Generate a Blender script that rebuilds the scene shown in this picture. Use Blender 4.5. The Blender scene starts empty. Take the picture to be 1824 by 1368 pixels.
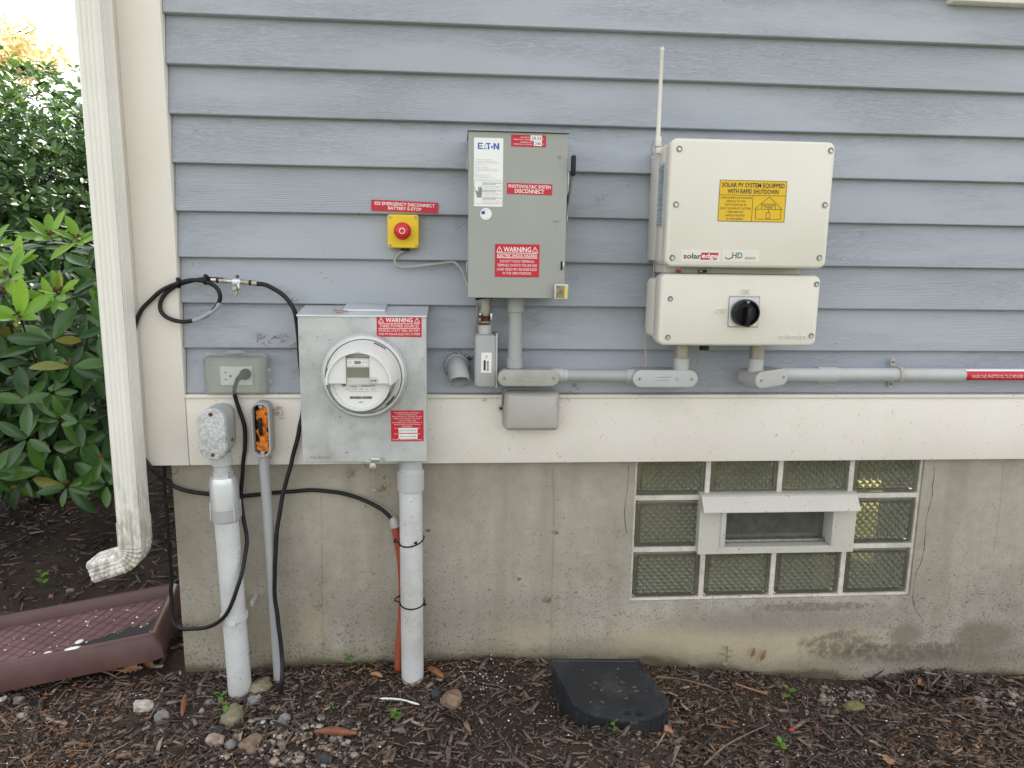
import bpy, bmesh, math, random
import numpy as np
from mathutils import Vector, Matrix, noise as mnoise

random.seed(7)
SC = bpy.context.scene
COL = SC.collection

# ------------------------------------------------------------------ camera
CAM_Y, CAM_Z, FPX = -1.7202, 1.0176, 1300.0
YAW, PITCH, ROLL = 0.07908, 0.17174, 0.01446
fw = Vector((math.sin(YAW)*math.cos(PITCH), math.cos(YAW)*math.cos(PITCH), -math.sin(PITCH)))
rt = Vector((math.cos(YAW), -math.sin(YAW), 0)); up = rt.cross(fw)
c_, s_ = math.cos(ROLL), math.sin(ROLL)
RT, UP = c_*rt + s_*up, -s_*rt + c_*up
cam_d = bpy.data.cameras.new('camera'); cam = bpy.data.objects.new('camera', cam_d); COL.objects.link(cam)
cam.matrix_world = Matrix(((RT.x, UP.x, -fw.x, 0), (RT.y, UP.y, -fw.y, CAM_Y), (RT.z, UP.z, -fw.z, CAM_Z), (0, 0, 0, 1)))
cam_d.sensor_fit = 'HORIZONTAL'; cam_d.sensor_width = 36.0; cam_d.lens = 36.0*FPX/1824.0
cam_d.clip_start = 0.02; cam_d.clip_end = 2000
SC.camera = cam

# ------------------------------------------------------------------ light
SUN_EL, SUN_AZ = math.radians(48), math.radians(24)      # azimuth measured from +Y towards +X
world = bpy.data.worlds.new('World'); SC.world = world; world.use_nodes = True
wn = world.node_tree; wn.nodes.clear()
wo = wn.nodes.new('ShaderNodeOutputWorld'); wb = wn.nodes.new('ShaderNodeBackground')
sky = wn.nodes.new('ShaderNodeTexSky'); sky.sky_type = 'NISHITA'; sky.sun_disc = False
sky.sun_elevation = SUN_EL; sky.sun_rotation = SUN_AZ; sky.dust_density = 2.5; sky.air_density = 1.0
hs = wn.nodes.new('ShaderNodeHueSaturation'); hs.inputs['Saturation'].default_value = 0.14
wn.links.new(sky.outputs[0], hs.inputs['Color']); wn.links.new(hs.outputs[0], wb.inputs[0])
wb.inputs[1].default_value = 0.15
wn.links.new(wb.outputs[0], wo.inputs[0])
sun_d = bpy.data.lights.new('sun', 'SUN'); sun = bpy.data.objects.new('sun', sun_d); COL.objects.link(sun)
sun_d.energy = 2.4; sun_d.angle = math.radians(0.6); sun_d.color = (1.0, 0.95, 0.86)
sdir = Vector((math.sin(SUN_AZ)*math.cos(SUN_EL), math.cos(SUN_AZ)*math.cos(SUN_EL), math.sin(SUN_EL)))
sun.rotation_euler = sdir.to_track_quat('Z', 'Y').to_euler(); sun.location = sdir*20
SC.view_settings.view_transform = 'Standard'; SC.view_settings.look = 'None'
SC.view_settings.exposure = 1.76; SC.view_settings.gamma = 1.0; SC.view_settings.use_curve_mapping = False
SC.render.engine = 'CYCLES'
SC.cycles.use_denoising = True; SC.cycles.max_bounces = 8; SC.cycles.transmission_bounces = 8
SC.cycles.transparent_max_bounces = 12; SC.cycles.sample_clamp_indirect = 4.0; SC.cycles.caustics_reflective = False
try: SC.cycles.denoising_prefilter = 'ACCURATE'
except Exception: pass

# ------------------------------------------------------------------ photograph measurements -> metres
def ray(px, py): return fw + RT*((px-912)/FPX) - UP*((py-684)/FPX)
def W(px, py, out=0.0):
    """point on the plane `out` metres in front of the foundation face"""
    d = ray(px, py); t = (-out-CAM_Y)/d.y
    return Vector((d.x*t, -out, CAM_Z+d.z*t))
def WZ(px, py, z=0.0):
    d = ray(px, py); t = (z-CAM_Z)/d.z
    return Vector((d.x*t, CAM_Y+d.y*t, z))
def R(px0, py0, px1, py1, out):
    my, mx = (py0+py1)/2, (px0+px1)/2
    return W(px0, my, out).x, W(px1, my, out).x, W(mx, py1, out).z, W(mx, py0, out).z
def PX(out): return (-CAM_Y-out)/FPX     # metres per photograph pixel near the wall

# ------------------------------------------------------------------ materials
MATS = {}
def nodes_of(name):
    m = bpy.data.materials.new(name); m.use_nodes = True; MATS[name] = m
    nt = m.node_tree; return m, nt, nt.nodes['Principled BSDF'], nt.nodes['Material Output']
def nd(nt, t, **kw):
    n = nt.nodes.new(t)
    for k, v in kw.items():
        if k in n.inputs: n.inputs[k].default_value = v
        else: setattr(n, k, v)
    return n
def ramp(nt, fac, stops, interp='LINEAR'):
    n = nt.nodes.new('ShaderNodeValToRGB'); cr = n.color_ramp; cr.interpolation = interp
    while len(cr.elements) < len(stops): cr.elements.new(0.5)
    for e, (p, c) in zip(cr.elements, stops):
        e.position = p; e.color = (c if len(c) == 4 else (*c, 1)) if not isinstance(c, (int, float)) else (c, c, c, 1)
    nt.links.new(fac, n.inputs[0]); return n.outputs[0]
def mixc(nt, fac, a, b, mode='MIX'):
    n = nt.nodes.new('ShaderNodeMix'); n.data_type = 'RGBA'; n.blend_type = mode; n.clamp_factor = True
    for s, v in ((n.inputs[0], fac), (n.inputs[6], a), (n.inputs[7], b)):
        if hasattr(v, 'is_linked'): nt.links.new(v, s)
        else: s.default_value = v if not isinstance(v, tuple) or len(v) == 4 else (*v, 1)
    return n.outputs[2]
def mth(nt, op, a, b=0.0, clamp=False):
    n = nt.nodes.new('ShaderNodeMath'); n.operation = op; n.use_clamp = clamp
    for s, v in ((n.inputs[0], a), (n.inputs[1], b)):
        if hasattr(v, 'is_linked'): nt.links.new(v, s)
        else: s.default_value = v
    return n.outputs[0]
def coords(nt, scale=(1, 1, 1), kind='Object', rnd=False):
    tc = nt.nodes.new('ShaderNodeTexCoord') if kind != 'Position' else nt.nodes.new('ShaderNodeNewGeometry')
    v = tc.outputs[kind]
    if rnd:
        oi = nt.nodes.new('ShaderNodeObjectInfo'); k = mth(nt, 'MULTIPLY', oi.outputs['Random'], 37.0)
        va = nt.nodes.new('ShaderNodeVectorMath'); va.operation = 'ADD'
        nt.links.new(v, va.inputs[0]); nt.links.new(k, va.inputs[1]); v = va.outputs[0]
    vm = nt.nodes.new('ShaderNodeVectorMath'); vm.operation = 'MULTIPLY'; vm.inputs[1].default_value = scale
    nt.links.new(v, vm.inputs[0]); return vm.outputs[0]
def noise(nt, vec, scale, detail=4, rough=0.55, dist=0.0):
    n = nd(nt, 'ShaderNodeTexNoise', Scale=scale, Detail=detail, Roughness=rough, Distortion=dist)
    nt.links.new(vec, n.inputs['Vector']); return n.outputs[0]
def vor(nt, vec, scale, feature='F1', out='Distance', rnd=1.0):
    n = nt.nodes.new('ShaderNodeTexVoronoi'); n.feature = feature; n.inputs['Scale'].default_value = scale
    n.inputs['Randomness'].default_value = rnd
    nt.links.new(vec, n.inputs['Vector']); return n.outputs[out], n
def bump(nt, bsdf, h, strength, dist):
    b = nd(nt, 'ShaderNodeBump', Strength=strength, Distance=dist); nt.links.new(h, b.inputs['Height'])
    nt.links.new(b.outputs[0], bsdf.inputs['Normal'])
def setp(b, **kw):
    names = dict(col='Base Color', rough='Roughness', metal='Metallic', spec='Specular IOR Level', trans='Transmission Weight', coat='Coat Weight', ior='IOR', alpha='Alpha', sheen='Sheen Weight')
    for k, v in kw.items(): b.inputs[names[k]].default_value = (*v, 1) if k == 'col' else v
def speck(nt, vec, scale, thr, mask=None, stretch=0.0):
    """irregular small specks; thr is roughly how much of the surface they take"""
    n = noise(nt, vec, scale, 2.5, 0.6, 0.6); n2 = noise(nt, vec, scale*0.17, 3)
    t = 0.70-0.22*thr
    e = mth(nt, 'ADD', n, mth(nt, 'MULTIPLY', mth(nt, 'SUBTRACT', n2, 0.5), 0.25))
    if mask is not None: e = mth(nt, 'ADD', e, mth(nt, 'MULTIPLY', mth(nt, 'SUBTRACT', mask, 1.0), 0.16))
    return ramp(nt, e, [(t, 0.0), (t+0.025, 1.0)])

def simple(name, col, rough=0.5, metal=0.0, var=0.12, vscale=14, bs=0.0, bscale=200, dirt=0.0, dscale=6, spec=0.5, speckle=0.0, dirtcol=(0.16, 0.13, 0.09), coat=0.0, drip=False):
    m, nt, b, _ = nodes_of(name); v = coords(nt, rnd=True)
    n = noise(nt, v, vscale, 5)
    lo = tuple(max(0, c*(1-var)) for c in col); hi = tuple(min(1, c*(1+var)) for c in col)
    cc = ramp(nt, n, [(0.3, lo), (0.7, hi)])
    if dirt:
        d = noise(nt, coords(nt, (1, 1, 0.10), rnd=True) if drip else v, dscale*(5 if drip else 1), 7, 0.68); dm = ramp(nt, d, [(0.43, 0.0), (0.66, dirt)] if drip else [(0.5, 0.0), (0.75, dirt)])
        cc = mixc(nt, dm, cc, dirtcol)
    if speckle:
        sp = speck(nt, v, 190, speckle); cc = mixc(nt, mth(nt, 'MULTIPLY', sp, 0.75), cc, (0.07, 0.055, 0.04))
    nt.links.new(cc, b.inputs['Base Color'])
    rr = ramp(nt, n, [(0.2, max(0.03, rough-0.07)), (0.8, min(1, rough+0.09))]); nt.links.new(rr, b.inputs['Roughness'])
    setp(b, metal=metal, spec=spec, coat=coat)
    if bs: bump(nt, b, noise(nt, v, bscale, 3), bs, 0.002)
    return m

# painted cedar clapboards: raised grain and crazed paint
m, nt, b, _ = nodes_of('siding_paint')
v = coords(nt, (1, 1, 1), rnd=True)
g = coords(nt, (5.0, 30, 60), rnd=True)
gr = noise(nt, g, 2.2, 6, 0.62, 0.9)
g2 = coords(nt, (22.0, 60, 150), rnd=True); gr2 = noise(nt, g2, 2.0, 5, 0.65, 1.6)
g3 = coords(nt, (0.55, 3, 9), rnd=True)
wv = nd(nt, 'ShaderNodeTexWave', Scale=9.0, Distortion=7.0, Detail=3.0); wv.inputs['Detail Scale'].default_value = 0.7
wv.bands_direction = 'Z'; nt.links.new(g3, wv.inputs['Vector'])
big = noise(nt, coords(nt, (1.2, 1, 6), rnd=True), 1.7, 3)
mask_g = ramp(nt, big, [(0.42, 0.15), (0.62, 1.0)])
mask_w = ramp(nt, noise(nt, coords(nt, (0.6, 1, 1), rnd=True), 1.3, 2), [(0.50, 0.0), (0.62, 1.0)])
h = mth(nt, 'ADD', mth(nt, 'MULTIPLY', mth(nt, 'ADD', mth(nt, 'MULTIPLY', ramp(nt, gr2, [(0.35, 0.0), (0.55, 1.0)]), 0.55), mth(nt, 'MULTIPLY', gr, 0.7)), mask_g), mth(nt, 'MULTIPLY', mth(nt, 'MULTIPLY', wv.outputs[1], mask_w), 0.45))
cc = ramp(nt, noise(nt, v, 2.5, 4), [(0.3, (0.343, 0.370, 0.416)), (0.7, (0.388, 0.417, 0.462))])
cc = mixc(nt, ramp(nt, noise(nt, coords(nt, (1.5, 1, 10), rnd=True), 3.0, 6, 0.7), [(0.55, 0.0), (0.8, 0.22)]), cc, (0.31, 0.32, 0.345))
cc = mixc(nt, mth(nt, 'MULTIPLY', mth(nt, 'MULTIPLY', ramp(nt, gr2, [(0.36, 1.0), (0.46, 0.0)]), mask_g), 0.10), cc, (0.22, 0.23, 0.26))
cc = mixc(nt, mth(nt, 'MULTIPLY', ramp(nt, gr, [(0.55, 0.0), (0.70, 1.0)]), 0.06), cc, (0.50, 0.53, 0.58))
oi_ = nt.nodes.new('ShaderNodeObjectInfo'); hv = nt.nodes.new('ShaderNodeHueSaturation'); nt.links.new(cc, hv.inputs['Color'])
nt.links.new(mth(nt, 'ADD', mth(nt, 'MULTIPLY', oi_.outputs['Random'], 0.07), 0.965), hv.inputs['Value']); cc = hv.outputs[0]
nt.links.new(cc, b.inputs['Base Color']); setp(b, rough=0.46, spec=0.4)
bump(nt, b, h, 0.70, 0.0020)

# cream trim paint, grime freckles
for _tn, _amt in (('trim_paint', 0.10), ('trim_clean', 0.0)):
  m, nt, b, _ = nodes_of(_tn)
  v = coords(nt)
  cc = ramp(nt, noise(nt, v, 2.2, 5), [(0.3, (0.755, 0.705, 0.63)), (0.7, (0.81, 0.765, 0.695))])
  dz = ramp(nt, noise(nt, v, 5, 6, 0.7), [(0.5, 0.0), (0.78, 0.30)])
  cc = mixc(nt, dz, cc, (0.56, 0.53, 0.42))
  if _amt: cc = mixc(nt, mth(nt, 'MULTIPLY', speck(nt, v, 170, _amt), 0.6), cc, (0.20, 0.15, 0.10))
  nt.links.new(cc, b.inputs['Base Color']); setp(b, rough=0.5)
  bump(nt, b, noise(nt, coords(nt, (4, 4, 40)), 4, 5), 0.10, 0.002)

# concrete foundation: formwork tone, splash freckles, algae at the foot, stains
m, nt, b, _ = nodes_of('concrete')
v = coords(nt, kind='Position')
sep = nt.nodes.new('ShaderNodeSeparateXYZ'); nt.links.new(v, sep.inputs[0]); X, Z = sep.outputs[0], sep.outputs[2]
n1 = noise(nt, v, 3.2, 7, 0.6); n2 = noise(nt, v, 30, 5, 0.6)
cc = ramp(nt, n1, [(0.30, (0.290, 0.264, 0.212)), (0.5, (0.390, 0.360, 0.298)), (0.70, (0.455, 0.422, 0.352))])
cc = mixc(nt, mth(nt, 'MULTIPLY', ramp(nt, n2, [(0.35, 1.0), (0.6, 0.0)]), 0.22), cc, (0.22, 0.195, 0.15))
vst = noise(nt, coords(nt, (9, 1, 0.8), kind='Position'), 1.6, 5, 0.6)
cc = mixc(nt, ramp(nt, vst, [(0.46, 0.0), (0.70, 0.42)]), cc, (0.245, 0.222, 0.165))
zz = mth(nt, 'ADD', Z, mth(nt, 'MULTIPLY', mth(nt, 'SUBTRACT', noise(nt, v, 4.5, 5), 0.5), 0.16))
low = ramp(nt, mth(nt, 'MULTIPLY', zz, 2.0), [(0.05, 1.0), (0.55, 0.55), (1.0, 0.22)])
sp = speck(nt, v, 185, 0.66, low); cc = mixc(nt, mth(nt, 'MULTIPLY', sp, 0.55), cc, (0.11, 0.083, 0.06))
sp2 = speck(nt, v, 95, 0.34, low); cc = mixc(nt, mth(nt, 'MULTIPLY', sp2, 0.6), cc, (0.10, 0.07, 0.05))
def blob(cx, cz, rx, rz, soft=0.35, wob=0.5, wsc=12):
    dx = mth(nt, 'MULTIPLY', mth(nt, 'SUBTRACT', X, cx), 1.0/rx); dzz = mth(nt, 'MULTIPLY', mth(nt, 'SUBTRACT', Z, cz), 1.0/rz)
    d = mth(nt, 'SQRT', mth(nt, 'ADD', mth(nt, 'POWER', mth(nt, 'ABSOLUTE', dx), 2.0), mth(nt, 'POWER', mth(nt, 'ABSOLUTE', dzz), 2.0)))
    d = mth(nt, 'ADD', d, mth(nt, 'MULTIPLY', mth(nt, 'SUBTRACT', noise(nt, v, wsc, 7, 0.7), 0.5), wob*2))
    return ramp(nt, mth(nt, 'MULTIPLY', d, 0.5), [(0.5-soft*0.5, 1.0), (0.5+soft*0.5, 0.0)])
flake = ramp(nt, noise(nt, v, 55, 6, 0.72), [(0.44, 0.0), (0.52, 1.0)])
for (cx, cz, rx, rz, col, amt, soft, wob, ws) in [
        (0.55, 0.035, 0.20, 0.05, (0.47, 0.40, 0.27), 0.75, 0.5, 0.5, 9), (0.88, 0.01, 0.24, 0.055, (0.47, 0.40, 0.27), 0.75, 0.5, 0.5, 9),
        (0.20, 0.06, 0.09, 0.05, (0.45, 0.39, 0.27), 0.6, 0.6, 0.4, 9), (-0.35, 0.10, 0.035, 0.04, (0.50, 0.42, 0.28), 0.5, 0.6, 0.3, 9),
        (1.20, -0.012, 0.20, 0.026, (0.125, 0.108, 0.075), 0.75, 0.20, 0.9, 22), (1.02, 0.015, 0.10, 0.035, (0.125, 0.10, 0.07), 0.7, 0.20, 1.1, 30), (1.30, -0.03, 0.35, 0.030, (0.15, 0.135, 0.10), 0.6, 0.6, 0.6, 10),
        (1.20, 0.040, 0.045, 0.030, (0.19, 0.175, 0.13), 0.75, 0.3, 0.4, 14), (1.42, 0.03, 0.09, 0.04, (0.18, 0.165, 0.12), 0.75, 0.3, 0.4, 14),
        (0.95, 0.125, 0.16, 0.012, (0.16, 0.12, 0.10), 0.7, 0.2, 0.9, 28), (0.85, 0.09, 0.3, 0.035, (0.24, 0.21, 0.18), 0.55, 0.5, 0.6, 14),
        (-0.50, 0.10, 0.14, 0.06, (0.27, 0.24, 0.16), 0.5, 0.5, 0.6, 9), (0.0, 0.12, 0.25, 0.06, (0.25, 0.21, 0.17), 0.4, 0.7, 0.6, 9)]:
    bb_ = blob(cx, cz, rx, rz, soft, wob, ws)
    if soft <= 0.2: bb_ = mth(nt, 'MULTIPLY', bb_, ramp(nt, flake, [(0.0, 0.30), (1.0, 1.0)]))
    cc = mixc(nt, mth(nt, 'MULTIPLY', bb_, amt), cc, col)
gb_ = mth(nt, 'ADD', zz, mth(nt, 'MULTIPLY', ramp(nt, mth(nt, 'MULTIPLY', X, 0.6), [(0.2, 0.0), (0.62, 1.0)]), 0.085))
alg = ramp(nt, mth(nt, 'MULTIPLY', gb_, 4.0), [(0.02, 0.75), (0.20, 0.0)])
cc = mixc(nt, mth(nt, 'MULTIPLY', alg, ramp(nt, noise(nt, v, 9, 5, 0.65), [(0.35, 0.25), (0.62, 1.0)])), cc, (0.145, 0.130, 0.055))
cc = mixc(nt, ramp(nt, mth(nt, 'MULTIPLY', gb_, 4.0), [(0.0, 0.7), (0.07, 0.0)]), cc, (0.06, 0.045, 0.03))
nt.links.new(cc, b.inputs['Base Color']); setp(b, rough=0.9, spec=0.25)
bump(nt, b, mth(nt, 'SUBTRACT', mth(nt, 'ADD', mth(nt, 'MULTIPLY', n2, 0.6), noise(nt, v, 160, 3)), mth(nt, 'MULTIPLY', sp2, 0.8)), 0.5, 0.0018)

simple('mortar', (0.64, 0.595, 0.53), 0.9, var=0.15, vscale=40, bs=0.3, speckle=0.25, dirt=0.4, dscale=12)
simple('vent_paint', (0.55, 0.535, 0.475), 0.5, var=0.06, speckle=0.12, dirt=0.4, dscale=14, dirtcol=(0.40, 0.37, 0.29))
simple('galvanized', (0.485, 0.497, 0.490), 0.42, metal=0.12, var=0.15, vscale=13, bs=0.05, dirt=1.0, dscale=11, dirtcol=(0.33, 0.32, 0.275), speckle=0.05)
simple('galvanized_bright', (0.66, 0.68, 0.70), 0.34, metal=0.6, var=0.08, vscale=12, dirt=0.3, dscale=18, dirtcol=(0.45, 0.46, 0.46))
simple('zinc_cover', (0.52, 0.525, 0.52), 0.55, metal=0.15, var=0.30, vscale=150, dirt=0.9, dscale=60, dirtcol=(0.22, 0.22, 0.21), bs=0.3, bscale=200)
simple('enclosure_gray', (0.325, 0.335, 0.305), 0.42, var=0.05, vscale=7, bs=0.04, bscale=600, dirt=0.22, dscale=5, dirtcol=(0.36, 0.34, 0.27))
simple('pvc_gray', (0.375, 0.378, 0.378), 0.45, var=0.07, vscale=9, dirt=0.25, dscale=14, dirtcol=(0.30, 0.27, 0.23))
simple('pvc_cover', (0.375, 0.375, 0.335), 0.5, var=0.07, vscale=30, bs=0.08, bscale=260, dirt=0.3, dscale=16)
simple('pvc_lightgray', (0.485, 0.49, 0.49), 0.45, var=0.06, vscale=9, dirt=0.25, dscale=14, dirtcol=(0.38, 0.34, 0.28))
simple('pvc_weathered', (0.58, 0.585, 0.58), 0.55, var=0.10, vscale=8, dirt=0.55, dscale=9, dirtcol=(0.33, 0.29, 0.23), speckle=0.12)
simple('bell_box', (0.43, 0.405, 0.375), 0.36, var=0.05, vscale=10, dirt=0.15, dscale=14)
simple('inverter_white', (0.715, 0.685, 0.605), 0.38, var=0.025, vscale=5, bs=0.025, bscale=900, dirt=0.10, dscale=3, dirtcol=(0.56, 0.52, 0.42), drip=True)
simple('heatsink_gray', (0.62, 0.61, 0.57), 0.45, var=0.05)
simple('white_plastic', (0.74, 0.74, 0.71), 0.35, var=0.03, vscale=8, dirt=0.18, dscale=10, dirtcol=(0.50, 0.48, 0.42))
simple('meter_gray', (0.60, 0.59, 0.565), 0.4, var=0.05)
simple('downspout_paint', (0.78, 0.755, 0.69), 0.42, var=0.05, vscale=7)
simple('black_rubber', (0.008, 0.008, 0.009), 0.48, spec=0.35, var=0.2, vscale=40, dirt=0.15, dscale=60, dirtcol=(0.12, 0.11, 0.10))
simple('black_plastic', (0.007, 0.007, 0.008), 0.38, var=0.2, spec=0.3)
simple('gray_cable', (0.36, 0.35, 0.32), 0.5)
simple('steel', (0.55, 0.55, 0.53), 0.32, metal=0.9, var=0.15, vscale=60)
simple('screw_steel', (0.30, 0.29, 0.26), 0.4, metal=0.7, var=0.3, vscale=150)
simple('rust', (0.12, 0.045, 0.022), 0.85, var=0.4, vscale=120, bs=0.4, bscale=400)
simple('brass_aged', (0.42, 0.37, 0.30), 0.45, metal=0.6, var=0.25, vscale=120, dirt=0.5, dscale=90)
simple('orange_conduit', (0.34, 0.065, 0.032), 0.5, var=0.12, dirt=0.3, dscale=14)
simple('safety_yellow', (0.80, 0.56, 0.006), 0.42, var=0.03, vscale=9)
simple('button_red', (0.58, 0.015, 0.018), 0.38, var=0.05)
simple('label_red', (0.52, 0.006, 0.025), 0.45, var=0.03)
simple('label_yellow', (0.72, 0.45, 0.006), 0.45, var=0.03)
simple('label_white', (0.82, 0.81, 0.79), 0.4, var=0.02)
simple('print_white', (0.85, 0.80, 0.78), 0.5, var=0.02)
simple('print_black', (0.02, 0.018, 0.015), 0.5, var=0.05)
simple('print_gray', (0.22, 0.22, 0.22), 0.5, var=0.05)
simple('print_blue', (0.012, 0.10, 0.42), 0.45, var=0.04)
simple('print_navy', (0.045, 0.05, 0.25), 0.45, var=0.04)
simple('print_teal', (0.01, 0.17, 0.18), 0.45, var=0.04)
simple('print_maroon', (0.50, 0.012, 0.05), 0.45, var=0.04)
simple('label_blue', (0.42, 0.48, 0.57), 0.4, var=0.05)
simple('spray_foam', (0.68, 0.19, 0.012), 0.6, var=0.3, vscale=60, bs=0.6, bscale=120)
simple('dark_recess', (0.012, 0.011, 0.010), 0.9, var=0.2)
simple('lcd', (0.20, 0.215, 0.155), 0.25, var=0.05)
simple('barcode_film', (0.30, 0.27, 0.20), 0.22, metal=0.75, var=0.45, vscale=60)
simple('tape_amber', (0.35, 0.15, 0.02), 0.4)
simple('copper_wire', (0.60, 0.38, 0.27), 0.4)
simple('nail', (0.05, 0.04, 0.035), 0.8)
simple('spider_dirt', (0.22, 0.18, 0.135), 0.95, var=0.4, vscale=80)
simple('cedar_wood', (0.33, 0.19, 0.11), 0.75, var=0.25, vscale=20)
simple('basement_paint', (0.50, 0.48, 0.38), 0.9)
simple('outlet_gray', (0.40, 0.40, 0.385), 0.5)
simple('nipple_gray', (0.36, 0.34, 0.29), 0.4, metal=0.25, var=0.2, vscale=50)
simple('gasket_dark', (0.06, 0.06, 0.06), 0.7)
simple('maroon_plastic', (0.092, 0.042, 0.036), 0.40, var=0.14, vscale=9, dirt=0.25, dscale=14, dirtcol=(0.17, 0.12, 0.10), bs=0.08, bscale=300)
simple('maroon_wet_sheen', (0.20, 0.115, 0.12), 0.20, var=0.15, vscale=9, spec=0.7)  # wet floor, with sky sheen lifted into its base colour
simple('black_grime', (0.012, 0.012, 0.010), 0.6, var=0.4, vscale=90, bs=0.5, bscale=150)
simple('station_black', (0.018, 0.020, 0.024), 0.50, var=0.3, vscale=10, dirt=0.65, dscale=10, dirtcol=(0.075, 0.073, 0.068), bs=0.2, bscale=350, speckle=0.12)
simple('paint_chip', (0.80, 0.79, 0.75), 0.6, var=0.03)
simple('dead_leaf', (0.27, 0.125, 0.055), 0.7, var=0.35, vscale=40)
simple('dead_leaf_tan', (0.38, 0.19, 0.10), 0.7, var=0.25, vscale=40)
simple('bark_orange', (0.21, 0.075, 0.035), 0.6, var=0.3, vscale=60)
simple('twig', (0.20, 0.145, 0.10), 0.8, var=0.3, vscale=40)
simple('branch_bark', (0.045, 0.032, 0.025), 0.9, var=0.3, vscale=30)
simple('stem_green', (0.10, 0.17, 0.035), 0.6)
simple('pink_plastic', (0.65, 0.04, 0.07), 0.5)
# weathered downspout foot: algae and soot freckles that get denser downwards
m = MATS['downspout_paint']; nt = m.node_tree; b = nt.nodes['Principled BSDF']
v = coords(nt, kind='Position'); sep = nt.nodes.new('ShaderNodeSeparateXYZ'); nt.links.new(v, sep.inputs[0])
src = b.inputs['Base Color'].links[0].from_socket
zr = ramp(nt, sep.outputs[2], [(0.22, 1.0), (0.36, 0.60), (0.58, 0.0)])
vs = coords(nt, (1, 1, 0.35), kind='Position')
d1 = mth(nt, 'MULTIPLY', ramp(nt, noise(nt, vs, 60, 7, 0.7), [(0.43, 0.0), (0.56, 1.0)]), zr)
cc = mixc(nt, mth(nt, 'MULTIPLY', d1, 0.85), src, (0.10, 0.085, 0.055))
d2 = mth(nt, 'MULTIPLY', ramp(nt, noise(nt, v, 14, 5), [(0.45, 0.0), (0.7, 0.6)]), ramp(nt, sep.outputs[2], [(0.3, 0.55), (0.75, 0.0)]))
cc = mixc(nt, d2, cc, (0.42, 0.44, 0.22)); nt.links.new(cc, b.inputs['Base Color'])

# glass
m, nt, b, out = nodes_of('block_glass')
setp(b, col=(0.70, 0.74, 0.60), rough=0.025, ior=1.5, trans=0.87)
cc = ramp(nt, noise(nt, coords(nt, rnd=True), 9, 3), [(0.3, (0.62, 0.64, 0.46)), (0.7, (0.76, 0.76, 0.58))]); nt.links.new(cc, b.inputs['Base Color'])
def thin_glass(name, tint, milky, rough=0.04, mcol=(0.75, 0.75, 0.72)):
    m, nt, b, out = nodes_of(name); nt.nodes.remove(b)
    tr = nt.nodes.new('ShaderNodeBsdfTransparent'); tr.inputs[0].default_value = (*tint, 1)
    gl = nt.nodes.new('ShaderNodeBsdfGlossy'); gl.inputs['Roughness'].default_value = rough
    df = nt.nodes.new('ShaderNodeBsdfDiffuse'); df.inputs[0].default_value = (*mcol, 1)
    n = noise(nt, coords(nt), 45, 5, 0.6); m1 = nt.nodes.new('ShaderNodeMixShader')
    nt.links.new(ramp(nt, n, [(0.3, milky*0.7), (0.7, milky*1.3)]), m1.inputs[0]); nt.links.new(tr.outputs[0], m1.inputs[1]); nt.links.new(df.outputs[0], m1.inputs[2])
    lw = nt.nodes.new('ShaderNodeLayerWeight'); lw.inputs[0].default_value = 0.5; m2 = nt.nodes.new('ShaderNodeMixShader')
    nt.links.new(mth(nt, 'ADD', mth(nt, 'MULTIPLY', mth(nt, 'POWER', lw.outputs['Facing'], 4.0), 0.7), 0.04), m2.inputs[0]); nt.links.new(m1.outputs[0], m2.inputs[1]); nt.links.new(gl.outputs[0], m2.inputs[2]); nt.links.new(m2.outputs[0], out.inputs[0])
thin_glass('clear_plastic', (0.95, 0.95, 0.94), 0.06, 0.06, (0.80, 0.80, 0.79)); thin_glass('meter_glass', (0.95, 0.96, 0.95), 0.03); thin_glass('window_glass', (0.60, 0.64, 0.58), 0.30, 0.10, (0.27, 0.28, 0.24))
thin_glass('glint_tint_glass', (0.95, 0.90, 0.55), 0.05)  # amber tint added to turn the glass-block glints yellow

# ground
m, nt, b, _ = nodes_of('soil')
v = coords(nt, kind='Position'); n1 = noise(nt, v, 6, 8, 0.65); n2 = noise(nt, v, 70, 5, 0.7)
cc = ramp(nt, n1, [(0.3, (0.030, 0.022, 0.017)), (0.6, (0.066, 0.049, 0.037)), (0.8, (0.105, 0.080, 0.060))])
cc = mixc(nt, ramp(nt, n2, [(0.55, 0.0), (0.75, 0.7)]), cc, (0.095, 0.07, 0.052))
nt.links.new(cc, b.inputs['Base Color']); setp(b, rough=0.95, spec=0.2)
bump(nt, b, mth(nt, 'ADD', mth(nt, 'MULTIPLY', n2, 1.0), noise(nt, v, 220, 3)), 0.8, 0.006)

def island_mat(name, stops, rough=0.8, transl=None, spec=0.3, bs=0.0):
    m, nt, b, out = nodes_of(name); g = nt.nodes.new('ShaderNodeNewGeometry')
    cc = ramp(nt, g.outputs['Random Per Island'], stops)
    n = noise(nt, coords(nt), 120, 3); cc = mixc(nt, ramp(nt, n, [(0.35, 0.45), (0.65, 0.0)]), cc, (0.02, 0.015, 0.012))
    nt.links.new(cc, b.inputs['Base Color']); setp(b, rough=rough, spec=spec)
    if bs: bump(nt, b, n, bs, 0.002)
    return m
island_mat('mulch', [(0.0, (0.042, 0.029, 0.021)), (0.3, (0.105, 0.077, 0.060)), (0.55, (0.170, 0.130, 0.106)), (0.78, (0.245, 0.198, 0.168)), (0.9, (0.25, 0.145, 0.095)), (1.0, (0.44, 0.35, 0.27))], 0.78, bs=0.5)
island_mat('needles', [(0.0, (0.17, 0.075, 0.03)), (0.4, (0.34, 0.16, 0.065)), (0.75, (0.46, 0.23, 0.11)), (1.0, (0.55, 0.36, 0.20))], 0.7)
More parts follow.
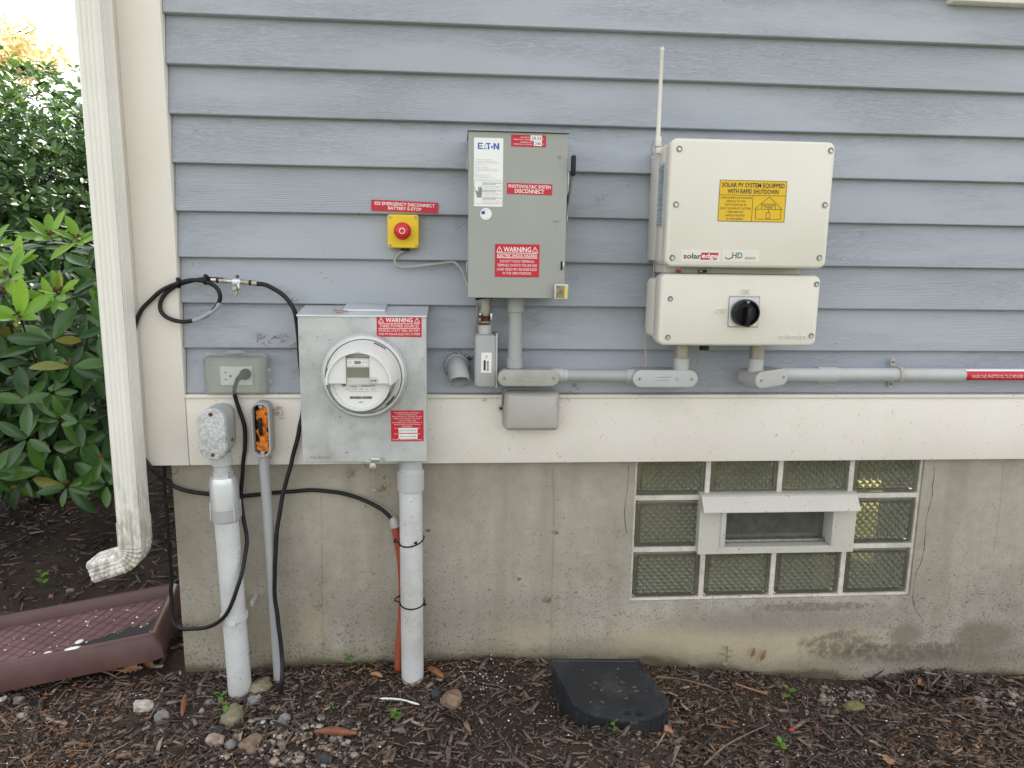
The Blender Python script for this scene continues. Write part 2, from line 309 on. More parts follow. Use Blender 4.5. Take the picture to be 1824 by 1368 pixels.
island_mat('pebbles', [(0.0, (0.07, 0.06, 0.055)), (0.35, (0.20, 0.17, 0.14)), (0.6, (0.30, 0.24, 0.19)), (0.85, (0.40, 0.32, 0.26)), (1.0, (0.62, 0.59, 0.55))], 0.75)
def leaf_mat(name, c0, c1, rnd='Object', rough=0.32, transl=0.25, spec=0.5):
    m, nt, b, out = nodes_of(name)
    if rnd == 'Object': r = nt.nodes.new('ShaderNodeObjectInfo').outputs['Random']
    else: r = nt.nodes.new('ShaderNodeNewGeometry').outputs['Random Per Island']
    cc = ramp(nt, r, [(0.0, c0), (0.90, c1), (0.945, c1), (0.96, (0.30, 0.27, 0.05))] if name.startswith('rhododendron') else [(0.0, c0), (1.0, c1)])
    cc = mixc(nt, ramp(nt, noise(nt, coords(nt), 30, 3), [(0.4, 0.25), (0.65, 0.0)]), cc, tuple(c*0.5 for c in c0))
    nt.links.new(cc, b.inputs['Base Color']); setp(b, rough=rough, spec=spec)
    t = nt.nodes.new('ShaderNodeBsdfTranslucent'); hsv = nt.nodes.new('ShaderNodeHueSaturation'); hsv.inputs['Value'].default_value = 1.6
    nt.links.new(cc, hsv.inputs['Color']); nt.links.new(hsv.outputs[0], t.inputs[0])
    ms = nt.nodes.new('ShaderNodeMixShader'); ms.inputs[0].default_value = transl
    nt.links.new(b.outputs[0], ms.inputs[1]); nt.links.new(t.outputs[0], ms.inputs[2]); nt.links.new(ms.outputs[0], out.inputs[0])
leaf_mat('rhododendron_leaf', (0.026, 0.085, 0.022), (0.095, 0.21, 0.035), rough=0.28)
leaf_mat('rhododendron_lit_young_leaf', (0.16, 0.33, 0.025), (0.27, 0.48, 0.05), rough=0.35, transl=0.35)  # young top leaves, colour raised to carry the light falling on them
leaf_mat('rhododendron_inner_shade', (0.018, 0.055, 0.015), (0.06, 0.14, 0.028), rnd='Island', rough=0.35)  # darker copy of the leaf colour, shade inside the bush painted in
leaf_mat('shrub_leaf', (0.030, 0.080, 0.020), (0.13, 0.24, 0.05), rnd='Island', rough=0.38)
leaf_mat('autumn_leaf', (0.72, 0.50, 0.33), (0.60, 0.65, 0.34), rnd='Island', rough=0.6, transl=0.5)
leaf_mat('distant_leaf', (0.10, 0.17, 0.05), (0.30, 0.34, 0.09), rnd='Island', rough=0.6, transl=0.35)
leaf_mat('weed_leaf', (0.10, 0.25, 0.03), (0.20, 0.40, 0.06), rough=0.45, transl=0.3)
leaf_mat('variegated_leaf', (0.25, 0.42, 0.20), (0.45, 0.60, 0.40), rough=0.45, transl=0.3)
def stone_mat(name, c, moss=0.0):
    m, nt, b, _ = nodes_of(name); v = coords(nt, rnd=True)
    cc = ramp(nt, noise(nt, v, 60, 6, 0.65), [(0.3, tuple(x*0.55 for x in c)), (0.7, tuple(min(1, x*1.25) for x in c))])
    if moss: cc = mixc(nt, ramp(nt, noise(nt, v, 25, 4), [(0.45, 0.0), (0.65, moss)]), cc, (0.13, 0.14, 0.04))
    nt.links.new(cc, b.inputs['Base Color']); setp(b, rough=0.85, spec=0.25); bump(nt, b, noise(nt, v, 180, 5), 0.5, 0.002)
stone_mat('stone_tan', (0.30, 0.26, 0.19), 0.5); stone_mat('stone_gray', (0.24, 0.23, 0.22)); stone_mat('stone_white', (0.48, 0.44, 0.38), 0.15)
stone_mat('stone_brown', (0.25, 0.175, 0.125), 0.2); stone_mat('stone_dark', (0.06, 0.063, 0.068)); stone_mat('stone_olive', (0.24, 0.21, 0.10), 0.5); stone_mat('stone_pink', (0.36, 0.28, 0.23))
simple('bounce_gravel', (0.34, 0.31, 0.27), 0.95, var=0.3, vscale=60, bs=0.5, bscale=90)  # pale gravel of the unseen sheet added for bounce light
simple('lawn_grass', (0.085, 0.115, 0.04), 0.95, var=0.4, vscale=30, bs=0.6, bscale=60)

# ------------------------------------------------------------------ mesh helpers
LOC = {}
def finish(bm, name, mat, parent=None, loc=None, smooth=35, recalc=True):
    """link a bmesh built in world coordinates as one object; its origin is the thing's base"""
    base = LOC.get(parent.name, Vector()) if parent is not None else (Vector(loc) if loc is not None else Vector())
    if recalc: bmesh.ops.recalc_face_normals(bm, faces=bm.faces[:])
    bm.transform(Matrix.Translation(-base))
    me = bpy.data.meshes.new(name); bm.to_mesh(me); bm.free()
    me.materials.append(MATS[mat])
    if smooth:
        me.shade_smooth(); me.set_sharp_from_angle(angle=math.radians(smooth))
    o = bpy.data.objects.new(name, me); COL.objects.link(o)
    if parent is not None: o.parent = parent; LOC[o.name] = base
    else: o.location = base; LOC[o.name] = base
    return o
def tag(o, label, cat, group=None):
    o['label'] = label; o['category'] = cat
    if group: o['group'] = group
    return o
def thing(name, label, cat, loc, group=None):
    o = bpy.data.objects.new(name, None); COL.objects.link(o); o.location = loc; o.empty_display_size = 0.05
    LOC[o.name] = Vector(loc); return tag(o, label, cat, group)
def BM(): return bmesh.new()
def box(bm, x0, x1, y0, y1, z0, z1, bev=0.0, seg=2):
    r = bmesh.ops.create_cube(bm, size=1.0); vs = r['verts']
    for v in vs: v.co = Vector(((x0+x1)/2+v.co.x*(x1-x0), (y0+y1)/2+v.co.y*(y1-y0), (z0+z1)/2+v.co.z*(z1-z0)))
    if bev:
        es = list({e for v in vs for e in v.link_edges})
        bmesh.ops.bevel(bm, geom=es, offset=bev, segments=seg, profile=0.5, affect='EDGES')
    return bm
def rring(cx, cz, w, h, r, seg=6):
    pts = []; r = max(1e-5, min(r, w/2, h/2))
    for (sx, sz, a0) in ((1, 1, 0), (-1, 1, 90), (-1, -1, 180), (1, -1, 270)):
        for k in range(seg+1):
            a = math.radians(a0+90*k/seg)
            pts.append((cx+sx*(w/2-r)+r*math.cos(a), cz+sz*(h/2-r)+r*math.sin(a)))
    return pts
def rr(bm, cx, cz, w, h, r, layers, seg=6, M=None, cap0=True, cap1=True):
    """rounded-rectangle body lofted along y through (y, inset) layers, front first"""
    rings = []
    for (y, ins) in layers:
        ring = []
        for (x, z) in rring(cx, cz, w-2*ins, h-2*ins, r-ins, seg):
            p = Vector((x, y, z)); ring.append(bm.verts.new(M @ p if M else p))
        rings.append(ring)
    n = len(rings[0])
    for a, c in zip(rings, rings[1:]):
        for i in range(n): bm.faces.new((a[i], a[(i+1) % n], c[(i+1) % n], c[i]))
    if cap0: bm.faces.new(rings[0])
    if cap1: bm.faces.new(rings[-1])
    return bm
def frames(path):
    ts = []
    for i in range(len(path)):
        a = path[max(0, i-1)]; c = path[min(len(path)-1, i+1)]; ts.append((c-a).normalized())
    n = ts[0].orthogonal().normalized(); out = []
    for i, t in enumerate(ts):
        n = (n - t*n.dot(t)).normalized(); out.append((t, n, t.cross(n)))
    return out
def tube(bm, path, r, seg=14, caps=True):
    path = [Vector(p) for p in path]; rs = r if isinstance(r, (list, tuple)) else [r]*len(path)
    rings = []
    for p, (t, n, bb), q in zip(path, frames(path), rs):
        rings.append([bm.verts.new(p + (n*math.cos(2*math.pi*k/seg)+bb*math.sin(2*math.pi*k/seg))*q) for k in range(seg)])
    for a, c in zip(rings, rings[1:]):
        for k in range(seg): bm.faces.new((a[k], a[(k+1) % seg], c[(k+1) % seg], c[k]))
    if caps: bm.faces.new(rings[0][::-1]); bm.faces.new(rings[-1])
    return bm
def spline(pts, n=8):
    P = [Vector(p) for p in pts]; P = [P[0]*2-P[1]] + P + [P[-1]*2-P[-2]]; out = []
    for i in range(1, len(P)-2):
        for k in range(n):
            t = k/n; a, b_, c, d = P[i-1], P[i], P[i+1], P[i+2]
            out.append(0.5*((2*b_)+(c-a)*t+(2*a-5*b_+4*c-d)*t*t+(3*b_-a-3*c+d)*t**3))
    out.append(P[-2]); return out
def lathe(bm, prof, origin, axis='-Y', seg=32, caps=(True, True), a0=0.0, a1=360.0):
    """profile [(radius, distance along axis)]"""
    o = Vector(origin); ax = {'-Y': (Vector((0, -1, 0)), Vector((1, 0, 0)), Vector((0, 0, 1))), 'Z': (Vector((0, 0, 1)), Vector((1, 0, 0)), Vector((0, 1, 0))), 'X': (Vector((1, 0, 0)), Vector((0, 1, 0)), Vector((0, 0, 1)))}[axis] if isinstance(axis, str) else axis
    full = abs(a1-a0) >= 359.9; n = seg if full else seg+1; rings = []
    for (r, d) in prof:
        rings.append([bm.verts.new(o+ax[0]*d+(ax[1]*math.cos(math.radians(a0+(a1-a0)*k/seg))+ax[2]*math.sin(math.radians(a0+(a1-a0)*k/seg)))*max(r, 1e-5)) for k in range(n)])
    for a, c in zip(rings, rings[1:]):
        for k in range(n if full else n-1): bm.faces.new((a[k], a[(k+1) % n], c[(k+1) % n], c[k]))
    if full:
        if caps[0]: bm.faces.new(rings[0])
        if caps[1]: bm.faces.new(rings[-1])
    return bm
def cyl(bm, a, c, r, seg=20, ch=0.0):
    a, c = Vector(a), Vector(c)
    if ch:
        t = (c-a).normalized()*ch; tube(bm, [a, a+t*0.999, c-t*0.999, c], [r-ch, r, r, r-ch], seg)
    else: tube(bm, [a, c], r, seg)
    return bm
def prism(bm, poly, y0, y1):
    a = [bm.verts.new((x, y0, z)) for x, z in poly]; c = [bm.verts.new((x, y1, z)) for x, z in poly]; n = len(poly)
    bm.faces.new(a); bm.faces.new(c[::-1])
    for i in range(n): bm.faces.new((a[i], a[(i+1) % n], c[(i+1) % n], c[i]))
    return bm
def strip(bm, p, q, w, y, th=0.0004):
    """thin printed line in a front-facing plane"""
    a, c = Vector((p[0], 0, p[1])), Vector((q[0], 0, q[1])); t = (c-a).normalized(); n = Vector((-t.z, 0, t.x))*w/2
    prism(bm, [((a+n).x, (a+n).z), ((c+n).x, (c+n).z), ((c-n).x, (c-n).z), ((a-n).x, (a-n).z)], y, y+th)
    return bm
LETTER = []
def letters(parent, mat, lines, y, name='lettering', mapf=None, extra=None, depth=0.0):
    """lines: (text, x_centre, z_centre, width, cap_height[, bold]) on a front-facing plane; meshes are made at the end"""
    LETTER.append((parent, mat, lines, y, name, mapf, extra, depth))
def screw(parent, c, r, mat='screw_steel', h=0.003, name='screw'):
    bm = BM(); lathe(bm, [(r*0.35, h*0.3), (r*0.5, h*0.35), (r*0.55, h), (r*0.9, h), (r, h*0.6), (r, -0.002)], c, '-Y', 14); return finish(bm, name, mat, parent)

# ------------------------------------------------------------------ house
XR = 2.9; SIDE = 4.2; EXPO = 0.1016
house = thing('house', 'house corner with gray-blue clapboards, cream trim and a concrete foundation', 'house', (-0.667, 0, 0))
CL0, CLX = -0.6145, -0.728
ZC0 = 0.5999 + CAM_Z - EXPO*9     # bottom edge of the lowest clapboard

def clapboard(x0, x1, zb, expo=EXPO, seed=0):
    rnd = random.Random(seed); bm = BM(); n = max(2, int((x1-x0)/0.05)); top = zb+expo+0.012
    rows = []
    ph = rnd.uniform(0, 50)
    for i in range(n+1):
        x = x0+(x1-x0)*i/n; w = 0.0017*mnoise.noise(Vector((x*1.3+ph, zb*9, 0))); w2 = 0.0008*mnoise.noise(Vector((x*2.3+ph, 7.1, zb)))
        rows.append([bm.verts.new(q) for q in ((x, 0.002, zb+w), (x, -0.0190+w2, zb+w), (x, -0.0202+w2, zb+0.0012+w), (x, -0.0202+w2, zb+0.003+w), (x, -0.0015, top), (x, 0.002, top))])
    for a, c in zip(rows, rows[1:]):
        for k in range(6): bm.faces.new((a[k], a[(k+1) % 6], c[(k+1) % 6], c[k]))
    bm.faces.new(rows[0]); bm.faces.new(rows[-1][::-1])
    return bm
zbs = [ZC0+EXPO*k for k in range(24)]
zbs[0] = 0.700
for k, zb in enumerate(zbs):
    e = EXPO if k else ZC0+EXPO-0.700
    cuts = [CL0, XR]
    jx = {2: 1.75, 4: -0.98+2.9, 10: 0.6, 11: -0.1}.get(k)
    if k == 8: jx = None
    if jx: cuts = [CL0, jx, XR]
    for a, c in zip(cuts, cuts[1:]):
        finish(clapboard(a+0.0003, c-0.0003, zb, e, seed=k*10+int(a*10)), 'clapboard', 'siding_paint', house, smooth=50)
# side wall clapboards (same boards turned round the corner)
for k, zb in enumerate(zbs):
    e = EXPO if k else ZC0+EXPO-0.700
    bm = clapboard(0.07, SIDE, zb, e, seed=500+k)
    bm.transform(Matrix(((0, 1, 0, -0.705), (1, 0, 0, 0), (0, 0, 1, 0), (0, 0, 0, 1))))
    finish(bm, 'clapboard', 'siding_paint', house, smooth=50)
bm = BM(); box(bm, -0.700, XR, 0.004, 0.09, 0.53, 3.2); box(bm, -0.703, -0.62, 0.085, SIDE, 0.53, 3.2); finish(bm, 'sheathing', 'dark_recess', house, smooth=0)
# corner board (two boards), skirt board and drip cap
ZT, ZB = 3.2, W(300, 829.5, 0.03).z
bm = BM(); box(bm, -0.7055, -0.6155, -0.030, 0.004, ZB, ZT, 0.0018); finish(bm, 'corner_board', 'trim_clean', house)
bm = BM(); box(bm, CLX, -0.7062, -0.0275, 0.07, ZB, ZT, 0.0015); finish(bm, 'corner_board', 'trim_clean', house)
x_s = -0.6148; zs = W(900, 709, 0.03).z
bm = BM(); box(bm, x_s, XR, -0.029, 0.004, ZB, zs, 0.0018); finish(bm, 'skirt_board', 'trim_paint', house)
bm = BM(); box(bm, -0.7275, -0.7035, 0.0705, SIDE, ZB, zs, 0.0015); finish(bm, 'skirt_board', 'trim_paint', house)
bm = BM(); box(bm, x_s+0.001, XR, -0.036, 0.004, zs+0.0005, zs+0.0085, 0.002); finish(bm, 'drip_cap', 'trim_paint', house)
# window casing above, right
wz = W(1800, 5.5, 0.035).z; wx = W(1700, 2, 0.035).x
bm = BM(); box(bm, wx, XR-0.4, -0.036, 0.0, wz, wz+0.03, 0.003); 
win = finish(bm, 'window', 'trim_paint', house)
bm = BM(); box(bm, wx+0.02, wx+0.10, -0.030, 0.0, wz+0.031, 3.0, 0.002); box(bm, wx+0.101, XR-0.5, -0.028, 0.0, wz+0.031, wz+0.075, 0.002); finish(bm, 'frame', 'trim_paint', win)
bm = BM(); box(bm, wx+0.101, XR-0.5, -0.021, -0.016, wz+0.0755, 3.0); finish(bm, 'pane', 'window_glass', win)
# nails
bm = BM()
for (px, py) in [(293,8),(309,99),(315,186),(322,272),(313,327),(330,437),(334,475),(557,28),(563,114),(566,197),(572,284),(572,368),(576,450),(787,247),(995,240),(1203,93),(1394,98),(1532,65),(1520,147),(1508,228),(1502,308),(1496,384),(1499,461),(1488,612),(1473,538),(1819,158),(1807,235),(1797,316),(1778,610),(1750,537),(1262,160),(1170,545),(1167,629),(1266,588),(947,645),(1027,495),(640,380),(798,380),(768,452),(885,100),(1715,470),(1660,372),(1600,545),(900,186),(1120,330),(1100,245)]:
    zf = (W(px, py, 0.012).z-ZC0) % EXPO; yo = 0.0202-0.0187*zf/(EXPO+0.009); p = W(px, py, yo)
    lathe(bm, [(0.0001, 0.0006), (0.0012, 0.0005), (0.0014, -0.003)], p, '-Y', 8)
nl = finish(bm, 'nail_head', 'nail', house, smooth=0); nl['kind'] = 'stuff'

# foundation with the window opening
GX0, GX1, GZ0 = 0.447, 1.199, 0.152
PX_, PZ_ = (GX1-GX0)/4, 0.1372
bm = BM()
FB = -0.35
for (a, c, z0, z1) in ((-0.667, GX0, FB, 0.56), (GX1, XR, FB, 0.56), (GX0, GX1, FB, GZ0)):
    box(bm, a, c, 0.0, 0.20, z0, z1)
bmesh.ops.remove_doubles(bm, verts=bm.verts[:], dist=1e-4)
box(bm, -0.667, -0.45, 0.2002, SIDE, FB, 0.56)
fnd = finish(bm, 'foundation_wall', 'concrete', house, smooth=0)
# rough leading edge of the corner, form seams, cracks, pock marks
for (pts, w) in (([(985, 835), (987, 900), (985, 1000), (983, 1080), (981, 1165)], 0.0028), ([(572, 880), (573, 960), (574, 1060), (575, 1165)], 0.0022), ([(1787, 825), (1782, 900), (1770, 980)], 0.0014)):
    bm = BM(); tube(bm, spline([W(x, y, 0.0) for x, y in pts], 3), w*0.7, 6); finish(bm, 'form_seam', 'concrete', fnd)
for pts in ([(1665, 832), (1664, 852), (1660, 868), (1662, 880), (1655, 905), (1650, 925), (1649, 950), (1645, 985), (1640, 1005), (1632, 1020), (1629, 1045), (1627, 1070), (1633, 1088), (1640, 1100)],
            [(318, 833), (314, 842), (306, 845)], [(1120, 830), (1117, 870), (1113, 910), (1116, 950)]):
    bm = BM(); pp = []
    for x, y in pts: pp.append(W(x+random.uniform(-1, 1), y, 0.0))
    tube(bm, spline(pp, 2), [random.uniform(0.0003, 0.0011) for _ in range(len(spline(pp, 2)))], 5); finish(bm, 'crack', 'nail', fnd)
for (px, py, s, mat) in ((990, 948, 0.006, 'spider_dirt'), (975, 1068, 0.007, 'spider_dirt'), (763, 945, 0.004, 'spider_dirt'), (683, 872, 0.0045, 'spider_dirt'), (1750, 1052, 0.010, 'concrete'), (925, 1031, 0.004, 'spider_dirt'), (568, 1080, 0.005, 'spider_dirt')):
    bm = BM(); bmesh.ops.create_icosphere(bm, subdivisions=3, radius=s)
    for v in bm.verts:
        k = 1+0.9*mnoise.noise(v.co*300+Vector((px, py, 0))); v.co = Vector((v.co.x*k*1.5, v.co.y*0.35*k, v.co.z*k))
    bm.transform(Matrix.Translation(W(px, py, 0.0))); finish(bm, 'surface_scar', mat, fnd)

# basement room seen dimly through the window, with a side opening added for glints
bm = BM()
X0, X1, Y0, Y1, Z0, Z1 = -0.44, 2.88, 0.201, 3.6, -1.2, 0.62
box(bm, X0, X1, Y0, Y1, Z0-0.1, Z0); box(bm, X0, X1, Y0, Y1, Z1, Z1+0.05); 
for (y0, y1, z0, z1) in ((Y0, 1.0, Z0, Z1), (3.3, Y1, Z0, Z1), (1.0, 3.3, Z0, -0.05), (1.0, 3.3, 0.54, Z1)): box(bm, X1, X1+0.1, y0, y1, z0, z1)
box(bm, X0, X1+0.1, Y1, Y1+0.1, Z0, Z1)
finish(bm, 'basement_room', 'basement_paint', house, smooth=0)
bm = BM(); box(bm, X1+0.04, X1+0.045, 1.0, 3.3, -0.05, 0.54); finish(bm, 'glint_pane', 'glint_tint_glass', house, smooth=0)  # added pane, seen only as yellow glints in the glass blocks

# glass-block window
gw = BM()
D0, D1 = 0.010, 0.085
mw = 0.0122
for k in range(5):
    for z0_, z1_ in (((GZ0, 0.56),) if k != 2 else ((GZ0, GZ0+PZ_-0.002), (GZ0+2*PZ_+0.002, 0.56))): box(gw, GX0+PX_*k-(mw/2 if k else 0), GX0+PX_*k+(mw/2 if k < 4 else 0), 0.006, 0.09, z0_, z1_)
for j in range(4): 
    for k in range(4): box(gw, GX0+PX_*k+mw/2+0.0001, GX0+PX_*(k+1)-mw/2-0.0001, 0.0065, 0.0895, GZ0+PZ_*j-(mw/2 if j else 0), GZ0+PZ_*j+mw/2)
gwin = finish(gw, 'glass_block_window', 'mortar', house, smooth=0)
def glass_block_mesh(w, h):
    bm = BM()
    # front pane with rounded rim, then an inner field of small pyramids
    L = [(0.0, 0.0), (-0.0035, 0.002), (-0.005, 0.006), (-0.005, 0.010), (-0.002, 0.012)]
    rings = []
    for (y, ins) in L:
        rings.append([bm.verts.new((x, y, z)) for x, z in rring(0, 0, w-2*ins, h-2*ins, 0.014-ins if ins < 0.013 else 0.002, 3)])
    n = len(rings[0])
    for a, c in zip(rings, rings[1:]):
        for i in range(n): bm.faces.new((a[i], a[(i+1) % n], c[(i+1) % n], c[i]))
    bm.faces.new(rings[-1][::-1])
    back = [bm.verts.new((v.co.x, 0.072, v.co.z)) for v in rings[0]]
    for i in range(n): bm.faces.new((rings[0][(i+1) % n], rings[0][i], back[i], back[(i+1) % n]))
    bm.faces.new(back)
    fx, fz = w/2-0.014, h/2-0.014; nx = 8; nz = max(3, int(round(nx*fz/fx))); dx, dz = fx/nx, fz/nz
    for i in range(-nx, nx+1):
        for j in range(-nz, nz+1):
            if (i+j) % 2: continue
            cx, cz = i*dx, j*dz
            q = [(cx+dx, cz), (cx, cz+dz), (cx-dx, cz), (cx, cz-dz)]
            q = [(max(-fx, min(fx, a)), max(-fz, min(fz, c))) for a, c in q]
            tip = bm.verts.new((max(-fx, min(fx, cx)), -0.0085, max(-fz, min(fz, cz)))); vs = [bm.verts.new((a, -0.0021, c)) for a, c in q]
            for k in range(4): 
                try: bm.faces.new((vs[k], vs[(k+1) % 4], tip))
                except ValueError: pass
    bmesh.ops.dissolve_degenerate(bm, dist=1e-6, edges=bm.edges[:])
    bmesh.ops.recalc_face_normals(bm, faces=bm.faces[:])
    me = bpy.data.meshes.new('glass_block'); bm.to_mesh(me); bm.free(); me.materials.append(MATS['block_glass']); return me
gme = glass_block_mesh(PX_-mw, PZ_-mw)
for j in range(3):
    for k in range(4):
        if j == 1 and k in (1, 2): continue
        o = bpy.data.objects.new('glass_block', gme); COL.objects.link(o); o.parent = gwin
        o.location = Vector((GX0+PX_*(k+0.5), D0+0.004, GZ0+PZ_*(j+0.5))) - LOC[house.name]
# dryer-vent style opening in the middle: frame, top flap, side stops, pane
vx0, vx1, vz0, vz1 = R(1246, 880, 1524, 985, 0.012)
ox0, ox1, oz0, oz1 = R(1284, 905, 1486, 973, 0.012)
bm = BM()
for (a, c, z0, z1) in ((vx0, ox0, vz0, vz1), (ox1, vx1, vz0, vz1), (ox0, ox1, vz0, oz0), (ox0, ox1, oz1, vz1)): box(bm, a, c, -0.012, 0.03, z0, z1)
bmesh.ops.remove_doubles(bm, verts=bm.verts[:], dist=1e-5); finish(bm, 'vent_frame', 'vent_paint', gwin, smooth=0)
for (a, c) in ((ox0-0.001, ox0+0.012), (ox1-0.007, ox1+0.001)):
    bm = BM(); box(bm, a, c, -0.016, 0.05, oz0+0.001, oz1, 0.001); finish(bm, 'side_stop', 'vent_paint', gwin)
hx0, hx1, _, _ = R(1252, 880, 1530, 912, 0.03)
hz1 = W(1390, 880, 0.014).z; hz0 = W(1390, 912, 0.04).z
bm = BM()
prof = [(-0.0125, hz1), (-0.020, hz1-0.003), (-0.033, hz0+0.016), (-0.042, hz0+0.002), (-0.042, hz0), (-0.040, hz0), (-0.030, hz0+0.014), (-0.0125, hz1-0.010)]
A = [bm.verts.new((hx0, y, z)) for y, z in prof]; B_ = [bm.verts.new((hx1, y, z)) for y, z in prof]; bm.faces.new(A); bm.faces.new(B_[::-1])
for i in range(len(prof)): bm.faces.new((A[i], A[(i+1) % len(prof)], B_[(i+1) % len(prof)], B_[i]))
finish(bm, 'vent_hood', 'vent_paint', gwin, smooth=25)
bm = BM(); box(bm, ox0+0.0125, ox1-0.0075, 0.030, 0.034, oz0, oz1); finish(bm, 'pane', 'window_glass', gwin, smooth=0)
bm = BM(); box(bm, ox0+0.0125, ox1-0.0075, 0.012, 0.0295, oz0+0.0005, oz0+0.009, 0.001); finish(bm, 'pane_rail', 'screw_steel', gwin)

# ------------------------------------------------------------------ meter enclosure
def plate(parent, rect, y, mat, name='warning_label', th=0.0009, rot=0.0, r=0.0006):
    x0, x1, z0, z1 = rect; bm = BM(); rr(bm, 0, 0, x1-x0, z1-z0, r, [(-th, 0.0002), (-th*0.6, 0), (0, 0)], 2)
    bm.transform(Matrix.Translation(((x0+x1)/2, y, (z0+z1)/2)) @ Matrix.Rotation(rot, 4, 'Y')); return finish(bm, name, mat, parent, smooth=0)
def tri(bm, cx, cz, h, y):
    w = h*0.56
    for p, q in (((cx-w, cz-h/2), (cx, cz+h/2)), ((cx, cz+h/2), (cx+w, cz-h/2)), ((cx+w, cz-h/2), (cx-w, cz-h/2))): strip(bm, p, q, h*0.09, y)
    strip(bm, (cx, cz-h*0.05), (cx, cz+h*0.22), h*0.10, y); strip(bm, (cx, cz-h*0.34), (cx, cz-h*0.22), h*0.10, y)

MO = 0.115
mx0, mx1, mz0, mz1 = R(534.5, 562, 760, 823, MO)
mc = (mx0+mx1)/2
meter_box = thing('meter_box', 'weathered galvanized meter box with two red warning labels', 'meter box', (mc, -0.014, mz0))
bm = BM(); box(bm, mx0+0.004, mx1-0.004, -MO+0.006, -0.0142, mz0+0.003, mz1-0.001, 0.003); finish(bm, 'body', 'galvanized', meter_box)
bm = BM()      # front cover with turned edges
rr(bm, mc, (mz0+mz1)/2, mx1-mx0, mz1-mz0, 0.004, [(-MO, 0.0012), (-MO+0.0012, 0), (-MO+0.030, 0), (-MO+0.030, 0.002), (-MO+0.0062, 0.002)], 3, cap1=False)
# hole for the meter is covered by the socket ring
finish(bm, 'front_cover', 'galvanized', meter_box)
ltop = W(640, 543, 0.014).z
bm = BM(); prof = [(-MO-0.003, mz1-0.003), (-MO-0.003, mz1+0.001), (-0.0145, ltop), (-0.0145, ltop-0.006), (-MO+0.001, mz1-0.0005), (-MO-0.0015, mz1-0.003)]
A = [bm.verts.new((mx0-0.002, y, z)) for y, z in prof]; B_ = [bm.verts.new((mx1+0.002, y, z)) for y, z in prof]; bm.faces.new(A); bm.faces.new(B_[::-1])
for i in range(6): bm.faces.new((A[i], A[(i+1) % 6], B_[(i+1) % 6], B_[i]))
bmesh.ops.bevel(bm, geom=bm.edges[:], offset=0.0006, segments=1, affect='EDGES')
finish(bm, 'top_flange', 'galvanized_bright', meter_box)
hx0, hx1 = W(612, 550, 0.07).x, W(688, 550, 0.07).x
bm = BM(); zt = (mz1+ltop)/2
for v in (): pass
box(bm, hx0, hx1, -0.088, -0.022, -0.002, 0.004, 0.002)
sl = math.atan2(ltop-mz1-0.001, MO-0.0115); bm.transform(Matrix.Translation((0, -0.055, zt+0.004)) @ Matrix.Rotation(sl, 4, 'X') @ Matrix.Translation((0, 0.055, 0))); finish(bm, 'hub_plate', 'galvanized_bright', meter_box)
# latch tab, lead wire and seal
lx, lz = W(667, 820, MO).x, W(667, 820, MO).z
bm = BM(); box(bm, lx-0.022, lx+0.008, -MO-0.0025, -MO-0.0005, lz-0.005, lz-0.0015, 0.0005); box(bm, lx-0.008, lx+0.020, -MO-0.003, -MO-0.001, lz-0.003, lz+0.006, 0.0015); lathe(bm, [(0.006, 0.004), (0.006, 0)], (lx+0.016, -MO-0.0005, lz+0.0015), '-Y', 14); latch = finish(bm, 'latch', 'steel', meter_box)
bm = BM(); lathe(bm, [(0.002, 0.005), (0.008, 0.004), (0.008, 0.0)], (lx-0.004, -MO+0.004, lz-0.014), '-Y', 18); finish(bm, 'seal_disc', 'steel', latch)
bm = BM(); s0 = Vector((lx-0.003, -MO+0.002, lz-0.020)); tube(bm, [s0, s0+Vector((0, 0, -0.022))], 0.0006, 6); finish(bm, 'seal_wire', 'steel', latch)
bm = BM(); tube(bm, [s0+Vector((0, 0, -0.020)), s0+Vector((0, 0, -0.044))], 0.0020, 10); lathe(bm, [(0.0045, 0.004), (0.0045, 0), (0.002, -0.004)], s0+Vector((0, 0, -0.050)), 'Z', 12); finish(bm, 'seal_tag', 'clear_plastic', latch)
letters(meter_box, 'print_gray', [('MILBANK', W(571, 815, MO).x, W(571, 815, MO).z, 36*PX(MO), 5*PX(MO))], -MO-0.0003, 'embossed_name')
bm = BM()   # earth arc scratch
# red labels
r = R(671, 562.5, 751, 600, MO); l1 = plate(meter_box, r, -MO, 'label_red', rot=math.radians(0.3))
x0, x1, z0, z1 = r; cx = (x0+x1)/2; hh = z1-z0; ww = x1-x0; y = -MO-0.0012
bm = BM(); tri(bm, x0+ww*0.10, z1-hh*0.195, hh*0.23, y); tri(bm, x1-ww*0.10, z1-hh*0.195, hh*0.23, y)
strip(bm, (x0+ww*0.04, z1-hh*0.37), (x1-ww*0.04, z1-hh*0.37), hh*0.022, y); strip(bm, (x0+ww*0.04, z1-hh*0.60), (x1-ww*0.04, z1-hh*0.60), hh*0.022, y)
letters(l1, 'print_white', [('WARNING', cx, z1-hh*0.20, ww*0.60, hh*0.20, 1), ('THREE POWER SOURCES', cx, z1-hh*0.48, ww*0.88, hh*0.14), ('SOURCES: UTILITY GRID, BATTERY', cx, z1-hh*0.70, ww*0.92, hh*0.105), ('AND PV SOLAR ELECTRIC SYSTEM', cx, z1-hh*0.865, ww*0.92, hh*0.105)], y, extra=bm)
r = R(696.5, 731, 754.5, 786, MO); l2 = plate(meter_box, r, -MO, 'label_red')
x0, x1, z0, z1 = r; cx = (x0+x1)/2; hh = z1-z0; ww = x1-x0
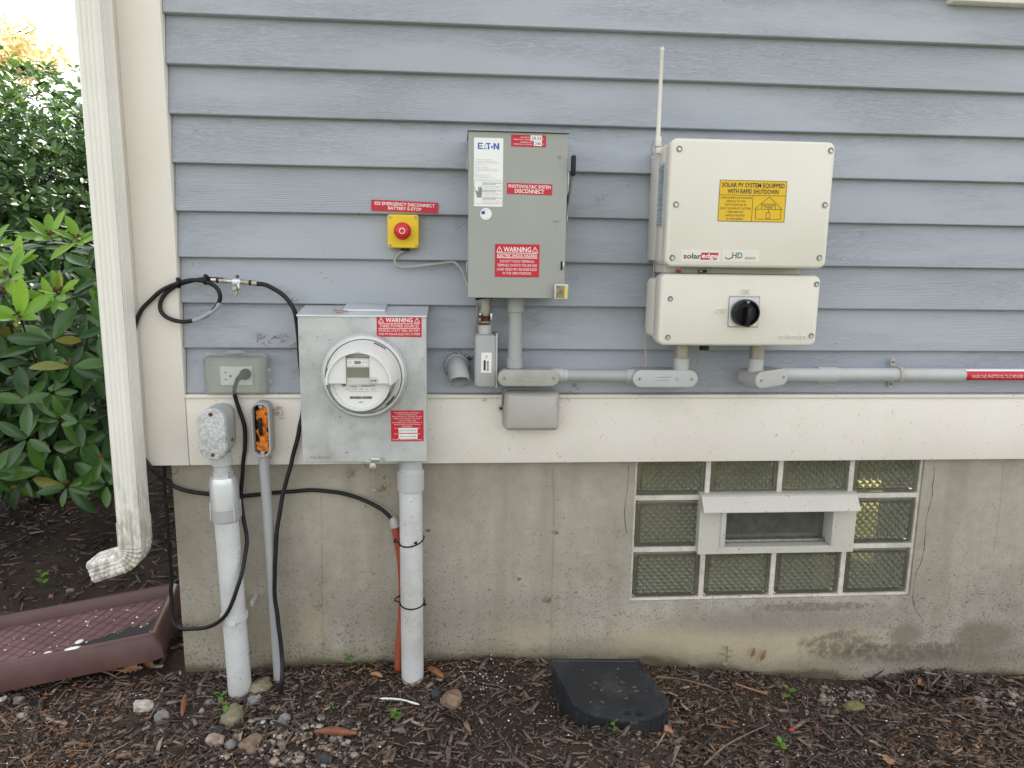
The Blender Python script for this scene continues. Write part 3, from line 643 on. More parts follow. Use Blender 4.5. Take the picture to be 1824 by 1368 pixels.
L = ['THIS RESIDENCE CONTAINS A', 'UTILITY-INTERACTIVE', 'PHOTOVOLTAIC SYSTEM. IN THE', 'EVENT OF A UTILITY OUTAGE', 'THIS SYSTEM WILL', 'AUTOMATICALLY DISCONNECT. IF', 'ADDITIONAL PROTECTION IS', 'REQUIRED:']
wd = [.82, .6, .9, .82, .56, .92, .8, .32]
lines = [(t, cx, z1-hh*(0.07+0.0635*i), ww*w_, hh*0.036) for i, (t, w_) in enumerate(zip(L, wd))]
lines += [('AC DISCONNECT IS LOCATED:', cx, z1-hh*0.575, ww*0.8, hh*0.036), ('DC DISCONNECT IS LOCATED:', cx, z1-hh*0.755, ww*0.8, hh*0.036), ('FOR SERVICE CALL', cx, z1-hh*0.94, ww*0.9, hh*0.036)]
letters(l2, 'print_white', lines, -MO-0.0012)
for f0, f1 in ((0.565, 0.72), (0.76, 0.915)):
    p = plate(l2, (x0+ww*0.23, x1-ww*0.19, z1-hh*f1, z1-hh*f0), -MO-0.0014, 'label_white', 'overlay_sticker', 0.0004)
    letters(l2, 'print_black', [('RIGHT OF METER', x0+ww*0.52, z1-hh*(f0+f1)/2, ww*0.52, hh*0.05)], -MO-0.0021, 'overlay_lettering')

# ------------------------------------------------------------------ electricity meter
c0 = W(649, 671, 0.125); mcx, mcz = -0.198, 0.757
ring = thing('electricity_meter', 'round white digital electricity meter plugged into the galvanized box', 'meter', (mcx, -MO, mcz-0.09))
O = (mcx, -MO, mcz)
bm = BM(); lathe(bm, [(0.0935, -0.0005), (0.0935, 0.008), (0.0915, 0.016), (0.087, 0.020), (0.083, 0.020), (0.081, 0.016), (0.081, 0.0)], O, '-Y', 56, caps=(False, False)); finish(bm, 'socket_ring', 'galvanized_bright', ring)
bm = BM(); lathe(bm, [(0.0808, 0.0), (0.0808, 0.019), (0.077, 0.023), (0.070, 0.024), (0.070, 0.005)], O, '-Y', 56, caps=(False, False)); finish(bm, 'base_flange', 'meter_gray', ring)
for a in (62, 176, 318):
    bm = BM(); lathe(bm, [(0.0765, 0.0238), (0.0765, 0.0246), (0.0795, 0.0238), (0.0795, 0.022)], O, '-Y', 8, a0=a-10, a1=a+10); finish(bm, 'slot', 'black_plastic', ring)
bm = BM(); lathe(bm, [(0.064, 0.004), (0.064, 0.070), (0.062, 0.074), (0.0001, 0.074)], O, '-Y', 56, caps=(False, False)); finish(bm, 'inner_body', 'meter_gray', ring)
bm = BM(); lathe(bm, [(0.0705, 0.010), (0.0695, 0.060), (0.066, 0.094), (0.0625, 0.098), (0.059, 0.096), (0.0575, 0.092), (0.0575, 0.089), (0.061, 0.092), (0.0635, 0.090), (0.0675, 0.058), (0.0685, 0.010)], O, '-Y', 40, caps=(False, False), a0=180, a1=360); finish(bm, 'clear_cover', 'meter_glass', ring)
bm = BM(); lathe(bm, [(0.057, 0.074), (0.057, 0.0765), (0.0001, 0.0765)], O, '-Y', 56, caps=(False, False)); fp = finish(bm, 'face_plate', 'label_white', ring)
bm = BM(); lathe(bm, [(0.0625, 0.074), (0.0625, 0.084), (0.0572, 0.080), (0.0572, 0.074)], O, '-Y', 56, caps=(False, False)); finish(bm, 'bezel', 'white_plastic', ring)
bm = BM(); lathe(bm, [(0.0775, 0.024), (0.0755, 0.040), (0.0685, 0.104), (0.0665, 0.108), (0.0635, 0.108), (0.0625, 0.104), (0.0628, 0.076)], O, '-Y', 44, caps=(False, False), a0=-2, a1=182); hood = finish(bm, 'hood', 'white_plastic', ring)
u = PX(0.22)
def seg_panel(x0, x1, nm):
    bm = BM(); r_ = 0.0635; pts = [(x0, 0.0)]; xs = np.linspace(x0, x1, 12)
    poly = [(mcx+x0, mcz-0.001)] + [(mcx+x, mcz+math.sqrt(max(0, r_*r_-x*x))) for x in xs] + [(mcx+x1, mcz-0.001)]
    prism(bm, poly, -MO-0.102, -MO-0.0768); bmesh.ops.bevel(bm, geom=[e for e in bm.edges if abs(e.verts[0].co.y+MO+0.102) < 1e-5 and abs(e.verts[1].co.y+MO+0.102) < 1e-5], offset=0.0015, segments=2, affect='EDGES'); return finish(bm, nm, 'white_plastic', ring)
seg_panel(-0.0632, -0.026, 'hood_panel'); seg_panel(0.0225, 0.0632, 'hood_panel')
bm = BM(); rr(bm, mcx-0.0018, mcz+0.024, 0.047, 0.056, 0.003, [(-MO-0.094, 0), (-MO-0.0768, 0)], 3); finish(bm, 'display_housing', 'meter_gray', ring)
bm = BM(); rr(bm, mcx-0.0018, mcz+0.0215, 0.0445, 0.0215, 0.001, [(-MO-0.0946, 0), (-MO-0.0935, 0)], 2); lcd = finish(bm, 'display', 'lcd', ring)
bm = BM(); yy = -MO-0.0950
def seg7(bm, cx, cz, w, h, segs, y):
    t = w*0.16
    for s in segs:
        p, q = {'a': ((-.5, .5), (.5, .5)), 'b': ((.5, .5), (.5, 0)), 'c': ((.5, 0), (.5, -.5)), 'd': ((-.5, -.5), (.5, -.5)), 'e': ((-.5, 0), (-.5, -.5)), 'f': ((-.5, .5), (-.5, 0)), 'g': ((-.5, 0), (.5, 0))}[s]
        strip(bm, (cx+p[0]*w, cz+p[1]*h), (cx+q[0]*w, cz+q[1]*h), t, y, 0.0003)
dz = mcz+0.0255
strip(bm, (mcx-0.022, dz), (mcx-0.019, dz), 0.0012, yy, 0.0003)
for i, sg in enumerate(('abefg', 'acdefgb', 'abcdefg', 'abcdefg', 'abcdefg')): seg7(bm, mcx-0.0145+i*0.0078, dz, 0.0046, 0.0088, sg, yy)
finish(bm, 'digits', 'print_gray', lcd)
bm = BM(); rr(bm, mcx-0.0018, mcz+0.0415, 0.0445, 0.014, 0.001, [(-MO-0.0946, 0), (-MO-0.0935, 0)], 2); dl = finish(bm, 'display_label', 'label_white', ring)
bm = BM(); box(bm, mcx-0.009, mcx+0.004, -MO-0.0952, -MO-0.0946, mcz+0.0395, mcz+0.0455); finish(bm, 'sensor_window', 'print_gray', dl)
letters(dl, 'print_gray', [('GE kilowatthours', mcx-0.0018, mcz+0.0365, 0.024, 0.0016), ('kWh', mcx-0.018, mcz+0.043, 0.006, 0.0014), ('REACTIVE', mcx+0.013, mcz+0.043, 0.012, 0.0014)], -MO-0.0950)
yf = -MO-0.0769
bm = BM()
bx = mcx-0.0225; rnd = random.Random(3)
while bx < mcx+0.0235:
    w_ = rnd.choice((0.0004, 0.0007, 0.001)); box(bm, bx, bx+w_, yf, yf+0.0004, mcz-0.0375, mcz-0.0320); bx += w_+rnd.choice((0.0004, 0.0006))
letters(fp, 'print_black', [('GE METER 82A', mcx-0.0165, mcz-0.0045, 0.016, 0.0015), ('I-210', mcx-0.0145, mcz-0.0110, 0.0130, 0.0042), ('25060345', mcx+0.0165, mcz-0.0095, 0.028, 0.0042), ('FM2S  CL 200    240V    3W    TYPE I', mcx+0.001, mcz-0.0170, 0.062, 0.0022), ('TA 30 WATTHOURMETER 60Hz Kh 7.2 R 13 8/9', mcx+0.0045, mcz-0.0220, 0.058, 0.0015), ('NET', mcx+0.001, mcz-0.0445, 0.010, 0.0036)], yf, extra=bm)
bm = BM(); lathe(bm, [(0.0048, 0.0772), (0.0048, 0.076)], (mcx-0.034, -MO, mcz-0.0065), '-Y', 20); finish(bm, 'logo_disc', 'print_gray', fp)
for dx in (0.0275, 0.0340):
    bm = BM(); lathe(bm, [(0.0024, 0.1035), (0.0024, 0.101)], (mcx+dx, -MO, mcz+0.0060), '-Y', 14); lathe(bm, [(0.0010, 0.1042), (0.0010, 0.103)], (mcx+dx, -MO, mcz+0.0060), '-Y', 8); finish(bm, 'optical_port', 'print_gray', ring)
bm = BM(); rr(bm, mcx+0.031, mcz+0.0065, 0.021, 0.015, 0.006, [(-MO-0.1028, 0.001), (-MO-0.1015, 0)], 5); finish(bm, 'port_cover', 'clear_plastic', ring)
bm = BM(); box(bm, mcx-0.005, mcx+0.005, -MO-0.1085, -MO-0.100, mcz+0.0640, mcz+0.0672, 0.0006); finish(bm, 'hood_tab', 'meter_gray', ring)

# ------------------------------------------------------------------ emergency stop
r = R(662, 358.5, 780.5, 378, 0.016); sg = thing('emergency_disconnect_sign', 'red plaque reading ESS emergency disconnect above the yellow stop button', 'sign', ((r[0]+r[1])/2, -0.014, r[2]))
ROTS = math.radians(1.6)
p = plate(sg, r, -0.0206, 'label_red', 'plaque', 0.0018, ROTS)
cx, cz, ww, hh = (r[0]+r[1])/2, (r[2]+r[3])/2, r[1]-r[0], r[3]-r[2]
def rotmap(cx, cz, a, y):
    def f(u, v): du, dv = u-cx, v-cz; return (cx+du*math.cos(a)+dv*math.sin(a), y, cz-du*math.sin(a)+dv*math.cos(a))
    return f
letters(sg, 'print_white', [('ESS EMERGENCY DISCONNECT', cx, cz+hh*0.19, ww*0.90, hh*0.29, 1), ('BATTERY E-STOP', cx, cz-hh*0.19, ww*0.50, hh*0.27, 1)], 0, mapf=rotmap(cx, cz, ROTS, -0.0228))
EO = 0.052
x0, x1, z0, z1 = R(690, 382, 746, 442, EO); ex, ez = (x0+x1)/2, (z0+z1)/2; ew, eh = x1-x0, z1-z0
es = thing('emergency_stop_button', 'yellow square box with a red mushroom stop button', 'stop button', (ex, -0.014, z0))
bm = BM(); rr(bm, ex, ez, ew, eh, 0.006, [(-0.0335, 0), (-0.0145, 0)], 4); finish(bm, 'back_box', 'safety_yellow', es)
bm = BM(); rr(bm, ex, ez, ew, eh, 0.006, [(-EO, 0.0025), (-EO+0.0012, 0.0008), (-EO+0.004, 0), (-0.0345, 0)], 5); lid = finish(bm, 'lid', 'safety_yellow', es)
for sx in (-1, 1):
    for szz in (-1, 1): 
        bm = BM(); lathe(bm, [(0.0001, 0.0004), (0.0018, 0.0004), (0.0022, 0.0012), (0.0033, 0.0012), (0.0035, 0.0)], (ex+sx*(ew/2-0.006), -EO, ez+szz*(eh/2-0.006)), '-Y', 14); finish(bm, 'screw', 'brass_aged', es)
bx_, bz_ = W(717, 411, 0.08).x, W(717, 411, 0.08).z
bm = BM(); lathe(bm, [(0.0001, 0.0335), (0.006, 0.0333), (0.012, 0.032), (0.0165, 0.029), (0.0188, 0.0245), (0.0190, 0.021), (0.0175, 0.018), (0.012, 0.016), (0.012, 0.0)], (ex, -EO, ez), '-Y', 32, caps=(False, True)); bt = finish(bm, 'mushroom_button', 'button_red', es)
bm = BM(); lathe(bm, [(0.0050, 0.0332), (0.0050, 0.0340), (0.0065, 0.0338), (0.0065, 0.0325)], (ex, -EO, ez), '-Y', 28, caps=(False, False)); finish(bm, 'ring_mark', 'print_white', bt)
bm = BM(); cyl(bm, (ex+0.003, -0.032, z0), (ex+0.003, -0.032, z0-0.0055), 0.0105, 16, 0.001); finish(bm, 'cable_gland', 'black_plastic', es)
bm = BM(); pts = [Vector((ex+0.001, -0.032, z0-0.005))] + [W(a, c_y, 0.026) for a, c_y in ((711, 452), (704, 462), (705, 470), (714, 475), (730, 476), (752, 473), (780, 470), (806, 467))] + [W(815, 472, 0.03), W(825, 485, 0.035), W(832, 505, 0.045), W(838, 520, 0.06)]
tube(bm, spline(pts, 6), 0.0030, 10); tag(finish(bm, 'control_cable', 'gray_cable', None, loc=pts[0]), 'thin gray cable curving from the yellow stop box to the disconnect', 'cable')

# ------------------------------------------------------------------ safety disconnect switch
DO = 0.150
x0, x1, z0, z1 = R(834, 236, 1009, 531, DO); dx0, dx1, dz0, dz1 = x0, x1, z0, z1; cx = (x0+x1)/2
ds = thing('safety_switch', 'tall gray disconnect switch box with a side lever', 'disconnect switch', (cx, -0.014, z0))
bm = BM(); box(bm, x0+0.006, x1-0.004, -DO+0.004, -0.0145, z0+0.004, z1-0.004, 0.003); finish(bm, 'body', 'enclosure_gray', ds)
bm = BM(); rr(bm, cx, (z0+z1)/2, x1-x0, z1-z0, 0.003, [(-DO, 0.001), (-DO+0.0010, 0), (-DO+0.022, 0), (-DO+0.022, 0.0016), (-DO+0.0042, 0.0016)], 3, cap1=False); finish(bm, 'door', 'enclosure_gray', ds)
bm = BM(); box(bm, x0-0.002, x1+0.002, -DO-0.006, -0.0145, z1+0.001, z1+0.0028, 0.0006); finish(bm, 'drip_shield', 'enclosure_gray', ds)
bm = BM(); box(bm, x0+0.003, x1-0.003, -DO+0.002, -DO+0.01, z1-0.0005, z1+0.0009); finish(bm, 'shadow_gap', 'black_rubber', ds)
for zz_ in (W(830, 292, DO).z, W(830, 475, DO).z):
    bm = BM(); box(bm, x0-0.0035, x0-0.0003, -DO+0.004, -DO+0.022, zz_-0.011, zz_+0.011, 0.0008); finish(bm, 'hinge', 'enclosure_gray', ds)
# lever on the right
lx_ = x1+0.004
bm = BM(); box(bm, x1-0.0035, x1+0.0045, -0.125, -0.060, W(1012, 392, DO).z, W(1012, 305, DO).z, 0.001); lev = finish(bm, 'lever_bracket', 'black_plastic', ds)
bm = BM(); z_a, z_b = W(1015, 310, DO).z, W(1015, 385, DO).z
tube(bm, spline([(x1+0.006, -0.09, z_b-0.02), (x1+0.009, -0.11, z_b+0.03), (x1+0.011, -0.135, z_a-0.01), (x1+0.0125, -0.150, z_a+0.012)], 5), 0.0035, 10); finish(bm, 'lever_arm', 'steel', ds)
bm = BM(); box(bm, x1+0.0065, x1+0.0155, -0.163, -0.145, z_a-0.004, W(1015, 276, DO+0.01).z, 0.003, 3); finish(bm, 'lever_grip', 'black_plastic', ds)
bm = BM(); z_c = W(1015, 392, DO).z; tube(bm, [(x1+0.008, -0.10, z_a+0.01), (x1+0.009, -0.10, z_c)], 0.0022, 8); finish(bm, 'lever_rod', 'steel', ds)
# padlock hasp
hx, hz = W(1001, 474, DO).x, W(1001, 474, DO).z
bm = BM(); box(bm, hx-0.0030, hx+0.0008, -DO-0.0008, -DO+0.001, hz-0.009, hz+0.010); finish(bm, 'hasp_slot', 'black_rubber', ds)
bm = BM(); box(bm, hx+0.0009, hx+0.0035, -DO-0.006, -DO+0.001, hz-0.0065, hz+0.0085, 0.0008); finish(bm, 'hasp', 'steel', ds)
tg = R(987.5, 506, 1011.5, 534, DO+0.012)
seal = thing('tamper_seal', 'shiny square tamper tag hanging at the corner of the gray switch', 'tag', ((tg[0]+tg[1])/2, -DO-0.012, tg[2]))
bm = BM(); rr(bm, (tg[0]+tg[1])/2, (tg[2]+tg[3])/2, tg[1]-tg[0], tg[3]-tg[2], 0.001, [(-DO-0.0155, 0.0012), (-DO-0.0145, 0), (-DO-0.011, 0)], 2); finish(bm, 'frame', 'steel', seal)
w_ = tg[1]-tg[0]; bm = BM(); rr(bm, (tg[0]+tg[1])/2-w_*0.08, (tg[2]+tg[3])/2, w_*0.62, (tg[3]-tg[2])*0.80, 0.0008, [(-DO-0.0162, 0), (-DO-0.0150, 0)], 2); finish(bm, 'film', 'barcode_film', seal)
bm = BM(); rr(bm, (tg[0]+tg[1])/2+w_*0.32, (tg[2]+tg[3])/2, w_*0.14, (tg[3]-tg[2])*0.72, 0.0005, [(-DO-0.0162, 0), (-DO-0.0150, 0)], 2); finish(bm, 'code_strip', 'safety_yellow', seal)
bm = BM(); q = Vector((tg[0]+w_*0.45, -DO-0.0135, tg[3])); tube(bm, spline([q, q+Vector((-0.006, 0, 0.010)), Vector((hx-0.004, -DO-0.008, hz-0.012)), Vector((hx+0.003, -DO-0.005, hz-0.003)), q+Vector((0.014, 0.003, 0.022)), q+Vector((0.010, 0, 0.008)), q+Vector((0.004, 0, 0))], 5), 0.0005, 6); finish(bm, 'seal_wire', 'clear_plastic', seal)
# data label
r = R(844, 245.5, 896, 368, DO); dlb = plate(ds, r, -DO, 'label_white', 'data_label', 0.0006, 0, 0.002)
x0, x1, z0, z1 = r; ww, hh = x1-x0, z1-z0; X_ = lambda f: x0+ww*f; Z_ = lambda f: z1-hh*f
y = -DO-0.0009
bm = BM()
for f0, f1, s in ((0.625, 0.655, 1),): pass
for a_, b_ in (((0.02, 0.625), (0.97, 0.625)), ((0.02, 0.96), (0.97, 0.96)), ((0.97, 0.625), (0.97, 0.96)), ((0.29, 0.625), (0.29, 0.96)), ((0.02, 0.625), (0.02, 0.96))): strip(bm, (X_(a_[0]), Z_(a_[1])), (X_(b_[0]), Z_(b_[1])), 0.00035, y)
# hand and spark pictogram
px_, pz_ = X_(0.18), Z_(0.79)
prism(bm, [(px_-0.004, pz_-0.011), (px_+0.005, pz_-0.011), (px_+0.006, pz_+0.0), (px_+0.0065, pz_+0.009), (px_+0.0045, pz_+0.009), (px_+0.004, pz_+0.003), (px_+0.0035, pz_+0.012), (px_+0.0015, pz_+0.012), (px_+0.001, pz_+0.003), (px_+0.0, pz_+0.011), (px_-0.002, pz_+0.010), (px_-0.0015, pz_+0.0), (px_-0.006, pz_+0.004), (px_-0.007, pz_+0.002)], y, y+0.0004)
for a_, b_ in (((-0.012, 0.012), (-0.008, 0.007)), ((-0.008, 0.007), (-0.010, 0.004)), ((-0.010, 0.004), (-0.006, 0.0))): strip(bm, (px_+a_[0], pz_+a_[1]), (px_+b_[0], pz_+b_[1]), 0.0010, y)
lt = [('General Duty Safety Switch', .36, .315, .52), ('Interruptor de seguridad, uso general', .42, .34, .68), ('Interrupteur de securite, service general', .47, .362, .78), ('60 A, 240 V~, 50-60 Hz', .24, .394, .40), ('Complete ratings inside', .26, .43, .46), ('Valores nominales completos al interior', .45, .453, .74), ('Informations completes des caracteristiques a l\'int', .47, .475, .80), ('erieur', .09, .495, .12), ('Further instructions inside', .28, .532, .50), ('Instructions a l\'interieur', .31, .553, .55), ('Instrucciones adicionales en el interior', .40, .575, .70), ('Made in U.S.A. / Fabrique aux E.-U. / Hecho en E.U.A.', .48, .607, .90)]
lines = [(t, X_(c__), Z_(f_), ww*w__, hh*0.0105) for t, c__, f_, w__ in lt]
for k in range(3):
    f_ = 0.655+k*0.108
    lines += [('HAZARDOUS VOLTAGE INSIDE. CAN CAUSE', X_(.63), Z_(f_), ww*.62, hh*.016, 1), ('ELECTRIC SHOCK OR BURN', X_(.53), Z_(f_+.020), ww*.44, hh*.013, 1), ('Turn off and lock out the power supplying the', X_(.63), Z_(f_+.043), ww*.58, hh*.0095), ('device before opening or servicing the unit', X_(.63), Z_(f_+.060), ww*.58, hh*.0095), ('Qualified personnel only shall use', X_(.60), Z_(f_+.077), ww*.52, hh*.0095)]
letters(dlb, 'print_gray', lines, y, extra=bm)
bm = BM(); u_ = ww/52.0     # maker's word mark, letters cut as in the photograph
def L_(a): return X_(a)
zt_, zb_ = Z_(0.074), Z_(0.165); H_ = zt_-zb_
def bar(x_a, x_b, f0, f1): prism(bm, [(X_(x_a), zb_+H_*f0), (X_(x_b), zb_+H_*f0), (X_(x_b), zb_+H_*f1), (X_(x_a), zb_+H_*f1)], y, y+0.0004)
bar(.13, .175, 0, 1); bar(.175, .30, .80, 1); bar(.175, .28, .40, .58); bar(.175, .30, 0, .20)
prism(bm, [(X_(.32), zb_), (X_(.37), zb_), (X_(.385), zb_+H_*.28), (X_(.35), zb_+H_*.28)], y, y+0.0004); prism(bm, [(X_(.355), zb_+H_*.5), (X_(.40), zb_+H_*.5), (X_(.385), zb_+H_*.75)], y, y+0.0004); prism(bm, [(X_(.40), zb_), (X_(.44), zb_), (X_(.43), zb_+H_*.2), (X_(.41), zb_+H_*.2)], y, y+0.0004)
bar(.40, .56, .80, 1); prism(bm, [(X_(.47), zb_), (X_(.53), zb_), (X_(.505), zb_+H_*.8), (X_(.47), zb_+H_*.8)], y, y+0.0004)
lathe(bm, [(0.0022, 0.0004), (0.0022, 0)], (X_(.61), y+0.0004, zb_+H_*.38), '-Y', 16)
bar(.665, .72, 0, 1); bar(.80, .86, 0, 1); prism(bm, [(X_(.72), zb_+H_), (X_(.80), zb_+H_*.35), (X_(.80), zb_), (X_(.72), zb_+H_*.62)], y, y+0.0004)
finish(bm, 'maker_wordmark', 'print_blue', dlb, smooth=0)
c = W(865.5, 381, DO); bm = BM(); lathe(bm, [(0.0120, 0.0005), (0.0122, 0.0003), (0.0122, 0)], (c.x, -DO, c.z), '-Y', 32); rs = finish(bm, 'round_sticker', 'label_white', ds)
bm = BM(); box(bm, c.x-0.0095, c.x-0.002, -DO-0.0010, -DO-0.0006, c.z-0.0005, c.z+0.0055); finish(bm, 'flag_print', 'print_navy', rs)
letters(rs, 'print_gray', [('MADE IN', c.x-0.001, c.z+0.0085, 0.012, 0.0014), ('U.S.A.', c.x+0.001, c.z-0.0080, 0.009, 0.0014)], -DO-0.0009)
r = R(910.5, 240.5, 972.5, 261.5, DO); lb = plate(ds, r, -DO, 'label_red'); x0, x1, z0, z1 = r; ww, hh = x1-x0, z1-z0
letters(lb, 'print_white', [('MAXIMUM', x0+ww*.40, z1-hh*.21, ww*.25, hh*.105), ('OPERATING CURRENT', x0+ww*.33, z1-hh*.40, ww*.54, hh*.105), ('NOMINAL AC', x0+ww*.43, z1-hh*.62, ww*.33, hh*.105), ('OPERATING VOLTAGE', x0+ww*.33, z1-hh*.80, ww*.54, hh*.105), ('A', x0+ww*.93, z1-hh*.32, ww*.03, hh*.12), ('V', x0+ww*.93, z1-hh*.75, ww*.03, hh*.12)], -DO-0.0012)
for (a_, b_, f0, f1, t, w__) in ((.55, .885, .03, .50, '28.33', .27), (.65, .885, .51, .93, '240', .17)):
    plate(lb, (x0+ww*a_, x0+ww*b_, z1-hh*f1, z1-hh*f0), -DO-0.0014, 'label_white', 'value_sticker', 0.0004)
    letters(lb, 'print_black', [(t, x0+ww*(a_+b_)/2, z1-hh*(f0+f1)/2, ww*w__, hh*0.26)], -DO-0.0021, 'value_lettering')
r = R(903, 327, 983.5, 346.5, DO); lb = plate(ds, r, -DO, 'label_red', rot=math.radians(0.8)); x0, x1, z0, z1 = r; ww, hh = x1-x0, z1-z0
letters(lb, 'print_white', [('PHOTOVOLTAIC SYSTEM', (x0+x1)/2, z1-hh*.29, ww*.93, hh*.30, 1), ('DISCONNECT', (x0+x1)/2, z1-hh*.71, ww*.65, hh*.36, 1)], 0, mapf=rotmap((x0+x1)/2, (z0+z1)/2, math.radians(0.8), -DO-0.0012))
r = R(881.5, 435, 960.5, 493.5, DO); lb = plate(ds, r, -DO, 'label_red'); x0, x1, z0, z1 = r; ww, hh = x1-x0, z1-z0; cx = (x0+x1)/2; y = -DO-0.0012
bm = BM(); tri(bm, x0+ww*.10, z1-hh*.155, hh*.16, y); tri(bm, x1-ww*.10, z1-hh*.155, hh*.16, y); strip(bm, (x0+ww*.045, z1-hh*.268), (x1-ww*.045, z1-hh*.268), hh*.02, y); strip(bm, (x0+ww*.045, z1-hh*.415), (x1-ww*.045, z1-hh*.415), hh*.02, y)
letters(lb, 'print_white', [('WARNING', cx, z1-hh*.16, ww*.62, hh*.145, 1), ('ELECTRIC SHOCK HAZARD', cx, z1-hh*.345, ww*.90, hh*.085, 1), ('DO NOT TOUCH TERMINALS', cx, z1-hh*.52, ww*.77, hh*.078), ('TERMINALS ON BOTH THE LINE AND', cx, z1-hh*.64, ww*.90, hh*.078), ('LOAD SIDES MAY BE ENERGIZED', cx, z1-hh*.765, ww*.90, hh*.078), ('IN THE OPEN POSITION', cx, z1-hh*.885, ww*.64, hh*.078)], y, extra=bm)
a_ = W(996, 280, DO); b_ = W(996, 291, DO); c = W(990, 394.5, DO); e = W(990, 404, DO)
bm = BM(); lathe(bm, [(0.0030, 0.0), (0.0030, 0.0007), (0.0038, 0.0007), (0.0038, 0)], (e.x, -DO+0.0002, e.z), '-Y', 18, caps=(False, False))
letters(ds, 'enclosure_gray', [('ON', a_.x, a_.z, 0.0095, 0.0075), ('I', b_.x, b_.z, 0.0012, 0.006), ('OFF', c.x, c.z, 0.0145, 0.0068)], -DO-0.0009, 'embossed_marks', extra=bm, depth=0.0008)

# ------------------------------------------------------------------ inverter
IO = 0.190
x0, x1, z0, z1 = R(1190, 248.5, 1481, 477, IO); ix0, ix1, iz0, iz1 = x0, x1, z0, z1; cx, cz = (x0+x1)/2, (z0+z1)/2; w_, h_ = x1-x0, z1-z0
inv = thing('solar_inverter', 'large cream solar inverter with a yellow rapid shutdown label', 'inverter', (cx, -0.014, z0))
bm = BM(); rr(bm, cx, cz, w_, h_, 0.016, [(-IO, 0.006), (-IO+0.0012, 0.003), (-IO+0.004, 0.0008), (-IO+0.008, 0), (-IO+0.030, 0), (-IO+0.032, 0.002)], 8); cov = finish(bm, 'cover', 'inverter_white', inv, smooth=50)
bm = BM(); rr(bm, cx, cz, w_-0.006, h_-0.006, 0.013, [(-IO+0.0318, 0.0), (-IO+0.0345, 0)], 6); finish(bm, 'gasket', 'gasket_dark', inv)
bm = BM(); rr(bm, cx, cz, w_-0.004, h_-0.006, 0.014, [(-IO+0.0345, 0.001), (-IO+0.037, 0), (-0.100, 0), (-0.096, 0.003)], 6); finish(bm, 'housing', 'inverter_white', inv, smooth=50)
bm = BM(); rr(bm, cx-0.002, cz-0.01, w_-0.030, h_-0.040, 0.006, [(-0.096, 0), (-0.030, 0)], 3); finish(bm, 'heat_sink', 'heatsink_gray', inv)
for k in range(14):
    bm = BM(); xk = x0+0.02+(w_-0.04)*k/13; box(bm, xk-0.0015, xk+0.0015, -0.098, -0.028, z0+0.006, z1-0.006); finish(bm, 'cooling_fin', 'heatsink_gray', inv, smooth=0)
bm = BM(); box(bm, x0+0.03, x1-0.03, -0.0285, -0.0145, z0+0.05, z1-0.03, 0.002); finish(bm, 'wall_bracket', 'heatsink_gray', inv)
bm = BM(); box(bm, x0+0.004, x0+0.016, -0.095, -0.022, z0+0.012, z1-0.004, 0.003); finish(bm, 'side_rail', 'inverter_white', inv)
for px, py in ((1210, 265.5), (1480, 268.5), (1204, 364.5), (1469.5, 365.5), (1197.5, 459.5), (1459.5, 459.5)):
    c = W(px, py, IO)
    bm = BM(); lathe(bm, [(0.0052, 0.0002), (0.0062, 0.0008), (0.0066, 0.0)], (c.x, -IO-0.0002, c.z), '-Y', 20); sc_ = finish(bm, 'screw', 'screw_steel', inv)
    bm = BM(); lathe(bm, [(0.0012, 0.0012), (0.0030, 0.0012), (0.0034, 0.0004)], (c.x, -IO-0.0006, c.z), '-Y', 12); finish(bm, 'screw_head', 'steel', sc_)
# rating sticker on the left flank
bm = BM(); box(bm, x0-0.0004, x0+0.0018, -0.150, -0.108, z0+0.085, z1-0.045); st = finish(bm, 'rating_label', 'label_blue', inv, smooth=0)
bm = BM(); rnd = random.Random(5); zz_ = z1-0.05
while zz_ > z0+0.09:
    t = rnd.choice((0.0006, 0.0008, 0.0016)); box(bm, x0-0.0009, x0-0.0003, -0.149, -0.149+rnd.uniform(0.018, 0.040), zz_-t, zz_); zz_ -= t+rnd.choice((0.0012, 0.0016, 0.003))
finish(bm, 'fine_print', 'print_gray', st, smooth=0)
# antenna
a0_, a1_ = W(1178, 240, 0.11), W(1190.5, 86, 0.11)
bm = BM(); ax_ = x0-0.0035; ztp = W(1188, 85, 0.10).z; zbs_ = W(1180, 245, 0.10).z
lathe(bm, [(0.0048, 0), (0.0048, 0.028), (0.0044, 0.030), (0.0040, ztp-zbs_-0.008), (0.0046, ztp-zbs_-0.007), (0.0046, ztp-zbs_-0.001), (0.0040, ztp-zbs_)], (ax_, -0.100, zbs_), 'Z', 16); ant = finish(bm, 'antenna', 'inverter_white', inv)
bm = BM(); box(bm, ax_-0.006, ax_+0.006, -0.108, -0.090, zbs_-0.020, zbs_+0.001, 0.0015); box(bm, ax_-0.004, x0+0.018, -0.106, -0.092, zbs_-0.034, zbs_-0.0205, 0.002); finish(bm, 'antenna_mount', 'inverter_white', inv)
bm = BM(); tube(bm, spline([(ax_-0.006, -0.085, zbs_-0.003), (ax_-0.008, -0.08, zbs_-0.020), (ax_-0.004, -0.078, zbs_-0.036), (ax_-0.002, -0.08, zbs_-0.044)], 5), 0.0014, 8); finish(bm, 'antenna_lead', 'steel', inv)
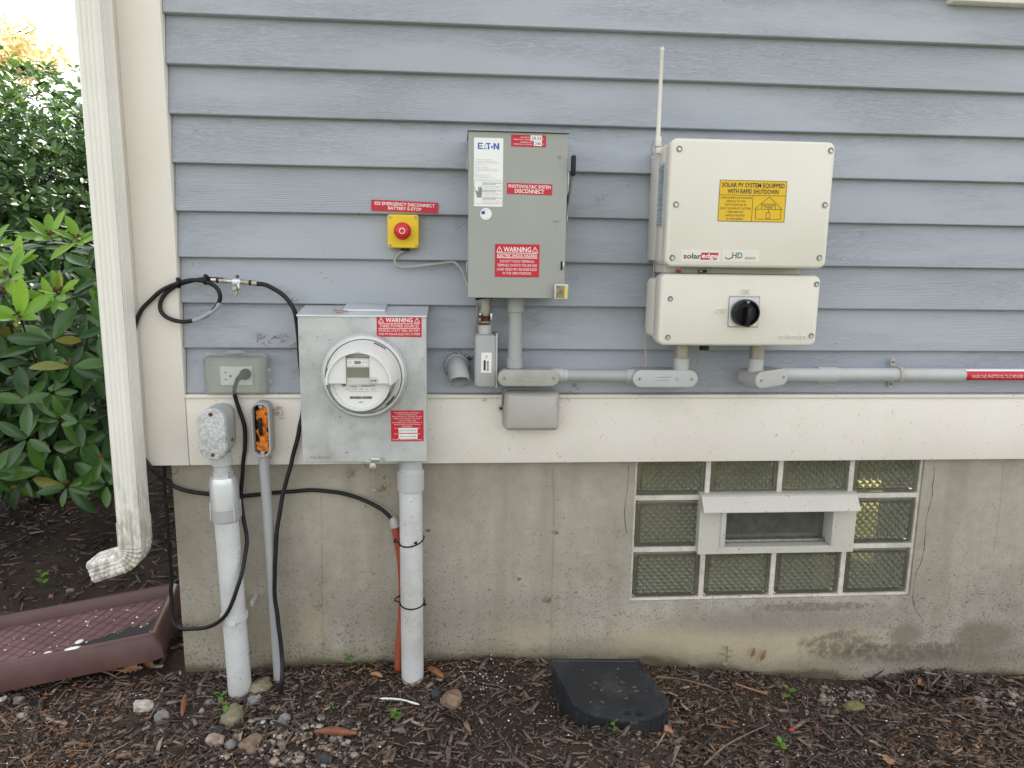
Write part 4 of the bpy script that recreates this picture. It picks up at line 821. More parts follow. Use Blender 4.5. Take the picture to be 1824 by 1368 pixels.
# yellow label
r = R(1280, 321.5, 1399.5, 395, IO); yl = plate(inv, r, -IO, 'label_yellow', 'rapid_shutdown_label', 0.0008)
x0, x1, z0, z1 = r; ww, hh = x1-x0, z1-z0; X_ = lambda f: x0+ww*f; Z_ = lambda f: z1-hh*f; y = -IO-0.0011
bm = BM(); t_ = ww*0.006
for p, q in (((0.0, .36), (1.0, .36)), ((.505, .36), (.505, 1.0)), ((.54, .69), (.955, .69)), ((.54, .69), (.75, .385)), ((.75, .385), (.955, .69)), ((.56, .70), (.56, .93)), ((.935, .70), (.935, .93)), ((.555, .93), (.94, .93)), ((.645, .56), (.645, .69)), ((.85, .56), (.85, .69)), ((.645, .56), (.85, .56)), ((.75, .69), (.75, .77)), ((.72, .77), (.775, .77)), ((.72, .91), (.775, .91)), ((.72, .77), (.72, .91)), ((.775, .77), (.775, .91)), ((0.004, .005), (.996, .005)), ((0.004, .995), (.996, .995)), ((.004, .0), (.004, 1.0)), ((.996, .0), (.996, 1.0))): strip(bm, (X_(p[0]), Z_(p[1])), (X_(q[0]), Z_(q[1])), t_, y)
lines = [('SOLAR PV SYSTEM EQUIPPED', X_(.5), Z_(.115), ww*.93, hh*.105, 1), ('WITH RAPID SHUTDOWN', X_(.5), Z_(.265), ww*.76, hh*.105, 1)]
for i, (t, f_) in enumerate((('TURN RAPID SHUTDOWN', .46), ('SWITCH TO THE', .285), ('"OFF" POSITION TO', .34), ('SHUT DOWN PV SYSTEM', .455), ('AND REDUCE', .24), ('SHOCK HAZARD', .29), ('IN THE ARRAY', .25))): lines.append((t, X_(.255), Z_(.425+.0855*i), ww*f_, hh*.052))
lines += [('SOLAR ELECTRIC', X_(.748), Z_(.60), ww*.18, hh*.033, 1), ('PV PANELS', X_(.748), Z_(.65), ww*.12, hh*.033, 1)]
letters(yl, 'print_black', lines, y, extra=bm)
# raised maker panels
r = R(1213, 446, 1283, 467, IO); b1 = plate(inv, r, -IO, 'inverter_white', 'maker_panel', 0.0006)
r2 = R(1286, 446, 1352, 467, IO); b2 = plate(inv, r2, -IO, 'inverter_white', 'maker_panel', 0.0006)
e0 = R(1247.5, 450, 1278, 462.5, IO); bm = BM(); k_ = 0.002; prism(bm, [(e0[0], e0[2]), (e0[1]-k_, e0[2]), (e0[1]+k_, e0[3]), (e0[0]+k_, e0[3])], -IO-0.0011, -IO-0.0006); finish(bm, 'logo_field', 'print_maroon', b1, smooth=0)
c1 = W(1233, 456, IO); c2 = W(1263, 456, IO); letters(b1, 'print_black', [('solar', c1.x, c1.z, 32*PX(IO), 9.5*PX(IO), 1)], -IO-0.0010); letters(b1, 'label_white', [('edge', c2.x+0.0008, c2.z-0.001, 29*PX(IO), 11*PX(IO), 1)], -IO-0.0016)
c1 = W(1313, 455, IO); c2 = W(1335.5, 460, IO); bm = BM(); qx = W(1291, 459, IO)
for k, dzz in enumerate((0, -1.2, -2, -2, -1.2, 0)): 
    xk = qx.x+k*2.3*PX(IO); box(bm, xk, xk+1.9*PX(IO), -IO-0.0010, -IO-0.0006, qx.z+(dzz-1.2)*PX(IO), qx.z+(dzz+1.2)*PX(IO))
letters(b2, 'print_teal', [('HD', c1.x, c1.z, 19*PX(IO), 10.5*PX(IO), 1)], -IO-0.0010, extra=bm); letters(b2, 'print_gray', [('wave', c2.x, c2.z, 20*PX(IO), 4.6*PX(IO))], -IO-0.0010)

# ------------------------------------------------------------------ DC switch unit below the inverter
SO = 0.175
x0, x1, z0, z1 = R(1175, 489, 1458.5, 616.5, SO); cx, cz, w_, h_ = (x0+x1)/2, (z0+z1)/2, x1-x0, z1-z0
sw = thing('rotary_switch_unit', 'smaller cream switch box with a black rotary knob under the inverter', 'switch box', (cx, -0.014, z0))
bm = BM(); rr(bm, cx, cz, w_, h_, 0.015, [(-SO, 0.006), (-SO+0.0012, 0.003), (-SO+0.004, 0.0008), (-SO+0.008, 0), (-SO+0.045, 0), (-SO+0.047, 0.002)], 8); finish(bm, 'cover', 'inverter_white', sw, smooth=50)
bm = BM(); rr(bm, cx-0.002, cz+0.0, w_-0.002, h_-0.022, 0.012, [(-SO+0.0475, 0.001), (-SO+0.050, 0), (-0.070, 0), (-0.062, 0.010), (-0.018, 0.012)], 6); finish(bm, 'housing', 'inverter_white', sw, smooth=50)
bm = BM(); box(bm, x0+0.018, x1-0.03, -0.135, -0.05, z1+0.0005, iz0+0.006, 0.002); finish(bm, 'joining_collar', 'heatsink_gray', sw)
for px_, m_ in ((1209, 'button_red'), (1248, 'screw_steel'), (1255, 'black_plastic')):
    c = W(px_, 483, 0.145); bm = BM(); box(bm, c.x-0.0035, c.x+0.0035, -0.150, -0.1355, c.z-0.003, c.z+0.003, 0.001); finish(bm, 'connector', m_, sw)
for px, py in ((1194, 532.5), (1454.5, 506.5), (1189.5, 601), (1445, 598.5)):
    c = W(px, py, SO)
    bm = BM(); lathe(bm, [(0.0048, 0.0002), (0.0058, 0.0008), (0.0062, 0.0)], (c.x, -SO-0.0002, c.z), '-Y', 20); sc_ = finish(bm, 'screw', 'screw_steel', sw)
    bm = BM(); lathe(bm, [(0.0012, 0.0012), (0.0028, 0.0012), (0.0032, 0.0004)], (c.x, -SO-0.0006, c.z), '-Y', 12); finish(bm, 'screw_head', 'steel', sc_)
r = R(1298.5, 529, 1350, 581.5, SO); kx, kz = (r[0]+r[1])/2, (r[2]+r[3])/2
bm = BM(); rr(bm, kx, kz, r[1]-r[0], r[3]-r[2], 0.004, [(-SO-0.003, 0.001), (-SO-0.002, 0), (-SO-0.0001, 0)], 3); esc = finish(bm, 'knob_plate', 'galvanized_bright', sw)
bm = BM(); rr(bm, kx, kz, r[1]-r[0]+0.004, r[3]-r[2]+0.004, 0.002, [(-SO-0.0012, 0), (-SO-0.0001, 0)], 3); finish(bm, 'gasket', 'brass_aged', esc)
kc = W(1331, 558, SO+0.02); kr = 25*PX(SO+0.02)
bm = BM(); lathe(bm, [(kr*0.78, 0.012), (kr*0.80, 0.019), (kr*0.86, 0.022), (kr*0.95, 0.021), (kr, 0.017), (kr, 0.0031)], (kc.x, -SO, kc.z), '-Y', 36); kn = finish(bm, 'knob', 'black_plastic', sw)
bm = BM(); box(bm, kc.x-0.0045, kc.x+0.0045, -SO-0.034, -SO-0.010, kc.z-kr*0.98, kc.z+kr*0.45, 0.002); bm.transform(Matrix.Translation((kc.x, 0, kc.z)) @ Matrix.Rotation(math.radians(3), 4, 'Y') @ Matrix.Translation((-kc.x, 0, -kc.z))); finish(bm, 'knob_grip', 'black_plastic', kn)
bm = BM(); box(bm, kc.x-0.003, kc.x+0.003, -SO-0.0226, -SO-0.020, kc.z+kr*0.72, kc.z+kr*0.88, 0.0004); finish(bm, 'pointer', 'screw_steel', kn)
a_ = W(1327, 519, SO); b_ = W(1283, 553.5, SO); c = W(1412.5, 600, SO)
letters(sw, 'inverter_white', [('ON', a_.x, a_.z, 15*PX(SO), 9.5*PX(SO), 1), ('OFF', b_.x, b_.z, 20*PX(SO), 9*PX(SO), 1), ('solaredge', c.x, c.z, 52*PX(SO), 11*PX(SO), 1)], -SO-0.0022, 'embossed_marks', depth=0.0021)
g = W(1254, 624, 0.11); bm = BM(); cyl(bm, (g.x, -0.11, z0-0.001), (g.x, -0.11, z0-0.017), 0.0115, 8, 0.002); finish(bm, 'cable_gland', 'black_plastic', sw)
swx0, swz0 = x0, z0

# ------------------------------------------------------------------ conduits and conduit bodies
def conduit_body(parent, cx, cz, w, h, yf, yb, mat='pvc_gray', cmat='pvc_cover', M=None):
    """stadium-shaped fitting lying along x, cover to the front"""
    r = h/2
    bm = BM(); rr(bm, cx, cz, w-0.003, h-0.003, r, [(yf+0.003, 0), (yb+0.006, 0), (yb+0.001, 0.004), (yb, 0.008)], 8, M=M); finish(bm, 'body', mat, parent, smooth=45)
    bm = BM(); rr(bm, cx, cz, w, h, r, [(yf, 0.003), (yf+0.0006, 0.0012), (yf+0.0018, 0), (yf+0.0032, 0)], 8, M=M); cv = finish(bm, 'cover', cmat, parent, smooth=45)
    for s in (-1, 1):
        bm = BM(); lathe(bm, [(0.0012, 0.0003), (0.0016, 0.0010), (0.0030, 0.0008), (0.0034, 0.0)], (cx+s*(w/2-r*0.75), yf, cz), '-Y', 12)
        if M: bm.transform(M)
        finish(bm, 'screw', 'screw_steel', cv)
    return cv
# run A: disconnect -> body -> horizontal pipe -> body -> switch unit
vy = -0.075
px0 = W(918, 600, 0.075).x
zA, zB = dz0, W(918, 655, 0.075).z
ra = 14.5*PX(0.075)
runA = thing('drop_conduit', 'short upright gray conduit under the tall disconnect switch', 'conduit', (px0, vy, zB))
bm = BM(); cyl(bm, (px0, vy, zB-0.004), (px0, vy, zA-0.001), ra*0.87, 24); finish(bm, 'pipe', 'pvc_gray', runA)
bm = BM(); cyl(bm, (px0, vy, W(918, 556, 0.075).z), (px0, vy, zA-0.0005), ra*1.06, 24, 0.0012); finish(bm, 'collar', 'pvc_gray', runA)
bm = BM(); cyl(bm, (px0, vy, zB), (px0, vy, W(918, 637, 0.075).z), ra*1.02, 24, 0.001); finish(bm, 'collar', 'pvc_gray', runA)
BO = 0.105
x0, x1, z0, z1 = R(886.5, 659, 997, 688.5, BO)
bA = thing('conduit_fitting', 'olive-gray oval conduit fitting below the tall disconnect switch', 'conduit fitting', ((x0+x1)/2, -0.014, z0))
conduit_body(bA, (x0+x1)/2, (z0+z1)/2, x1-x0, z1-z0, -BO, -0.052)
zm = (z0+z1)/2; hx_ = W(1003, 665, 0.075).x
bm = BM(); cyl(bm, (x1-0.015, vy, zm+0.002), (hx_, vy, zm+0.002), 0.0162, 24, 0.001); finish(bm, 'hub', 'pvc_lightgray', bA)
for dx_, hh_ in ((-0.025, 0.004), (0.0, 0.004)): pass
letters(bA, 'pvc_cover', [('LR', (x0+x1)/2-0.02, zm, 0.009, 0.009), ('CARLON', (x0+x1)/2+0.002, zm+0.003, 0.022, 0.004), ('1 INCH', (x0+x1)/2+0.004, zm-0.006, 0.030, 0.003)], -BO-0.0006, 'embossed_marks', depth=0.0006)
BO2 = 0.105
x2, x3, z2, z3 = R(1127.5, 659.5, 1243.5, 690.5, BO2)
hz_ = zm+0.002
hp = thing('horizontal_conduit', 'short horizontal gray conduit joining the two oval fittings', 'conduit', ((hx_+x2)/2, vy, hz_))
bm = BM(); cyl(bm, (hx_-0.006, vy, hz_), (x2+0.012, vy, (z2+z3)/2+0.002), 0.0143, 24); finish(bm, 'pipe', 'pvc_gray', hp)
bm = BM(); cyl(bm, (hx_-0.0, vy, hz_), (hx_+0.010, vy, hz_), 0.0146, 24, 0.0005); finish(bm, 'cement_band', 'pvc_lightgray', hp)
bB = thing('conduit_fitting', 'oval gray conduit fitting with bright screws below the cream switch box', 'conduit fitting', ((x2+x3)/2, -0.014, z2))
conduit_body(bB, (x2+x3)/2, (z2+z3)/2, x3-x2, z3-z2, -BO2, -0.052, cmat='pvc_lightgray')
bm = BM(); cyl(bm, (x2-0.008, vy, (z2+z3)/2+0.002), (x2+0.014, vy, (z2+z3)/2+0.002), 0.0160, 24, 0.001); finish(bm, 'hub', 'pvc_lightgray', bB)
ux = W(1214, 640, 0.085).x
bm = BM(); cyl(bm, (ux, -0.085, (z2+z3)/2), (ux, -0.085, W(1214, 638, 0.085).z), 0.0178, 24, 0.0008); finish(bm, 'upright_hub', 'pvc_lightgray', bB)
letters(bB, 'pvc_gray', [('LL', (x2+x3)/2+0.028, (z2+z3)/2, 0.009, 0.009), ('1" CONDUIT BODY', (x2+x3)/2-0.004, (z2+z3)/2+0.004, 0.034, 0.0032), ('SCH 40 & 80', (x2+x3)/2-0.008, (z2+z3)/2-0.003, 0.030, 0.0028)], -BO2-0.0005, 'embossed_marks', depth=0.0005)
bm = BM(); cyl(bm, (ux, -0.085, W(1214, 639, 0.085).z), (ux, -0.085, swz0+0.004), 0.0168, 24); tag(finish(bm, 'pipe_nipple', 'nipple_gray', None, loc=(ux, -0.085, swz0-0.03)), 'left metal nipple between the cream switch box and an oval fitting', 'pipe nipple')
# run B: switch unit -> angled body -> long pipe to the right
ux2 = W(1347, 640, 0.085).x; zt2 = W(1345, 640, 0.085).z; zb2 = W(1345, 658, 0.085).z
bm = BM(); cyl(bm, (ux2, -0.085, zt2), (ux2, -0.085, swz0+0.004), 0.0168, 24); tag(finish(bm, 'pipe_nipple', 'nipple_gray', None, loc=(ux2, -0.085, zt2)), 'right metal nipple between the cream switch box and the twisted fitting', 'pipe nipple')
bC = thing('conduit_fitting', 'twisted gray conduit fitting turned away from the wall at the long conduit', 'conduit fitting', (ux2, -0.085, zb2-0.03))
ang = math.radians(19); ccx, ccz = W(1377, 675, 0.115).x, W(1377, 675, 0.115).z
Mx = Matrix.Translation((ccx, -0.112, ccz)) @ Matrix.Rotation(ang, 4, 'Z') @ Matrix.Rotation(math.radians(-4.0), 4, 'Y')
conduit_body(bC, 0, 0, 0.096, 0.040, 0, 0.058, cmat='pvc_lightgray', M=Mx)
bm = BM(); cyl(bm, (ux2-0.002, -0.088, ccz), (ux2, -0.085, zt2+0.0005), 0.0176, 24, 0.0008); finish(bm, 'upright_hub', 'pvc_lightgray', bC)
yP = -0.050
zP0, zP1 = W(1480, 664.5, 0.05).z, W(1800, 670, 0.05).z
xA = W(1412, 664, 0.055).x; zP = (zP0+zP1)/2
long = thing('long_conduit', 'long horizontal gray conduit running out of frame with a red warning label', 'conduit', (xA, yP, zP))
bm = BM(); tube(bm, spline([(ccx+0.036, -0.072, ccz+0.004), (xA+0.01, -0.064, zP+0.002), (xA+0.06, -0.054, zP), (xA+0.10, -0.050, zP), (xA+0.2, -0.050, zP)], 6)+[Vector((XR-0.1, -0.050, zP))], 0.0160, 24); finish(bm, 'pipe', 'pvc_lightgray', long)
bm = BM(); cyl(bm, (W(1454, 664, 0.05).x, -0.0505, zP), (W(1491, 664, 0.05).x, -0.050, zP), 0.0187, 24, 0.0015); finish(bm, 'coupling', 'pvc_lightgray', long)
lx0, lx1 = W(1722, 670, 0.065).x, XR-0.5
def curved(bm, x0, x1, a0, a1, r, n=8):
    P = []
    for k in range(n+1):
        a = math.radians(a0+(a1-a0)*k/n); P.append([bm.verts.new((x, yP-r*math.cos(a), zP+r*math.sin(a))) for x in (x0, x1)])
    for a, c in zip(P, P[1:]): bm.faces.new((a[0], a[1], c[1], c[0]))
bm = BM(); curved(bm, lx0, lx0+0.187, -46, 40, 0.0164); fl = finish(bm, 'warning_strip', 'label_red', long, recalc=False)
bm = BM(); curved(bm, lx0, lx0+0.187, 40, 60, 0.0166); finish(bm, 'strip_edge', 'label_white', long, recalc=False)
letters(fl, 'print_white', [('WARNING: PHOTOVOLTAIC POWER SOURCE', lx0+0.0935, 0.0, 0.165, 0.0088)], 0, mapf=lambda u, v: (u, yP-0.01665*math.cos((v-0.0015)/0.0165), zP+0.01665*math.sin((v-0.0015)/0.0165)))
sx_ = W(1602, 667, 0.05).x
stp = thing('pipe_strap', 'two-hole gray strap holding the long conduit to the siding', 'strap', (sx_, -0.014, zP-0.03))
bm = BM(); n_ = 16; P = []
for off in (0.0165, 0.0188):
    P.append([[bm.verts.new((sx_+dx_, yP-off*math.cos(math.radians(a)), zP+off*math.sin(math.radians(a)))) for dx_ in (-0.006, 0.006)] for a in np.linspace(-100, 100, n_)])
for k in range(n_-1):
    for q in P: bm.faces.new((q[k][0], q[k][1], q[k+1][1], q[k+1][0]))
    bm.faces.new((P[0][k][0], P[0][k+1][0], P[1][k+1][0], P[1][k][0])); bm.faces.new((P[0][k][1], P[0][k+1][1], P[1][k+1][1], P[1][k][1]))
finish(bm, 'saddle', 'bell_box', stp)
for s in (-1, 1):
    bm = BM(); rr(bm, sx_-0.004, zP+s*0.0265, 0.013, 0.020, 0.006, [(-0.026, 0.0005), (-0.020, 0)], 5); ft = finish(bm, 'foot', 'bell_box', stp); screw(ft, (sx_-0.004, -0.026, zP+s*0.0275), 0.0034)
    bm = BM(); box(bm, sx_-0.006, sx_+0.004, yP+0.002, -0.021, zP+s*0.0168-0.001, zP+s*0.0168+0.001); finish(bm, 'web', 'bell_box', stp)

# upright LB fitting with barcode sticker and clamp nipple
UO = 0.085
x0, x1, z0, z1 = R(845.5, 596, 884, 691, UO)
lbv = thing('side_conduit_fitting', 'upright gray conduit fitting with a white barcode sticker and a metal clamp', 'conduit fitting', ((x0+x1)/2, -0.014, z0))
bm = BM(); rr(bm, (x0+x1)/2, (z0+z1)/2, x1-x0, z1-z0, 0.009, [(-UO, 0.005), (-UO+0.002, 0.002), (-UO+0.006, 0), (-0.026, 0), (-0.020, 0.004)], 6); finish(bm, 'body', 'pvc_gray', lbv, smooth=50)
bm = BM(); box(bm, x1-0.001, x1+0.0028, -UO+0.004, -0.024, z0-0.001, z1+0.002, 0.001); finish(bm, 'cover', 'pvc_lightgray', lbv)
nx_ = W(864.5, 575, 0.06).x; zt_, zn = dz0, z1
bm = BM(); cyl(bm, (nx_, -0.055, zn-0.004), (nx_, -0.055, W(864, 578, 0.06).z), 0.0155, 24, 0.001); finish(bm, 'hub', 'pvc_lightgray', lbv)
bm = BM(); cyl(bm, (nx_, -0.055, W(864, 581, 0.06).z), (nx_, -0.055, dz0+0.004), 0.0140, 24); finish(bm, 'nipple', 'nipple_gray', lbv)
bm = BM(); cyl(bm, (nx_, -0.055, W(864, 572, 0.06).z), (nx_, -0.055, W(864, 562, 0.06).z), 0.0152, 24, 0.0005); cyl(bm, (nx_-0.002, -0.055, W(864, 578.5, 0.06).z), (nx_-0.002, -0.055, W(864, 574.5, 0.06).z), 0.0155, 20); finish(bm, 'rusty_band', 'rust', lbv)
for s in (-1, 1):
    zc_ = W(864, 563, 0.06).z; bm = BM(); box(bm, nx_+s*0.0125-0.002, nx_+s*0.0125+0.002, -0.080, -0.060, zc_-0.009, zc_+0.008, 0.001); finish(bm, 'clamp_ear', 'steel', lbv)
bm = BM(); zc_ = W(858, 563, 0.06).z; lathe(bm, [(0.0035, 0.004), (0.0045, 0.002), (0.0045, 0)], (nx_-0.0115, -0.080, zc_), '-Y', 8); finish(bm, 'clamp_bolt', 'rust', lbv)
bm = BM(); zc_ = dz0-0.004; tube(bm, spline([(nx_-0.022, -0.085, zc_-0.003), (nx_-0.015, -0.09, zc_-0.001), (nx_, -0.087, zc_+0.0015), (nx_+0.014, -0.08, zc_+0.001)], 4), 0.0028, 8); finish(bm, 'zip_tie', 'black_plastic', lbv)
r = R(857, 628, 875.5, 664, UO); st = plate(lbv, r, -UO, 'label_white', 'barcode_sticker', 0.0005, math.radians(1)); bm = BM()
xx, zz_ = r[0], r[2]; ww, hh = r[1]-r[0], r[3]-r[2]; rnd = random.Random(9); zc_ = r[2]+hh*0.10
while zc_ < r[3]-hh*0.42: t = rnd.choice((0.0006, 0.001, 0.0014)); box(bm, r[0]+ww*.55, r[0]+ww*.74, -UO-0.0009, -UO-0.0005, zc_, zc_+t); zc_ += t+0.0009
box(bm, r[0]+ww*.24, r[0]+ww*.44, -UO-0.0009, -UO-0.0005, r[2]+hh*.12, r[2]+hh*.62)
letters(st, 'print_black', [('2"', r[0]+ww*.52, r[2]+hh*.78, ww*.24, hh*.13)], -UO-0.0009, extra=bm)

# small grounding wire dropping into the siding beside it
bm = BM(); pts = [W(849, 538, 0.08), W(851, 556, 0.05), W(846, 590, 0.03), W(847, 618, 0.028), W(842, 632, 0.026), W(838, 638, 0.012)]; tube(bm, spline(pts, 5), 0.0024, 8); tag(finish(bm, 'thin_cable', 'gray_cable', None, loc=pts[-1]), 'thin gray cable slipping into a hole in the siding beside the upright fitting', 'cable')
bm = BM(); p = W(836.5, 638, 0.013); lathe(bm, [(0.001, 0.004), (0.0045, 0.003), (0.005, -0.004)], p, '-Y', 10); tag(finish(bm, 'sealant_plug', 'black_rubber', None, loc=p), 'black sealant plug where a thin cable enters the siding', 'sealant')

# open elbow stub
e0 = W(815, 655, 0.03)
elb = thing('conduit_elbow', 'open-ended gray conduit elbow pointing down from the siding', 'conduit elbow', (e0.x, -0.014, W(819, 690, 0.07).z))
path = spline([Vector((e0.x-0.002, -0.013, e0.z+0.004)), Vector((e0.x-0.001, -0.030, e0.z+0.003)), Vector((e0.x+0.001, -0.048, e0.z-0.004)), Vector((e0.x+0.004, -0.060, e0.z-0.018)), Vector((W(819, 685, 0.07).x, -0.066, W(819, 680, 0.07).z))], 4)
bm = BM(); rO, rI = 0.0245, 0.0215; fr = frames(path); ringsO, ringsI = [], []
for p, (t, n, bb) in zip(path, fr):
    ringsO.append([bm.verts.new(p+(n*math.cos(2*math.pi*k/24)+bb*math.sin(2*math.pi*k/24))*rO) for k in range(24)]); ringsI.append([bm.verts.new(p+(n*math.cos(2*math.pi*k/24)+bb*math.sin(2*math.pi*k/24))*rI) for k in range(24)])
for RR in (ringsO, ringsI):
    for a, c in zip(RR, RR[1:]):
        for k in range(24): bm.faces.new((a[k], a[(k+1) % 24], c[(k+1) % 24], c[k]))
for k in range(24): bm.faces.new((ringsO[-1][k], ringsO[-1][(k+1) % 24], ringsI[-1][(k+1) % 24], ringsI[-1][k]))
finish(bm, 'pipe', 'pvc_gray', elb)
bm = BM(); tube(bm, [path[0], path[0]+Vector((0, -0.012, 0))], 0.0275, 24); finish(bm, 'collar', 'pvc_gray', elb)
bm = BM()
for k in range(26):
    a = 2*math.pi*k/26; rr_ = 0.0285+random.uniform(-.001, .003); q = Vector((e0.x-0.002+rr_*math.cos(a), -0.014, e0.z+0.004+rr_*math.sin(a))); bmesh.ops.create_icosphere(bm, subdivisions=1, radius=random.uniform(.002, .004), matrix=Matrix.Translation(q))
finish(bm, 'sealant_bead', 'pvc_gray', elb)

# weatherproof box on the skirt board
WO = 0.085
x0, x1, z0, z1 = R(899, 699, 998.5, 770, WO)
wb_ = thing('weatherproof_box', 'gray rounded outdoor cover box on the cream skirt board', 'cover box', ((x0+x1)/2, -0.029, z0))
bm = BM(); rr(bm, (x0+x1)/2, (z0+z1)/2, x1-x0, z1-z0, 0.012, [(-WO, 0.012), (-WO+0.002, 0.008), (-WO+0.007, 0.004), (-WO+0.014, 0.0015), (-WO+0.024, 0), (-0.040, 0.0)], 8); finish(bm, 'cover', 'bell_box', wb_, smooth=60)
bm = BM(); rr(bm, (x0+x1)/2-0.001, (z0+z1)/2+0.001, x1-x0+0.003, z1-z0+0.001, 0.012, [(-0.0395, 0), (-0.0292, 0)], 8); finish(bm, 'base', 'bell_box', wb_, smooth=50)
c = W(892, 727, 0.04); bm = BM(); lathe(bm, [(0.0036, 0.004), (0.0066, 0.004), (0.0075, 0.0025), (0.0075, 0)], (c.x+0.001, -0.040, c.z), '-Y', 18, caps=(False, True)); box(bm, c.x+0.003, x0+0.006, -0.0435, -0.040, c.z-0.006, c.z+0.006); lug = finish(bm, 'padlock_lug', 'bell_box', wb_)
bm = BM(); lathe(bm, [(0.0001, 0.0041), (0.0036, 0.0041)], (c.x+0.001, -0.040, c.z), '-Y', 14, caps=(False, False)); finish(bm, 'lug_hole', 'dark_recess', lug)
bm = BM(); box(bm, x0-0.004, x0-0.0016, -0.0435, -0.0400, c.z+0.008, z1-0.008, 0.001); finish(bm, 'hinge_pin', 'screw_steel', wb_)
letters(wb_, 'bell_box', [('TB', (x0+x1)/2, (z0+z1)/2-0.002, 0.008, 0.005)], -WO-0.0006, 'embossed_mark', depth=0.0007)

# thin copper-coloured wire beside the inverter
bm = BM(); pts = [W(1167, 330, 0.05), W(1168, 400, 0.06), W(1165, 470, 0.06), W(1160, 520, 0.05), W(1153, 570, 0.05), W(1149, 610, 0.05), W(1150, 650, 0.05), Vector((x2+0.02, -0.060, z3+0.001))]; tube(bm, spline(pts, 6), 0.0011, 8); tag(finish(bm, 'thin_wire', 'copper_wire', None, loc=pts[-1]), 'thin pinkish wire hanging left of the inverter', 'wire')
bm = BM(); c = W(1157, 574, 0.04); rr(bm, c.x+0.002, c.z, 0.010, 0.011, 0.002, [(-0.020, 0), (-0.0142, 0)], 3); tag(finish(bm, 'tape_flag', 'tape_amber', None, loc=c), 'small amber tape flag on the siding beside the thin wire', 'tape')
bm = BM(); pts = [W(1229, 653, 0.08), W(1240, 640, 0.09), Vector((g.x, -0.11, swz0-0.016))]; tube(bm, spline(pts, 5), 0.0008, 6); tag(finish(bm, 'thin_wire', 'copper_wire', None, loc=pts[0]), 'short pinkish wire from the black cable gland to the oval fitting', 'wire')

# PVC riser from the meter box into the ground, cable ties, orange duct
def gz(x, y):
    b = np.interp(x, [-6, -2, -0.75, -0.3, 0.13, 0.65, 1.04, 1.6, 4], [0.0, -0.03, -0.015, 0.0, 0.006, -0.042, -0.09, -0.088, -0.10])
    f = min(1, max(0, -y/0.55)); s = b*(1-f)+(-0.045)*f if y < 0 else b
    if y > 0: s = b+0.006*min(y, 8)
    n = 0.010*mnoise.noise(Vector((x*5.1, y*5.1, 0.3)))+0.006*mnoise.noise(Vector((x*14, y*14, 4.0)))
    if -0.08 < y < 0.02: n *= 0.4
    s += 0.060*math.exp(-((x-0.34)/0.17)**2-((y+0.36)/0.11)**2)
    return float(s+n)
rx = (W(713, 1100, 0.06).x+W(755, 1100, 0.06).x)/2; ry = -0.062; rr_ = 0.0270
g0 = gz(rx, ry)-0.12
ris = thing('pvc_riser', 'thick pale PVC pipe from the meter box down into the soil', 'conduit', (rx, ry, gz(rx, ry)))
bm = BM(); cyl(bm, (rx, ry, g0), (rx, ry, mz0-0.03), rr_, 28); finish(bm, 'pipe', 'pvc_weathered', ris)
zc1, zc0 = W(730, 838, 0.07).z, W(730, 874, 0.07).z
bm = BM(); tube(bm, [(rx, ry, zc0), (rx, ry, zc0+0.001), (rx, ry, zc1-0.004), (rx, ry, zc1)], [rr_+0.0025, rr_+0.0045, rr_+0.0045, rr_+0.0015], 28); finish(bm, 'coupling', 'pvc_lightgray', ris)
bm = BM(); cyl(bm, (rx, ry, zc1-0.002), (rx, ry, mz0-0.0005), rr_*0.98, 28); finish(bm, 'adapter', 'pvc_lightgray', ris)
ox_, oy_ = rx-0.030, -0.022
od = thing('orange_duct', 'orange plastic duct tied behind the pale PVC riser', 'duct', (ox_-0.005, oy_, gz(ox_, -0.03)))
bm = BM(); tube(bm, spline([(W(704, 935, 0.03).x, -0.030, W(704, 935, 0.03).z), (ox_+0.004, -0.026, 0.28), (ox_+0.005, -0.022, 0.16), (ox_-0.004, -0.028, 0.05), (ox_-0.010, -0.034, -0.06)], 6), 0.0108, 16); finish(bm, 'pipe', 'orange_conduit', od)
bm = BM(); q = W(703, 932, 0.03); tube(bm, [q+Vector((0.002, 0, -0.008)), q+Vector((-0.001, 0, 0.006)), q+Vector((-0.004, -0.001, 0.016))], [0.0132, 0.0125, 0.007], 14); finish(bm, 'sealed_end', 'bell_box', od)
def tie(pyl, pyr, lab, tail):
    zl, zr = W(712, pyl, 0.07).z, W(755, pyr, 0.07).z; bm = BM(); pts = []
    for k in range(33):
        a = 2*math.pi*k/32; x = rx-0.006+(rr_+0.009)*math.cos(a); y_ = ry+0.006+(rr_+0.0085)*math.sin(a)
        dx, dy = x-rx, y_-ry; d = math.hypot(dx, dy)
        if dy < 0.005 and d > rr_+0.0016: x, y_ = rx+dx/d*(rr_+0.0016), ry+dy/d*(rr_+0.0016)
        f = (x-(rx-rr_))/(2*rr_); pts.append((x, min(y_, -0.0016), zl+(zr-zl)*f-0.004*max(0, -dy/rr_)))
    tube(bm, pts, 0.0018, 8, caps=False); o = thing('zip_tie', lab, 'cable tie', (rx, ry, min(zl, zr)), 'ties on the PVC riser'); finish(bm, 'band', 'black_plastic', o)
    tx, ty, tz = tail; bm = BM(); box(bm, tx-0.0035, tx+0.0035, ty-0.003, ty+0.003, tz-0.0025, tz+0.0025, 0.0008); finish(bm, 'lock_head', 'black_plastic', o)
tie(968, 962, 'upper black cable tie around the pale PVC riser', (rx+0.012, ry-rr_-0.001, W(745, 967, 0.09).z)); tie(1075, 1076, 'lower black cable tie around the pale PVC riser', (rx+rr_+0.004, ry, W(758, 1076, 0.06).z))

